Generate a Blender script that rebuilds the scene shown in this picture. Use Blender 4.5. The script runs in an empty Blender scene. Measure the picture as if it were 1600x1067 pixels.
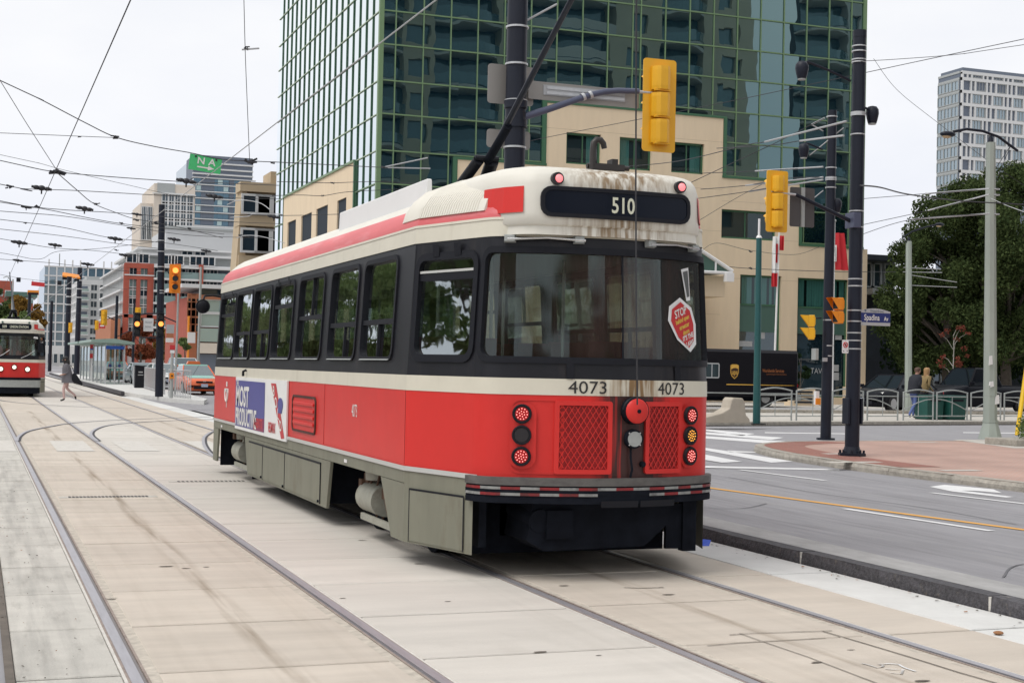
import bpy, bmesh, math, random
from mathutils import Vector, Matrix
R = math.radians
random.seed(7)
SC = bpy.context.scene
COL = SC.collection

# ------------------------------------------------------------------ camera
F_PX, CX, CY, CAM_H = 2250.0, 800.0, 533.5, 1.62
yaw, pitch, roll = R(20.47), R(1.05), R(1.204)
FWD = Vector((math.sin(yaw) * math.cos(pitch), math.cos(yaw) * math.cos(pitch), math.sin(pitch)))
r0 = Vector((math.cos(yaw), -math.sin(yaw), 0))
u0 = r0.cross(FWD)
RIGHT = r0 * math.cos(roll) + u0 * math.sin(roll)
UP = RIGHT.cross(FWD)
CAM = Vector((0, 0, CAM_H))
cd = bpy.data.cameras.new('camera')
cd.sensor_width = 36.0
cd.lens = F_PX * 36.0 / 1600.0
cd.clip_start = 0.1
cd.clip_end = 3000
cam = bpy.data.objects.new('camera', cd)
COL.objects.link(cam)
M = Matrix.Identity(4)
for i in range(3):
    M[i][0], M[i][1], M[i][2], M[i][3] = RIGHT[i], UP[i], -FWD[i], CAM[i]
cam.matrix_world = M
SC.camera = cam

def ray(px, py):
    return FWD + RIGHT * ((px - CX) / F_PX) - UP * ((py - CY) / F_PX)
def at(px, py, Y):            # the point of the plane y = Y seen at a pixel
    d = ray(px, py); return CAM + d * (Y / d.y)
def atx(px, py, X):
    d = ray(px, py); return CAM + d * (X / d.x)
def gnd(px, py, z=0.0):
    d = ray(px, py); return CAM + d * ((z - CAM_H) / d.z)

# ------------------------------------------------------------------ world: bright overcast
W = bpy.data.worlds.new('World'); SC.world = W; W.use_nodes = True
nt = W.node_tree; nt.nodes.clear()
out = nt.nodes.new('ShaderNodeOutputWorld')
bg = nt.nodes.new('ShaderNodeBackground'); bg.inputs['Strength'].default_value = 0.1
sky = nt.nodes.new('ShaderNodeTexSky'); sky.sky_type = 'NISHITA'; sky.sun_disc = False
SUN_EL, SUN_AZ = R(58), R(258)
sky.sun_elevation = SUN_EL; sky.sun_rotation = SUN_AZ; sky.dust_density = 4.0; sky.air_density = 1.0
tc = nt.nodes.new('ShaderNodeTexCoord')
mp = nt.nodes.new('ShaderNodeMapping'); mp.inputs['Scale'].default_value = (1.6, 1.6, 4.5)
nz = nt.nodes.new('ShaderNodeTexNoise'); nz.inputs['Scale'].default_value = 2.2; nz.inputs['Detail'].default_value = 6
sep = nt.nodes.new('ShaderNodeSeparateXYZ')
ramp = nt.nodes.new('ShaderNodeValToRGB')
ramp.color_ramp.elements[0].position = 0.0; ramp.color_ramp.elements[0].color = (0.86, 0.89, 0.975, 1)
ramp.color_ramp.elements[1].position = 0.22; ramp.color_ramp.elements[1].color = (1, 1, 1, 1)
cr = nt.nodes.new('ShaderNodeValToRGB')
cr.color_ramp.elements[0].position = 0.3; cr.color_ramp.elements[0].color = (0.88, 0.90, 0.945, 1)
cr.color_ramp.elements[1].position = 0.6; cr.color_ramp.elements[1].color = (1, 1, 1, 1)
mul = nt.nodes.new('ShaderNodeMixRGB'); mul.blend_type = 'MULTIPLY'; mul.inputs[0].default_value = 1
sc10 = nt.nodes.new('ShaderNodeMixRGB'); sc10.blend_type = 'MULTIPLY'; sc10.inputs[0].default_value = 1
sc10.inputs[2].default_value = (8.9, 8.9, 9.0, 1)
mix = nt.nodes.new('ShaderNodeMixRGB'); mix.inputs[0].default_value = 0.94
L = nt.links.new
L(tc.outputs['Generated'], mp.inputs[0]); L(mp.outputs[0], nz.inputs['Vector']); L(tc.outputs['Generated'], sep.inputs[0])
L(sep.outputs['Z'], ramp.inputs[0]); L(nz.outputs['Fac'], cr.inputs[0])
L(ramp.outputs[0], mul.inputs[1]); L(cr.outputs[0], mul.inputs[2]); L(mul.outputs[0], sc10.inputs[1])
L(sky.outputs[0], mix.inputs[1]); L(sc10.outputs[0], mix.inputs[2]); L(mix.outputs[0], bg.inputs['Color']); L(bg.outputs[0], out.inputs[0])

sd = bpy.data.lights.new('sun', 'SUN'); sd.energy = 1.5; sd.angle = R(34); sd.color = (1.0, 0.965, 0.91)
so = bpy.data.objects.new('sun', sd); COL.objects.link(so)
sdir = Vector((math.sin(SUN_AZ) * math.cos(SUN_EL), math.cos(SUN_AZ) * math.cos(SUN_EL), math.sin(SUN_EL)))
so.rotation_euler = sdir.to_track_quat('Z', 'Y').to_euler()
so.location = (0, 0, 60)
SC.view_settings.view_transform = 'Standard'; SC.view_settings.look = 'None'
SC.view_settings.exposure = 0.22; SC.view_settings.gamma = 1.0
SC.cycles.max_bounces = 8; SC.cycles.transparent_max_bounces = 12
SC.cycles.caustics_reflective = False; SC.cycles.caustics_refractive = False

# ------------------------------------------------------------------ materials
MATS = {}
def mat(name, col, rough=0.6, metal=0.0, var=0.0, vscale=3.0, bump=0.0, bscale=40.0, emit=None, estr=0.0, stretch=(1, 1, 1), dirt=None, spec=0.5, rnd=0.0, coat=0.0):
    m = bpy.data.materials.new(name); m.use_nodes = True
    n = m.node_tree; b = n.nodes['Principled BSDF']
    b.inputs['Base Color'].default_value = (*col, 1); b.inputs['Roughness'].default_value = rough; b.inputs['Metallic'].default_value = metal
    b.inputs['Specular IOR Level'].default_value = spec
    b.inputs['Coat Weight'].default_value = coat; b.inputs['Coat Roughness'].default_value = 0.12
    lk = n.links.new
    if var or bump or dirt:
        g = n.nodes.new('ShaderNodeNewGeometry')
        mpn = n.nodes.new('ShaderNodeMapping'); mpn.inputs['Scale'].default_value = stretch
        lk(g.outputs['Position'], mpn.inputs[0])
    last = None
    if var:
        t = n.nodes.new('ShaderNodeTexNoise'); t.inputs['Scale'].default_value = vscale; t.inputs['Detail'].default_value = 7; t.inputs['Roughness'].default_value = 0.62
        lk(mpn.outputs[0], t.inputs['Vector'])
        mr = n.nodes.new('ShaderNodeMapRange'); mr.inputs[1].default_value = 0.25; mr.inputs[2].default_value = 0.75
        mr.inputs[3].default_value = 1 - var; mr.inputs[4].default_value = 1 + var
        lk(t.outputs['Fac'], mr.inputs[0])
        x = n.nodes.new('ShaderNodeMixRGB'); x.blend_type = 'MULTIPLY'; x.inputs[0].default_value = 1; x.inputs[1].default_value = (*col, 1)
        lk(mr.outputs[0], x.inputs[2]); last = x.outputs[0]
    if dirt:                                   # (colour, noise scale, stretch, threshold, strength)
        dc, ds, dst, th, st = dirt
        m2 = n.nodes.new('ShaderNodeMapping'); m2.inputs['Scale'].default_value = dst; lk(g.outputs['Position'], m2.inputs[0])
        t2 = n.nodes.new('ShaderNodeTexNoise'); t2.inputs['Scale'].default_value = ds; t2.inputs['Detail'].default_value = 8; t2.inputs['Roughness'].default_value = 0.65
        lk(m2.outputs[0], t2.inputs['Vector'])
        r2 = n.nodes.new('ShaderNodeMapRange'); r2.inputs[1].default_value = th; r2.inputs[2].default_value = th + 0.22; r2.inputs[3].default_value = 0; r2.inputs[4].default_value = st
        lk(t2.outputs['Fac'], r2.inputs[0])
        x2 = n.nodes.new('ShaderNodeMixRGB'); x2.inputs[1].default_value = (*col, 1); x2.inputs[2].default_value = (*dc, 1)
        if last: lk(last, x2.inputs[1])
        lk(r2.outputs[0], x2.inputs[0]); last = x2.outputs[0]
    if rnd:
        oi = n.nodes.new('ShaderNodeObjectInfo')
        r3 = n.nodes.new('ShaderNodeMapRange'); r3.inputs[3].default_value = 1 - rnd; r3.inputs[4].default_value = 1 + rnd
        lk(oi.outputs['Random'], r3.inputs[0])
        x3 = n.nodes.new('ShaderNodeMixRGB'); x3.blend_type = 'MULTIPLY'; x3.inputs[0].default_value = 1; x3.inputs[1].default_value = (*col, 1)
        if last: lk(last, x3.inputs[1])
        lk(r3.outputs[0], x3.inputs[2]); last = x3.outputs[0]
    if last: lk(last, b.inputs['Base Color'])
    if bump:
        t4 = n.nodes.new('ShaderNodeTexNoise'); t4.inputs['Scale'].default_value = bscale; t4.inputs['Detail'].default_value = 5
        lk(mpn.outputs[0], t4.inputs['Vector'])
        bp = n.nodes.new('ShaderNodeBump'); bp.inputs['Strength'].default_value = bump; bp.inputs['Distance'].default_value = 0.02
        lk(t4.outputs['Fac'], bp.inputs['Height']); lk(bp.outputs[0], b.inputs['Normal'])
    if emit:
        b.inputs['Emission Color'].default_value = (*emit, 1); b.inputs['Emission Strength'].default_value = estr
    MATS[name] = m
    return m

def glass_mat(name, tint, base, lo, hi, power=1.6, see=0.0, wob=0.0, wscale=1.0, rough=0.015):
    """coated glazing: reflectance rises from lo (face on) to hi (grazing); the rest is a dark room or is seen through"""
    m = bpy.data.materials.new(name); m.use_nodes = True
    n = m.node_tree; n.nodes.clear(); lk = n.links.new
    o = n.nodes.new('ShaderNodeOutputMaterial')
    lw = n.nodes.new('ShaderNodeLayerWeight'); lw.inputs['Blend'].default_value = 0.5
    pw = n.nodes.new('ShaderNodeMath'); pw.operation = 'POWER'; pw.inputs[1].default_value = power
    mr = n.nodes.new('ShaderNodeMapRange'); mr.inputs[3].default_value = lo; mr.inputs[4].default_value = hi
    lk(lw.outputs['Facing'], pw.inputs[0]); lk(pw.outputs[0], mr.inputs[0])
    tm = n.nodes.new('ShaderNodeMixRGB'); tm.inputs[1].default_value = (*tint, 1); tm.inputs[2].default_value = (0.93, 0.975, 1.0, 1); tq = n.nodes.new('ShaderNodeMath'); tq.operation = 'POWER'; tq.inputs[1].default_value = 2.2; lk(lw.outputs['Facing'], tq.inputs[0]); tz = n.nodes.new('ShaderNodeMath'); tz.operation = 'MULTIPLY'; tz.inputs[1].default_value = 1.7; tz.use_clamp = True; lk(tq.outputs[0], tz.inputs[0]); lk(tz.outputs[0], tm.inputs[0])
    gl = n.nodes.new('ShaderNodeBsdfGlossy'); lk(tm.outputs[0], gl.inputs['Color']); gl.inputs['Roughness'].default_value = rough
    if see > 0:
        tr = n.nodes.new('ShaderNodeBsdfTransparent'); tr.inputs['Color'].default_value = (*base, 1)
        under = tr
    else:
        under = n.nodes.new('ShaderNodeBsdfDiffuse'); under.inputs['Color'].default_value = (*base, 1)
    mx = n.nodes.new('ShaderNodeMixShader'); lk(mr.outputs[0], mx.inputs[0]); lk(under.outputs[0], mx.inputs[1]); lk(gl.outputs[0], mx.inputs[2]); lk(mx.outputs[0], o.inputs[0])
    if wob:
        g = n.nodes.new('ShaderNodeNewGeometry'); t = n.nodes.new('ShaderNodeTexNoise'); t.inputs['Scale'].default_value = wscale; t.inputs['Detail'].default_value = 2
        lk(g.outputs['Position'], t.inputs['Vector'])
        bp = n.nodes.new('ShaderNodeBump'); bp.inputs['Strength'].default_value = wob; bp.inputs['Distance'].default_value = 0.05
        lk(t.outputs['Fac'], bp.inputs['Height']); lk(bp.outputs[0], gl.inputs['Normal'])
    MATS[name] = m
    return m

mat('concrete_tan', (0.55, 0.49, 0.42), 0.85, var=0.13, vscale=1.3, bump=0.25, bscale=60, stretch=(0.5, 2.2, 1), dirt=((0.43, 0.36, 0.285), 1.1, (2.2, 0.25, 1), 0.52, 0.35), rnd=0.05)
mat('concrete_pale', (0.58, 0.545, 0.495), 0.85, var=0.10, vscale=1.5, bump=0.25, bscale=60, stretch=(0.5, 2.0, 1), dirt=((0.36, 0.33, 0.29), 1.4, (1, 0.5, 1), 0.56, 0.35), rnd=0.05)
mat('concrete_side', (0.52, 0.50, 0.455), 0.88, var=0.16, vscale=2.2, bump=0.3, bscale=60, dirt=((0.26, 0.245, 0.215), 3.2, (2.2, 0.35, 1), 0.54, 0.7), rnd=0.04)
mat('concrete_white', (0.63, 0.63, 0.61), 0.85, var=0.10, vscale=2.5, bump=0.2, bscale=60, rnd=0.04)
mat('joint', (0.14, 0.12, 0.10), 0.95, var=0.3, vscale=6)
mat('asphalt', (0.30, 0.295, 0.31), 0.9, var=0.13, vscale=2.0, bump=0.5, bscale=160, stretch=(2.2, 0.35, 1), dirt=((0.37, 0.365, 0.36), 1.2, (1.5, 0.2, 1), 0.55, 0.6))
mat('asphalt_edge', (0.37, 0.365, 0.36), 0.9, var=0.18, vscale=5.0, bump=0.4, bscale=120, stretch=(1.5, 0.6, 1))
mat('granite', (0.075, 0.072, 0.08), 0.75, var=0.55, vscale=26, bump=0.8, bscale=45, dirt=((0.25, 0.21, 0.16), 16, (1, 1, 1), 0.58, 0.7), rnd=0.12)
mat('kerb_concrete', (0.37, 0.345, 0.30), 0.9, var=0.3, vscale=9, bump=0.7, bscale=40, dirt=((0.17, 0.15, 0.13), 7, (1, 1, 2), 0.54, 0.6), rnd=0.08)
mat('road_white', (0.70, 0.70, 0.70), 0.75, var=0.1, vscale=6, dirt=((0.36, 0.36, 0.37), 14, (1, 1, 1), 0.60, 0.8))
mat('road_worn', (0.60, 0.575, 0.53), 0.8, var=0.1, vscale=5, dirt=((0.46, 0.42, 0.36), 9, (1, 1, 1), 0.5, 0.8))
mat('road_yellow', (0.70, 0.36, 0.075), 0.75, var=0.1, vscale=6, dirt=((0.35, 0.27, 0.19), 16, (1, 1, 1), 0.62, 0.7))
mat('rail_steel', (0.40, 0.39, 0.415), 0.42, metal=0.45, var=0.15, vscale=8, stretch=(4, 0.3, 1))
mat('rail_groove_pale', (0.25, 0.235, 0.235), 0.9)
mat('rail_rust', (0.30, 0.245, 0.215), 0.75, metal=0.1, var=0.3, vscale=12)
mat('rail_groove', (0.06, 0.058, 0.066), 0.9)
mat('rail_seal', (0.49, 0.445, 0.38), 0.9, var=0.3, vscale=14)
mat('mortar_white', (0.62, 0.595, 0.55), 0.9, var=0.15, vscale=14, bump=0.6, bscale=50)
mat('cast_iron', (0.055, 0.05, 0.05), 0.7, metal=0.5, var=0.3, vscale=20)
mat('tan_wall', (0.77, 0.625, 0.445), 0.85, var=0.055, vscale=1.2, stretch=(2.0, 2.0, 0.35), bump=0.08, bscale=80, dirt=((0.42, 0.32, 0.2), 1.3, (1.6, 1.6, 0.12), 0.60, 0.4))
mat('mullion_green', (0.17, 0.27, 0.14), 0.45, metal=0.2)
mat('mullion_pale', (0.42, 0.52, 0.36), 0.45)
mat('frame_green', (0.05, 0.14, 0.075), 0.5)
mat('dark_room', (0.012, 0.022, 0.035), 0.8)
mat('blind_teal', (0.16, 0.35, 0.33), 0.7)
mat('spandrel_green', (0.07, 0.14, 0.115), 0.35)
mat('shop_dark', (0.012, 0.018, 0.032), 0.35)
mat('pole_black', (0.010, 0.013, 0.024), 0.45, var=0.15, vscale=4, spec=0.3)
mat('pole_green', (0.012, 0.085, 0.085), 0.45, var=0.12, vscale=4)
mat('pole_grey', (0.33, 0.37, 0.33), 0.75, var=0.10, vscale=3, stretch=(1, 1, 0.3), dirt=((0.2, 0.21, 0.19), 5, (1, 1, 0.2), 0.58, 0.5))
mat('galv', (0.52, 0.53, 0.54), 0.45, metal=0.55, var=0.12, vscale=12)
mat('galv_dull', (0.38, 0.40, 0.39), 0.6, metal=0.25, var=0.12, vscale=8)
mat('signal_yellow', (0.80, 0.42, 0.012), 0.42, var=0.04, vscale=5)
mat('signal_orange', (0.80, 0.26, 0.012), 0.45, var=0.05, vscale=5)
mat('lens_dark', (0.015, 0.016, 0.02), 0.2)
mat('lens_red_lit', (0.9, 0.1, 0.03), 0.3, emit=(1.0, 0.15, 0.02), estr=1.6)
mat('lens_orange_lit', (0.9, 0.3, 0.05), 0.3, emit=(1.0, 0.30, 0.06), estr=1.8)
mat('sign_back', (0.30, 0.285, 0.265), 0.55, metal=0.15, var=0.05, vscale=3)
mat('sign_white', (0.78, 0.78, 0.78), 0.5)
mat('sign_blue', (0.014, 0.028, 0.15), 0.45)
mat('sign_green', (0.06, 0.50, 0.17), 0.5)
mat('sign_red', (0.55, 0.03, 0.035), 0.45)
mat('sign_grey', (0.42, 0.43, 0.44), 0.5)
mat('black', (0.008, 0.009, 0.014), 0.5, spec=0.25)
mat('rubber', (0.009, 0.010, 0.015), 0.6, spec=0.25)
mat('wire_dark', (0.035, 0.036, 0.042), 0.6)
mat('wire_light', (0.42, 0.43, 0.44), 0.5)
mat('insulator', (0.02, 0.02, 0.026), 0.5)
mat('brick_paving', (0.44, 0.275, 0.225), 0.9, var=0.14, vscale=3, bump=0.2, bscale=60)
mat('brick_paving_red', (0.31, 0.12, 0.085), 0.85, var=0.2, vscale=14, bump=0.5, bscale=50)
mat('paving_pale', (0.50, 0.475, 0.43), 0.9, var=0.12, vscale=2)

# brick pattern colour for the corner pavement
def brickify(m, c1, c2, mort, sc, rot=0.0, z=False):
    n = m.node_tree; b = n.nodes['Principled BSDF']; lk = n.links.new
    g = n.nodes.new('ShaderNodeNewGeometry'); mp_ = n.nodes.new('ShaderNodeMapping'); mp_.inputs['Rotation'].default_value = (R(90) if z else 0, 0, rot)
    lk(g.outputs['Position'], mp_.inputs[0])
    bt = n.nodes.new('ShaderNodeTexBrick'); bt.inputs['Scale'].default_value = sc; bt.inputs['Color1'].default_value = (*c1, 1); bt.inputs['Color2'].default_value = (*c2, 1); bt.inputs['Mortar'].default_value = (*mort, 1)
    bt.inputs['Mortar Size'].default_value = 0.02
    lk(mp_.outputs[0], bt.inputs['Vector'])
    t = n.nodes.new('ShaderNodeTexNoise'); t.inputs['Scale'].default_value = 0.8; t.inputs['Detail'].default_value = 5; lk(g.outputs['Position'], t.inputs['Vector'])
    mr = n.nodes.new('ShaderNodeMapRange'); mr.inputs[1].default_value = 0.3; mr.inputs[2].default_value = 0.7; mr.inputs[3].default_value = 0.86; mr.inputs[4].default_value = 1.12; lk(t.outputs['Fac'], mr.inputs[0])
    x = n.nodes.new('ShaderNodeMixRGB'); x.blend_type = 'MULTIPLY'; x.inputs[0].default_value = 1; lk(bt.outputs[0], x.inputs[1]); lk(mr.outputs[0], x.inputs[2]); lk(x.outputs[0], b.inputs['Base Color'])
brickify(MATS['brick_paving'], (0.46, 0.28, 0.225), (0.41, 0.26, 0.215), (0.40, 0.34, 0.30), 4.2)
brickify(MATS['brick_paving_red'], (0.30, 0.105, 0.075), (0.25, 0.10, 0.08), (0.32, 0.22, 0.18), 6.0)

# ------------------------------------------------------------------ mesh helpers
class MB:
    def __init__(s): s.v = []; s.f = []; s.m = []
    def add(s, vs, fs, mi=0):
        o = len(s.v); s.v += [tuple(v) for v in vs]; s.f += [tuple(i + o for i in f) for f in fs]; s.m += [mi] * len(fs); return s
    def box(s, a, b, mi=0):
        (x0, y0, z0), (x1, y1, z1) = a, b
        return s.add([(x0, y0, z0), (x1, y0, z0), (x1, y1, z0), (x0, y1, z0), (x0, y0, z1), (x1, y0, z1), (x1, y1, z1), (x0, y1, z1)],
                     [(0, 3, 2, 1), (4, 5, 6, 7), (0, 1, 5, 4), (1, 2, 6, 5), (2, 3, 7, 6), (3, 0, 4, 7)], mi)
    def cbox(s, c, d, mi=0):
        return s.box((c[0] - d[0] / 2, c[1] - d[1] / 2, c[2] - d[2] / 2), (c[0] + d[0] / 2, c[1] + d[1] / 2, c[2] + d[2] / 2), mi)
    def cyl(s, p0, p1, r0, r1=None, n=12, mi=0, caps=True):
        if r1 is None: r1 = r0
        p0, p1 = Vector(p0), Vector(p1); d = (p1 - p0)
        if d.length < 1e-6: return s
        d.normalize(); a = d.orthogonal().normalized(); b = d.cross(a)
        vs = []
        for p, r in ((p0, r0), (p1, r1)):
            for i in range(n):
                t = 2 * math.pi * i / n; vs.append(p + (a * math.cos(t) + b * math.sin(t)) * r)
        fs = [(i, (i + 1) % n, n + (i + 1) % n, n + i) for i in range(n)]
        if caps: fs += [tuple(reversed(range(n))), tuple(range(n, 2 * n))]
        return s.add(vs, fs, mi)
    def tube(s, pts, r, n=8, mi=0):
        pts = [Vector(p) for p in pts]
        rs = r if isinstance(r, (list, tuple)) else [r] * len(pts)
        vs = []; prev = None
        for i, p in enumerate(pts):
            d = (pts[min(i + 1, len(pts) - 1)] - pts[max(i - 1, 0)]).normalized()
            a = d.orthogonal().normalized() if prev is None else (prev - d * prev.dot(d)).normalized()
            prev = a; b = d.cross(a)
            for k in range(n):
                t = 2 * math.pi * k / n; vs.append(p + (a * math.cos(t) + b * math.sin(t)) * rs[i])
        fs = []
        for i in range(len(pts) - 1):
            for k in range(n): fs.append((i * n + k, i * n + (k + 1) % n, (i + 1) * n + (k + 1) % n, (i + 1) * n + k))
        fs += [tuple(reversed(range(n))), tuple(range((len(pts) - 1) * n, len(pts) * n))]
        return s.add(vs, fs, mi)
    def prism(s, poly, off, mi=0):         # poly: 3-D ring, off: extrusion vector
        n = len(poly); off = Vector(off)
        vs = [Vector(p) for p in poly] + [Vector(p) + off for p in poly]
        return s.add(vs, [tuple(reversed(range(n))), tuple(range(n, 2 * n))] + [(i, (i + 1) % n, n + (i + 1) % n, n + i) for i in range(n)], mi)
    def loft(s, rings, mi=0, caps=True, closed=True):
        n = len(rings[0]); vs = [p for r in rings for p in r]; fs = []
        for i in range(len(rings) - 1):
            for k in range(n if closed else n - 1):
                fs.append((i * n + k, i * n + (k + 1) % n, (i + 1) * n + (k + 1) % n, (i + 1) * n + k))
        if caps: fs += [tuple(reversed(range(n))), tuple(range((len(rings) - 1) * n, len(rings) * n))]
        return s.add(vs, fs, mi)
    def sphere(s, c, r, nu=12, nv=8, mi=0):
        if not isinstance(r, (tuple, list)): r = (r, r, r)
        vs = [(c[0], c[1], c[2] - r[2])]
        for j in range(1, nv):
            ph = -math.pi / 2 + math.pi * j / nv
            for i in range(nu):
                t = 2 * math.pi * i / nu; vs.append((c[0] + r[0] * math.cos(ph) * math.cos(t), c[1] + r[1] * math.cos(ph) * math.sin(t), c[2] + r[2] * math.sin(ph)))
        vs.append((c[0], c[1], c[2] + r[2])); fs = []
        for i in range(nu): fs.append((0, 1 + (i + 1) % nu, 1 + i))
        for j in range(nv - 2):
            for i in range(nu):
                a = 1 + j * nu; fs.append((a + i, a + (i + 1) % nu, a + nu + (i + 1) % nu, a + nu + i))
        l = len(vs) - 1; a = 1 + (nv - 2) * nu
        for i in range(nu): fs.append((a + i, a + (i + 1) % nu, l))
        return s.add(vs, fs, mi)
    def map(s, fn):
        s.v = [tuple(fn(*v)) for v in s.v]; return s
    def mesh(s, name, mats, smooth=None):
        me = bpy.data.meshes.new(name); me.from_pydata(s.v, [], s.f)
        if not isinstance(mats, (list, tuple)): mats = [mats]
        for m in mats: me.materials.append(MATS[m] if isinstance(m, str) else m)
        if len(mats) > 1: me.polygons.foreach_set('material_index', s.m)
        if smooth is not None:
            me.polygons.foreach_set('use_smooth', [True] * len(me.polygons)); me.update()
            me.set_sharp_from_angle(angle=R(smooth))
        me.update()
        return me
    def build(s, name, mats, parent=None, smooth=None, loc=(0, 0, 0), rot=None, bevel=0.0):
        o = bpy.data.objects.new(name, s.mesh(name, mats, smooth)); COL.objects.link(o); o.location = loc
        if rot: o.rotation_euler = rot
        if parent: o.parent = parent
        if bevel:
            b = o.modifiers.new('bevel', 'BEVEL'); b.width = bevel; b.segments = 2; b.limit_method = 'ANGLE'; b.angle_limit = R(40)
        return o

def tag(o, label=None, cat=None, group=None, kind=None):
    if label: o['label'] = label
    if cat: o['category'] = cat
    if group: o['group'] = group
    if kind: o['kind'] = kind
    return o
def thing(name, label, cat, loc=(0, 0, 0), rotz=0.0, group=None):
    o = bpy.data.objects.new(name, None); COL.objects.link(o); o.location = loc; o.rotation_euler = (0, 0, rotz)
    o.empty_display_size = 0.2
    return tag(o, label, cat, group)
def inst(name, me, parent=None, loc=(0, 0, 0), rot=None, scale=None):
    o = bpy.data.objects.new(name, me); COL.objects.link(o); o.location = loc
    if rot: o.rotation_euler = rot
    if scale: o.scale = scale
    if parent: o.parent = parent
    return o
def copy_tree(o, parent=None):
    kids = list(o.children)
    c = o.copy(); COL.objects.link(c); c.parent = parent
    for k in kids: copy_tree(k, c)
    return c

_txt = {}
def text_mesh(body, size, extrude=0.0, sx=1.0, spacing=1.0, bold=0.0, center=True):
    """glyph outlines as plain (x, y) geometry, x to the right, y up"""
    cu = bpy.data.curves.new('lettering', 'FONT'); cu.body = body; cu.size = size; cu.extrude = extrude; cu.offset = bold; cu.space_character = spacing
    cu.resolution_u = 3
    if center: cu.align_x = 'CENTER'; cu.align_y = 'CENTER'
    o = bpy.data.objects.new('lettering', cu); COL.objects.link(o)
    dg = bpy.context.evaluated_depsgraph_get(); dg.update()
    me = bpy.data.meshes.new_from_object(o.evaluated_get(dg))
    vs = [(v.co.x * sx, v.co.y, v.co.z) for v in me.vertices]; fs = [tuple(p.vertices) for p in me.polygons]
    bpy.data.objects.remove(o); bpy.data.curves.remove(cu); bpy.data.meshes.remove(me)
    return vs, fs
def lettering(name, body, size, material, fn, parent=None, sx=1.0, spacing=1.0, bold=0.0, center=True):
    vs, fs = text_mesh(body, size, 0, sx, spacing, bold, center)
    b = MB(); b.add([fn(x, y) for x, y, z in vs], fs)
    return b.build(name, material, parent)
# ================================================================== ground
RZ = 0.10                                   # carriageway level beside the sunken track bed
def sheet(name, poly, z, material, parent=None, kind='structure', thick=0.0):
    b = MB()
    if thick: b.prism([(x, y, z - thick) for x, y in poly], (0, 0, thick))
    else: b.add([(x, y, z) for x, y in poly], [tuple(range(len(poly)))])
    o = b.build(name, material, parent)
    if not parent: tag(o, kind=kind)
    return o
mat('ground_far', (0.40, 0.385, 0.36), 0.9, var=0.15, vscale=0.5)
sheet('ground', [(-900, -300), (900, -300), (900, 1600), (-900, 1600)], -0.08, 'ground_far')

bed = sheet('track_bed', [(0.22, -6), (6.70, -6), (6.70, 66), (0.22, 66)], -0.03, 'joint')
RAILS = (0.815, 2.31, 3.87, 5.365)
# concrete slabs, one object each: (x0, x1, material, joint pitch, first joint)
COLS = [(0.24, 0.752, 'concrete_side', 1.37), (0.94, 2.185, 'concrete_tan', 1.37), (2.375, 3.805, 'concrete_pale', 1.37), (3.995, 5.24, 'concrete_tan', 1.44),
        (5.43, 6.055, 'concrete_tan', 2.52), (6.065, 6.655, 'concrete_white', 2.52)]
for x0, x1, mt, pitch_ in COLS:
    y = 7.66 - 4 * pitch_
    while y < 64:
        p = pitch_ * (1.0 if y < 30 else 2.0)
        b = MB(); w = (x1 - x0) / 2; h = p / 2 - 0.017
        # top slightly chamfered so the joints read
        c = 0.006
        ring = lambda i, z: [(-w + i, -h + i, z), (w - i, -h + i, z), (w - i, h - i, z), (-w + i, h - i, z)]
        b.loft([ring(0, -0.07), ring(0, -c), ring(c, 0)])
        b.build('concrete_slab', mt, bed, loc=((x0 + x1) / 2, y + p / 2, random.uniform(-0.002, 0.002)))
        y += p
sheet('track_verge', [(-0.5, 66), (6.2, 66), (6.2, 400), (-0.5, 400)], -0.012, 'concrete_pale')
sheet('side_street', [(0.22, -6), (0.22, 400), (-14, 400), (-14, -6)], -0.004, 'asphalt')
b = MB(); b.box((0.19, -6, -0.06), (0.235, 60, 0.004)); tag(b.build('kerb_edge', 'joint'), kind='structure')

# rails
def rail_thing(pts, label, inner, group='tram rails set in concrete'):
    t = thing('tram_rail', label, 'rail', (0, 0, 0), 0, group)
    P = [Vector((x, y, 0)) for x, y in pts]
    def strip(name, m, a, bb, z0, z1):
        vs = []; fs = []
        for i, p in enumerate(P):
            d = (P[min(i + 1, len(P) - 1)] - P[max(i - 1, 0)]).normalized(); nrm = Vector((d.y, -d.x, 0)) * inner
            for off_, z in ((a, z0), (a, z1), (bb, z1), (bb, z0)):
                q = p + nrm * off_; vs.append((q.x, q.y, z))
        for i in range(len(P) - 1):
            for k in range(4): fs.append((i * 4 + k, i * 4 + (k + 1) % 4, i * 4 + 4 + (k + 1) % 4, i * 4 + 4 + k))
        fs += [(3, 2, 1, 0), tuple(len(P) * 4 - 4 + k for k in range(4))]
        m_ = MB().add(vs, fs).build(name, m, t)
        return m_
    strip('rail_head', 'rail_steel', -0.030, 0.028, -0.06, 0.004)
    strip('groove', 'rail_groove_pale' if pts[0][0] < 2.5 else 'rail_groove', 0.028, 0.052, -0.06, -0.012)
    strip('guard_lip', 'rail_rust', 0.052, 0.066, -0.06, 0.002)
    strip('rust_edge', 'rail_rust', -0.043, -0.030, -0.06, -0.0005)
    strip('mortar_edge', 'mortar_white', -0.060, -0.043, -0.06, -0.002)
    strip('seal_edge', 'rail_seal', 0.066, 0.130, -0.06, -0.004)
    return t
ys = [-5, 4, 8, 14, 22, 32, 50, 90, 180, 400]
rail_thing([(RAILS[0], y) for y in ys], 'leftmost straight steel tram rail beside the grey gutter', 1)
rail_thing([(RAILS[1], y) for y in ys], 'straight steel tram rail, right one of the left track', -1)
rail_thing([(RAILS[2], y) for y in ys], 'straight tram rail running under the left wheels of the near streetcar', 1)
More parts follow.
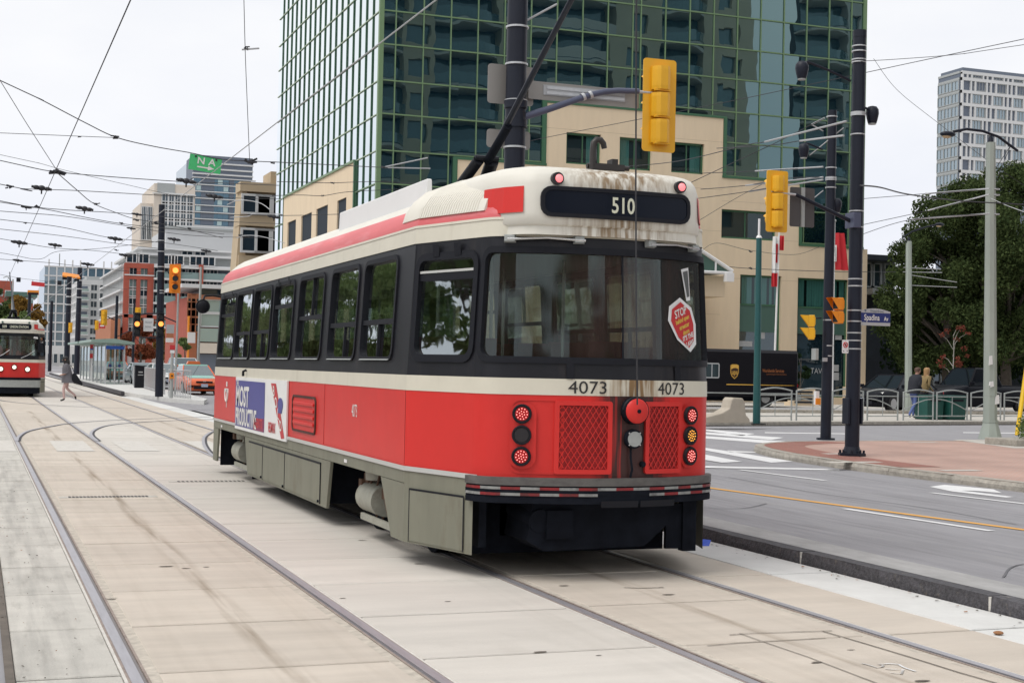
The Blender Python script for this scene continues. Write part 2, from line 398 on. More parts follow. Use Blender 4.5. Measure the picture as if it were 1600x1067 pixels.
rail_thing([(RAILS[3], y) for y in ys], 'straight tram rail running under the right wheels of the near streetcar', -1)
def arc(pts, n=18):
    out_ = []
    for i in range(len(pts) - 1):
        p0 = pts[max(i - 1, 0)]; p1 = pts[i]; p2 = pts[i + 1]; p3 = pts[min(i + 2, len(pts) - 1)]
        for k in range(n // (len(pts) - 1) + 2):
            t = k / (n // (len(pts) - 1) + 2)
            out_.append(tuple(0.5 * ((2 * p1[j]) + (-p0[j] + p2[j]) * t + (2 * p0[j] - 5 * p1[j] + 4 * p2[j] - p3[j]) * t * t + (-p0[j] + 3 * p1[j] - 3 * p2[j] + p3[j]) * t ** 3) for j in range(len(p1))))
    out_.append(pts[-1]); return out_
def thin_rail(pts, label):
    t = thing('curved_rail', label, 'rail', (0, 0, 0), 0, 'curved junction rails')
    pts = arc(pts)
    for nm, m_, a, bb, z in (('rail_head', 'rail_steel', -0.03, 0.03, 0.009), ('groove', 'rail_groove', 0.03, 0.075, 0.007)):
        b = MB(); P = [Vector((x, y, 0)) for x, y in pts]; vs = []; fs = []
        for i, p in enumerate(P):
            d = (P[min(i + 1, len(P) - 1)] - P[max(i - 1, 0)]).normalized(); nn = Vector((d.y, -d.x, 0))
            q0 = p + nn * a; q1 = p + nn * bb; vs += [(q0.x, q0.y, z), (q1.x, q1.y, z)]
        for i in range(len(P) - 1): fs.append((2 * i, 2 * i + 1, 2 * i + 3, 2 * i + 2))
        b.add(vs, fs).build(nm, m_, t)
thin_rail([(2.33, 29.5), (2.38, 31.9), (2.60, 34.1), (3.06, 36.4), (3.8, 38.1), (5.1, 39.8), (7.5, 41.8)], 'dark curved rail branching right from the left track')
thin_rail([(0.82, 29.5), (0.9, 31.2), (1.15, 33.5), (1.68, 35.7), (2.4, 37.9), (3.9, 40.2), (6.5, 42.6)], 'pale curved rail branching from the leftmost rail')
thin_rail([(3.88, 24.5), (3.97, 26), (4.32, 29), (4.82, 32), (5.6, 34.6), (7.6, 37.5)], 'curved rail emerging left of the near streetcar front truck')
thin_rail([(0.82, 60), (1.1, 56.5), (2.14, 52.8), (3.59, 50.5), (5.44, 49.1), (8.5, 48.4)], 'rusty curved rail crossing in front of the distant streetcar')

# brown drip stains along the middle of each track
def stain_mat(name, col, half, amt):
    m = bpy.data.materials.new(name); m.use_nodes = True; n = m.node_tree; n.nodes.clear(); lk = n.links.new
    o = n.nodes.new('ShaderNodeOutputMaterial'); tc_ = n.nodes.new('ShaderNodeTexCoord'); s_ = n.nodes.new('ShaderNodeSeparateXYZ'); lk(tc_.outputs['Object'], s_.inputs[0])
    ab = n.nodes.new('ShaderNodeMath'); ab.operation = 'ABSOLUTE'; lk(s_.outputs['X'], ab.inputs[0]); m1 = n.nodes.new('ShaderNodeMapRange'); m1.inputs[1].default_value = half; m1.inputs[2].default_value = 0; lk(ab.outputs[0], m1.inputs[0])
    mp_ = n.nodes.new('ShaderNodeMapping'); mp_.inputs['Scale'].default_value = (11, .45, 1); lk(tc_.outputs['Object'], mp_.inputs[0]); t = n.nodes.new('ShaderNodeTexNoise'); t.inputs['Scale'].default_value = 1.0; t.inputs['Detail'].default_value = 7; lk(mp_.outputs[0], t.inputs['Vector'])
    m2 = n.nodes.new('ShaderNodeMapRange'); m2.inputs[1].default_value = .42; m2.inputs[2].default_value = .72; m2.inputs[4].default_value = amt; lk(t.outputs['Fac'], m2.inputs[0]); mu = n.nodes.new('ShaderNodeMath'); mu.operation = 'MULTIPLY'; mu.use_clamp = True; lk(m1.outputs[0], mu.inputs[0]); lk(m2.outputs[0], mu.inputs[1])
    d = n.nodes.new('ShaderNodeBsdfDiffuse'); d.inputs[0].default_value = (*col, 1); tr = n.nodes.new('ShaderNodeBsdfTransparent'); mx = n.nodes.new('ShaderNodeMixShader'); lk(mu.outputs[0], mx.inputs[0]); lk(tr.outputs[0], mx.inputs[1]); lk(d.outputs[0], mx.inputs[2]); lk(mx.outputs[0], o.inputs[0]); MATS[name] = m
stain_mat('drip_stain', (0.27, 0.20, 0.13), .11, .5); stain_mat('rail_grime', (0.36, 0.30, 0.23), .26, .09); stain_mat('tyre_grime', (0.17, 0.17, 0.175), .5, .22)
for x_, w_, y0, y1, m_, z_ in ((1.60, .30, 5, 46, 'drip_stain', .004), (4.66, .34, 5, 40, 'drip_stain', .004), (1.12, .26, 5, 40, 'rail_grime', .0045), (2.05, .26, 5, 40, 'rail_grime', .0045), (4.2, .26, 5, 40, 'rail_grime', .0045), (3.6, .26, 5, 40, 'rail_grime', .0045), (5.1, .26, 5, 40, 'rail_grime', .0045), (.42, .24, 5, 24, 'tyre_grime', .0045)):
    MB().add([(-w_, y0, 0), (w_, y0, 0), (w_, y1, 0), (-w_, y1, 0)], [(0, 1, 2, 3)]).build('track_stain', m_, bed, loc=(x_, 0, z_))
# drain grates between the rails
def grate(cx, cy, label, n):
    t = thing('drain_grate', label, 'grate', (cx, cy, 0.003))
    b = MB(); b.box((-0.56, -0.10, -0.03), (0.56, 0.10, 0.0)); b.build('frame', 'concrete_side', t)
    me = MB().box((-0.014, -0.075, -0.01), (0.014, 0.075, 0.003)).mesh('slot', 'cast_iron')
    for i in range(n): inst('slot', me, t, (-0.46 + 0.92 * (i + 0.5) / n, 0, 0.0))
grate(1.53, 17.6, 'slotted iron drain grate between the rails of the left track', 22)
grate(3.05, 19.7, 'slotted iron drain grate between the two tracks beside the streetcar', 16)

# worn white crossing blocks across the tracks
cw = [(x0, x1) for x0, x1 in ((-0.9, -0.05), (0.25, 0.72), (1.40, 2.04), (2.56, 3.16), (3.96, 4.5), (5.2, 5.7))]
for i, (x0, x1) in enumerate(cw):
    sheet('crossing_block', [(x0, 26.3), (x1, 26.3), (x1 + 0.02, 29.6), (x0 + 0.02, 29.6)], 0.005, 'road_worn', bed)
# sprayed survey mark, cracks, leaf litter
def stroke(name, pts, w, z, m_, parent, kind=None):
    P = [Vector((x, y, 0)) for x, y in pts]; vs = []; fs = []
    for i, p in enumerate(P):
        d = (P[min(i + 1, len(P) - 1)] - P[max(i - 1, 0)]).normalized(); nn = Vector((d.y, -d.x, 0)) * w / 2
        vs += [(p.x - nn.x, p.y - nn.y, z), (p.x + nn.x, p.y + nn.y, z)]
    for i in range(len(P) - 1): fs.append((2 * i, 2 * i + 1, 2 * i + 3, 2 * i + 2))
    return MB().add(vs, fs).build(name, m_, parent)
def px_stroke(name, pxs, w, m_, parent, z=0.004):
    return stroke(name, [gnd(x, y, z).xy for x, y in pxs], w, z, m_, parent)
px_stroke('paint_mark', [(1346, 1035), (1358, 1038), (1370, 1042), (1378, 1041), (1380, 1038), (1372, 1037), (1390, 1036), (1404, 1037)], 0.016, 'road_white', bed)
px_stroke('paint_mark', [(1404, 1037), (1411, 1041), (1418, 1044), (1431, 1048)], 0.016, 'road_white', bed)
px_stroke('paint_mark', [(1383, 1044), (1396, 1045), (1411, 1045), (1408, 1052), (1391, 1050)], 0.016, 'road_white', bed)
px_stroke('saw_cut', [(1155, 988), (1200, 1004), (1262, 1025), (1320, 1047), (1380, 1070)], 0.010, 'joint', bed)
px_stroke('saw_cut', [(1285, 985), (1350, 1004), (1420, 1025), (1500, 1050), (1560, 1067)], 0.012, 'joint', bed)
px_stroke('saw_cut', [(1140, 991), (1165, 988.5), (1300, 984.5)], 0.012, 'joint', bed)
px_stroke('saw_cut', [(1105, 1008), (1150, 1004), (1200, 1001), (1290, 996)], 0.010, 'joint', bed)
px_stroke('saw_cut', [(975, 917), (1000, 918), (1037, 917)], 0.02, 'joint', bed)
for sp in [(880, 915), (1045, 929), (700, 940), (565, 844), (655, 881), (845, 1019), (260, 885), (322, 886), (173, 935), (536, 935), (1275, 1035), (1440, 1064), (290, 888), (935, 1024), (1330, 1015)]:
    g = gnd(*sp); w_ = random.uniform(0.02, 0.06)
    sheet('tar_spot', [(g.x + w_ * math.cos(a) * random.uniform(.6, 1.2), g.y + .4 * w_ * math.sin(a)) for a in [k * math.pi / 4 for k in range(8)]], 0.0045, 'joint', bed)
mat('leaf_dry', (0.30, 0.14, 0.06), 0.8)
mat('leaf_dark', (0.06, 0.05, 0.035), 0.8)
lb = MB()
for k in range(240):
    if k < 130: x = 6.62 - abs(random.gauss(0, 0.10)); y = random.uniform(5, 26); z0 = 0.005
    else: x = random.uniform(0.24, 0.72) - abs(random.gauss(0, .08)); y = random.uniform(6, 20); z0 = 0.004
    s_ = random.uniform(0.006, 0.020) if k < 130 else random.uniform(0.003, 0.011); a = random.uniform(0, 6.28)
    lb.add([(x + s_ * math.cos(a + t), y + s_ * 0.7 * math.sin(a + t), z0 + random.uniform(0, .008)) for t in (0, 1.6, 3.1, 4.7)], [(0, 1, 2, 3)], random.choice((0, 1, 1)))
tag(lb.build('leaf_litter', ['leaf_dry', 'leaf_dark']), 'scattered dry leaf bits in the gutters', 'litter', kind='stuff')
g = gnd(1560, 991)
b = MB(); b.sphere((0, 0, 0.012), (0.035, 0.03, 0.012), 8, 6); tag(b.build('fallen_leaf', 'leaf_dry', loc=(g.x, g.y, 0)), 'single curled brown leaf on the pale concrete strip at right', 'leaf')
mat('blue_plastic', (0.05, 0.12, 0.65), 0.4)
g = gnd(1102, 853)
b = MB(); b.add([(-.05, 0, 0.0), (.03, -.02, 0.0), (.07, 0.02, .05), (-.01, .03, .06), (.0, .01, .02)], [(0, 1, 4), (1, 2, 4), (2, 3, 4), (3, 0, 4)])
tag(b.build('litter_scrap', 'blue_plastic', loc=(g.x, g.y, 0.004)), 'small blue plastic scrap on the ground behind the streetcar', 'litter')

mat('asphalt_tar', (0.13, 0.13, 0.14), .8)
# near granite kerb between the track bed and the road
kerb = thing('granite_kerb', 'long dark granite kerb between the tracks and the road', 'kerb', (6.74, 0, 0))
kerb['kind'] = 'structure'; del kerb['category']; del kerb['label']
y = -4.0
while y < 33:
    ln = 2.45
    b = MB(); h = ln / 2 - 0.012
    n = 8; rings = []
    for i in range(n + 1):
        yy = -h + 2 * h * i / n; j = lambda a: random.uniform(-a, a)
        rings.append([(-0.075 + j(.006), yy, -0.06), (-0.07 + j(.006), yy, 0.05 + j(.01)), (-0.06 + j(.005), yy, RZ + 0.002 + j(.004)), (0.085, yy, RZ + 0.004), (0.085, yy, -0.06)])
    b.loft(rings); b.build('kerb_stone', 'granite', kerb, loc=(0, y + ln / 2, 0))
    b = MB(); b.box((-0.068, -0.012, -0.05), (0.08, 0.012, RZ - 0.004)); b.build('mortar_joint', 'mortar_white', kerb, loc=(0, y + ln, 0))
    y += ln

# roadway right of the kerb, easing down to track level past the streetcar
b = MB(); xs = [6.82, 7.3, 7.8, 8.6, 9.6, 11, 13, 16, 20, 26, 34, 50, 90]; yy = [-8, 0, 6, 12, 18, 22, 25, 28, 31, 34, 36, 40, 44, 48]
def road_z(x, y):
    a = min(max((y - 20) / 8, 0), 1); t = min(max((x - 6.82) / 7, 0), 1); t = t * t * (3 - 2 * t)
    return RZ * (1 - a * (1 - t))
vs = [(x, y, road_z(x, y)) for y in yy for x in xs]; nx = len(xs)
fs = [(j * nx + i, j * nx + i + 1, (j + 1) * nx + i + 1, (j + 1) * nx + i) for j in range(len(yy) - 1) for i in range(nx - 1)]
road = tag(b.add(vs, fs).build('road', 'asphalt'), kind='structure')
sheet('gutter_strip', [(6.83, -6), (7.28, -6), (7.22, 10), (7.3, 19), (6.83, 19)], RZ + 0.004, 'asphalt_edge', road)
sheet('road', [(6.4, 48), (90, 48), (90, 56), (19, 56), (19, 400), (6.4, 400)], 0.0, 'asphalt')
def marking(name, pxs, m_='road_white', z=RZ + 0.005):
    pts = [gnd(x, y, z) for x, y in pxs]
    return MB().add([(p.x, p.y, z) for p in pts], [tuple(range(len(pts)))]).build(name, m_, road)
def line_mark(name, x, y0, y1, w, m_='road_white', x1=None):
    x1 = x if x1 is None else x1
    return MB().add([(x - w / 2, y0, RZ + .006), (x + w / 2, y0, RZ + .006), (x1 + w / 2, y1, RZ + .006), (x1 - w / 2, y1, RZ + .006)], [(0, 1, 2, 3)]).build(name, m_, road)
a_, c_ = gnd(1105, 762, RZ), gnd(1600, 828, RZ)
sl = (c_.x - a_.x) / (c_.y - a_.y)
line_mark('yellow_centre_line', a_.x + sl * (-4 - a_.y), -4, a_.y + 1.5, 0.115, 'road_yellow', a_.x + sl * 1.5)
for p, q, w in (((1320, 795), (1550, 830), .10), ((1455, 770), (1640, 792), .10), ((1155, 734), (1290, 751), .10)):
    g0, g1 = gnd(*p, RZ), gnd(*q, RZ); line_mark('lane_line', g1.x, g1.y, g0.y, w, 'road_white', g0.x)
marking('turn_arrow', [(1452, 760), (1476, 757), (1552, 764), (1566, 770), (1525, 766.5), (1502, 766), (1584, 776), (1572, 777), (1488, 767.5)])
marking('crossing_line', [(1100, 727.5), (1310, 732.5), (1312, 734.5), (1100, 730.5)])
marking('crossing_bar', [(1100, 699), (1140, 705), (1240, 720.5), (1205, 722.5), (1100, 703)])
marking('crossing_bar', [(1100, 709.5), (1160, 721), (1128, 722.5), (1100, 718)])
marking('crossing_bar', [(1136, 703.5), (1185, 706), (1190, 707.5), (1140, 706)])
for k, (ya, yb, xe) in enumerate(((670, 672.5, 1180), (675, 678, 1225), (681, 684.5, 1245))):
    marking('crossing_bar', [(1100, ya), (xe, ya + 7.5 + k), (xe - 20, yb + 8 + k), (1100, yb)])
marking('stop_line', [(1195, 675), (1330, 677), (1330, 678.2), (1195, 676.4)])
marking('stop_line', [(1505, 675), (1600, 676), (1600, 677.2), (1505, 676.2)])

for x_ in (7.75, 8.45, 10.1, 10.9, 12.2): MB().add([(-.5, -4, 0), (.5, -4, 0), (.5, 19, 0), (-.5, 19, 0)], [(0, 1, 2, 3)]).build('tyre_wear', 'tyre_grime', road, loc=(x_, 0, RZ + .0045))
for pts in ([(7.4, 9), (8.1, 9.6), (8.9, 9.4), (9.8, 10.1), (11.4, 9.8)], [(10.2, 12.2), (10.35, 14), (10.15, 16), (10.3, 18.5)], [(7.3, 14.6), (8.0, 14.2), (8.7, 14.7)], [(11.5, 13.2), (12.4, 13.6), (13.1, 13.3)]): stroke('tar_crack', arc(pts, 24), .018, RZ + .0065, 'asphalt_tar', road)
# brick-paved corner with its kerb
KB = RZ + 0.12
edge = [(13.42, -6), (13.40, 6), (13.32, 12), (13.22, 16), (13.18, 18), (13.22, 20), (13.45, 22), (13.85, 23.6), (14.4, 24.8), (15.2, 25.6), (16.3, 26.1), (18, 26.35), (22, 26.5), (40, 27.5), (90, 31)]
edge = arc(edge, 60)
corner = tag(MB().add([(x, y, KB) for x, y in edge] + [(90, -6, KB)], [tuple(range(len(edge) + 1))]).build('brick_pavement', 'brick_paving'), kind='structure')
def offset(pts, d):
    o_ = []
    for i, p in enumerate(pts):
        q0 = Vector(pts[max(i - 1, 0)]); q1 = Vector(pts[min(i + 1, len(pts) - 1)]); dd = (q1 - q0).normalized(); o_.append((p[0] + dd.y * d, p[1] - dd.x * d))
    return o_
# kerb stones along the edge (real step), lower at the corner ramp
acc = []; cum = 0
dense = []
for i in range(len(edge) - 1):
    a0, a1 = Vector(edge[i]), Vector(edge[i + 1]); n_ = max(1, int((a1 - a0).length / 0.3))
    for k in range(n_): dense.append(tuple(a0.lerp(a1, k / n_)))
dense = [p for p in dense if p[1] > 2 and p[0] < 50]
inn = offset(dense, 0.16); outw = offset(dense, -0.02)
i = 0
while i < len(dense) - 1:
    j = min(i + 5, len(dense) - 1); rings = []
    for k in range(i, j + 1):
        f = 0.0 if k not in (i, j) else 0.004
        q = dense[k]; drop = 0.085 * math.exp(-((q[0] - 14.3) ** 2 + (q[1] - 24.6) ** 2) / 3.0)
        zt = KB + 0.006 - drop * 0 - f
        rings.append([(outw[k][0], outw[k][1], RZ - 0.04), (outw[k][0] + random.uniform(-.008, .008), outw[k][1] + random.uniform(-.008, .008), (RZ + zt) / 2), (dense[k][0] + random.uniform(0, .012), dense[k][1], zt + random.uniform(-.006, 0.002)), (inn[k][0], inn[k][1], zt), (inn[k][0], inn[k][1], RZ - 0.04)])
    MB().loft(rings).build('kerb_stone', 'kerb_concrete', corner)
    i = j
seg = [p for p in dense if 18.6 < p[1] < 26.3 and p[0] < 16.9]
o1 = offset(seg, 0.18); o2 = offset(seg, 0.95)
m_ = len(seg)
MB().add([(x, y, KB + 0.004) for x, y in o1] + [(x, y, KB + 0.004) for x, y in o2], [(k, k + 1, m_ + k + 1, m_ + k) for k in range(m_ - 1)]).build('tactile_band', 'brick_paving_red', corner)
for px_, py_, w in ((1333, 722, .5), (1442, 691, .35), (1318, 709, .4), (1350, 681, .0), (1500, 735, .35)):
    if w:
        g = gnd(px_, py_, KB); sheet('cover_plate', [(g.x - w, g.y - .12), (g.x + w, g.y - .12), (g.x + w, g.y + .12), (g.x - w, g.y + .12)], KB + 0.005, 'paving_pale', corner)
g = gnd(1560, 695, KB); sheet('paving_patch', [(g.x - .6, g.y - 1.2), (40, g.y - 1.2), (40, g.y + 2.5), (g.x + .4, g.y + 2.0)], KB + 0.004, 'paving_pale', corner)

# far pavement beyond the cross street
FZ = 0.22
def far_y(x): return 35.9 + 0.2 * (x - 19.2)
fp = tag(MB().add([(14, far_y(14), FZ), (60, far_y(60), FZ), (60, 58, FZ), (14, 58, FZ), (14, far_y(14), RZ - .05), (60, far_y(60), RZ - .05)], [(0, 1, 2, 3), (4, 5, 1, 0)]).build('far_pavement', 'paving_pale'), kind='structure')
x = 14.0
while x < 44:
    L_ = 1.9; a0 = math.atan(0.2)
    b = MB(); b.box((0.01, -0.05, -0.1), (L_ - 0.01, 0.17, 0.0)); b.build('kerb_stone', 'kerb_concrete', fp, loc=(x, far_y(x), FZ + .006), rot=(0, 0, a0), bevel=0.012)
    x += L_ * math.cos(a0)
# kerbside lane behind the railings where the truck stands
sheet('lay_by', [(14, 44.2), (60, 47), (60, 53), (14, 51)], FZ + 0.004, 'paving_pale', fp)
sheet('lay_by_asphalt', [(14, 45.4), (60, 48.2), (60, 53), (14, 51)], FZ + 0.008, 'asphalt_edge', fp)
x = 14.0
while x < 46:
    b = MB(); b.box((0.01, -0.1, 0.0), (1.98, 0.1, 0.12)); b.build('kerb_stone', 'kerb_concrete', fp, loc=(x, 44.1 + (x - 14) * 0.06, FZ), rot=(0, 0, math.atan(.06)), bevel=0.012); x += 2.0

# boarding island in the distance on the left
PZ = 0.16
isl = tag(MB().prism([(6.45, 66, 0), (7.2, 57.2, 0), (8.1, 54.5, 0), (8.6, 57, 0), (9.0, 66, 0), (9.4, 150, 0), (7.2, 150, 0), (6.6, 92, 0)], (0, 0, PZ)).build('boarding_island', 'concrete_white'), kind='structure')
MB().prism([(6.30, 67.5, 0.0), (6.44, 67.5, 0), (6.60, 92, 0), (7.2, 150, 0), (7.05, 150, 0), (6.45, 92, 0)], (0, 0, PZ + 0.02)).build('platform_kerb', 'granite', isl)
sheet('far_sidewalk', [(14.6, 62), (40, 62), (40, 400), (16.5, 400)], 0.12, 'paving_pale', thick=0.12)
# ================================================================== streetcars
mat('car_red', (0.655, 0.036, 0.031), 0.40, var=0.07, vscale=1.6, spec=0.30, bump=0.06, bscale=2.2, dirt=((0.44, 0.03, 0.022), 2.0, (1, 1, 0.3), 0.55, 0.45))
mat('car_red_faded', (0.66, 0.12, 0.13), 0.5, var=0.12, vscale=3, stretch=(1, 0.4, 3), dirt=((0.75, 0.32, 0.33), 3.0, (1, 0.3, 3), 0.52, 0.7))
mat('car_cream', (0.68, 0.645, 0.54), 0.5, var=0.06, vscale=2.5, spec=0.3, dirt=((0.45, 0.40, 0.31), 5.0, (1, 1, 0.12), 0.60, 0.5))
mat('car_roof', (0.72, 0.695, 0.62), 0.5, var=0.05, vscale=2, dirt=((0.52, 0.48, 0.38), 3.0, (1, 1, 0.3), 0.62, 0.5))
mat('car_white', (0.80, 0.80, 0.79), 0.55, var=0.03, vscale=2)
mat('car_black', (0.011, 0.0115, 0.016), 0.42, var=0.3, vscale=3, stretch=(1, 1, 0.15), spec=0.35, dirt=((0.045, 0.038, 0.036), 3.5, (1, 1, 0.1), 0.54, 0.7))
mat('car_grey', (0.205, 0.205, 0.16), 0.55, var=0.14, vscale=3, stretch=(1, 1, 0.25), spec=.3, dirt=((0.12, 0.09, 0.055), 4.0, (1, 1, 0.35), 0.56, 0.6))
mat('car_moulding', (0.62, 0.62, 0.60), 0.35, metal=0.3)
mat('underframe', (0.010, 0.012, 0.018), 0.85, var=0.4, vscale=6, spec=0.1)
mat('equipment', (0.33, 0.33, 0.28), 0.6, var=0.2, vscale=8, dirt=((0.13, 0.09, 0.06), 7.0, (1, 1, 1), 0.55, 0.6))
mat('equipment_rust', (0.13, 0.075, 0.05), 0.85, var=0.4, vscale=9)
mat('interior_dark', (0.11, 0.115, 0.115), 0.7)
mat('hook_metal', (0.045, 0.04, 0.038), 0.4, metal=0.4)
mat('interior_light', (0.55, 0.56, 0.50), 0.6)
mat('seat_cloth', (0.16, 0.03, 0.035), 0.8)
mat('chrome', (0.62, 0.62, 0.62), 0.25, metal=0.9)
mat('sign_glass', (0.006, 0.009, 0.018), 0.25, spec=0.15)
mat('sign_text', (0.50, 0.50, 0.40), 0.6, emit=(0.8, 0.8, 0.62), estr=0.12)
mat('text_black', (0.02, 0.02, 0.02), 0.6)
mat('text_white', (0.74, 0.73, 0.70), 0.6)
mat('ad_blue', (0.085, 0.085, 0.30), 0.45, var=0.08, vscale=4)
mat('ad_red', (0.55, 0.04, 0.05), 0.45)
mat('ad_maroon', (0.28, 0.03, 0.09), 0.5)
mat('tail_housing', (0.015, 0.012, 0.015), 0.5)
mat('tail_red', (0.36, 0.006, 0.008), 0.25)
mat('led_red', (1, 0.3, 0.3), 0.3, emit=(1.0, 0.34, 0.30), estr=1.6)
mat('led_amber', (1, 0.5, 0.1), 0.3, emit=(1.0, 0.40, 0.04), estr=1.6)
mat('marker_lit', (0.9, 0.25, 0.25), 0.3, emit=(1.0, 0.22, 0.24), estr=0.8)
mat('grille_back', (0.33, 0.018, 0.02), 0.7, var=0.3, vscale=9)
mat('decal_yellow', (0.72, 0.50, 0.08), 0.6)
mat('soot', (0.07, 0.028, 0.022), 0.85, var=0.5, vscale=9)
mat('headlight', (0.95, 0.93, 0.8), 0.2, emit=(1.0, 0.9, 0.68), estr=0.9)
glass_mat('car_glass', (0.80, 0.88, 0.86), (0.60, 0.68, 0.63), 0.24, 0.88, 1.2, see=1.0, wob=0.035, wscale=2.5, rough=0.02)
glass_mat('rear_glass', (0.55, 0.68, 0.66), (0.62, 0.68, 0.62), 0.11, 0.5, 1.8, see=1.0, wob=0.03, wscale=2.0, rough=0.05)

# brown grime film low on the rear glass, strongest right of centre
def film(name):
    n = MATS[name].node_tree; lk = n.links.new; o = [k for k in n.nodes if k.type == 'OUTPUT_MATERIAL'][0]; src = o.inputs[0].links[0].from_socket
    tc_ = n.nodes.new('ShaderNodeTexCoord'); s_ = n.nodes.new('ShaderNodeSeparateXYZ'); lk(tc_.outputs['Object'], s_.inputs[0])
    a = n.nodes.new('ShaderNodeMath'); a.operation = 'SUBTRACT'; a.inputs[1].default_value = .17; lk(s_.outputs['X'], a.inputs[0]); b = n.nodes.new('ShaderNodeMath'); b.operation = 'ABSOLUTE'; lk(a.outputs[0], b.inputs[0])
    m1 = n.nodes.new('ShaderNodeMapRange'); m1.inputs[1].default_value = .70; m1.inputs[2].default_value = .05; m1.inputs[3].default_value = .22; m1.inputs[4].default_value = 1.0; lk(b.outputs[0], m1.inputs[0])
    mp_ = n.nodes.new('ShaderNodeMapping'); mp_.inputs['Scale'].default_value = (7, 7, .5); lk(tc_.outputs['Object'], mp_.inputs[0]); t = n.nodes.new('ShaderNodeTexNoise'); t.inputs['Scale'].default_value = 1.5; t.inputs['Detail'].default_value = 6; lk(mp_.outputs[0], t.inputs['Vector'])
    m2 = n.nodes.new('ShaderNodeMapRange'); m2.inputs[1].default_value = .28; m2.inputs[2].default_value = .66; m2.inputs[3].default_value = .22; m2.inputs[4].default_value = .92; lk(t.outputs['Fac'], m2.inputs[0]); mu = n.nodes.new('ShaderNodeMath'); mu.operation = 'MULTIPLY'; lk(m1.outputs[0], mu.inputs[0]); lk(m2.outputs[0], mu.inputs[1])
    d = n.nodes.new('ShaderNodeBsdfDiffuse'); d.inputs[0].default_value = (0.075, 0.05, 0.045, 1); mx = n.nodes.new('ShaderNodeMixShader'); lk(mu.outputs[0], mx.inputs[0]); lk(src, mx.inputs[1]); lk(d.outputs[0], mx.inputs[2]); lk(mx.outputs[0], o.inputs[0])
film('rear_glass')
# cream paint with centre rust streaks for the rear of the near car
def streaked(name, base, col, cx, half, zscale, amt, th):
    m = MATS[base].copy(); m.name = name; MATS[name] = m
    n = m.node_tree; b = n.nodes['Principled BSDF']; lk = n.links.new
    src = b.inputs['Base Color'].links[0].from_socket
    g = n.nodes.new('ShaderNodeTexCoord'); s_ = n.nodes.new('ShaderNodeSeparateXYZ'); lk(g.outputs['Object'], s_.inputs[0])
    sub = n.nodes.new('ShaderNodeMath'); sub.operation = 'SUBTRACT'; sub.inputs[1].default_value = cx; lk(s_.outputs['X'], sub.inputs[0])
    ab = n.nodes.new('ShaderNodeMath'); ab.operation = 'ABSOLUTE'; lk(sub.outputs[0], ab.inputs[0])
    mr = n.nodes.new('ShaderNodeMapRange'); mr.inputs[1].default_value = half; mr.inputs[2].default_value = 0.0; mr.inputs[3].default_value = 0; mr.inputs[4].default_value = 1; lk(ab.outputs[0], mr.inputs[0])
    mp_ = n.nodes.new('ShaderNodeMapping'); mp_.inputs['Scale'].default_value = (26, 26, zscale); lk(g.outputs['Object'], mp_.inputs[0])
    t = n.nodes.new('ShaderNodeTexNoise'); t.inputs['Scale'].default_value = 1.0; t.inputs['Detail'].default_value = 6; lk(mp_.outputs[0], t.inputs['Vector'])
    tr = n.nodes.new('ShaderNodeMapRange'); tr.inputs[1].default_value = th; tr.inputs[2].default_value = th + 0.3; lk(t.outputs['Fac'], tr.inputs[0])
    mu = n.nodes.new('ShaderNodeMath'); mu.operation = 'MULTIPLY'; lk(mr.outputs[0], mu.inputs[0]); lk(tr.outputs[0], mu.inputs[1])
    mu2 = n.nodes.new('ShaderNodeMath'); mu2.operation = 'MULTIPLY'; mu2.inputs[1].default_value = amt; mu2.use_clamp = True; lk(mu.outputs[0], mu2.inputs[0])
    x = n.nodes.new('ShaderNodeMixRGB'); x.inputs[2].default_value = (*col, 1); lk(mu2.outputs[0], x.inputs[0]); lk(src, x.inputs[1]); lk(x.outputs[0], b.inputs['Base Color'])
streaked('hood_paint', 'car_roof', (0.27, 0.19, 0.11), 0.05, 0.60, 1.1, 1.5, 0.36)
streaked('cream_rear', 'car_cream', (0.26, 0.16, 0.075), 0.16, 0.36, 3.0, 1.7, 0.34)
streaked('red_rear', 'car_red', (0.06, 0.026, 0.024), 0.16, 0.36, 1.2, 2.4, 0.24)

# plan outline (local: x across, y along, rear at y = 0), walked from the front-left kink round the rear to the front-right
HW, KY, FY = 1.27, 1.37, 11.40
END = [(1.27, 1.37), (1.0, 0.46), (0.975, 0.385), (0.93, 0.315), (0.865, 0.262), (0.78, 0.222), (0.6, 0.145), (0.4, 0.082), (0.2, 0.04)]
LEN = KY + FY
left_end = [(-x, y) for x, y in END]
right_end = list(reversed(END))
OUT = left_end + [(0.0, 0.026)] + right_end + [(x, LEN - y) for x, y in END] + [(0.0, LEN - 0.026)] + [(-x, LEN - y) for x, y in reversed(END)]
NO = len(OUT)
def inset(z):
    tb = [(0.0, 0.0), (1.5, 0.0), (2.62, 0.06), (2.765, 0.07), (2.83, 0.085), (2.90, 0.125), (2.96, 0.20), (3.05, 0.30), (3.12, 0.42), (3.17, 0.65), (3.19, 0.95)]
    for (z0, i0), (z1, i1) in zip(tb, tb[1:]):
        if z <= z1: return i0 + (i1 - i0) * (z - z0) / (z1 - z0)
    return tb[-1][1]
def onorm(i):
    p0 = Vector(OUT[(i - 1) % NO]); p1 = Vector(OUT[i % NO]); p2 = Vector(OUT[(i + 1) % NO])
    a = (p1 - p0).normalized(); b = (p2 - p1).normalized(); t = (a + b).normalized()
    return Vector((-t.y, t.x)) * -1        # outward
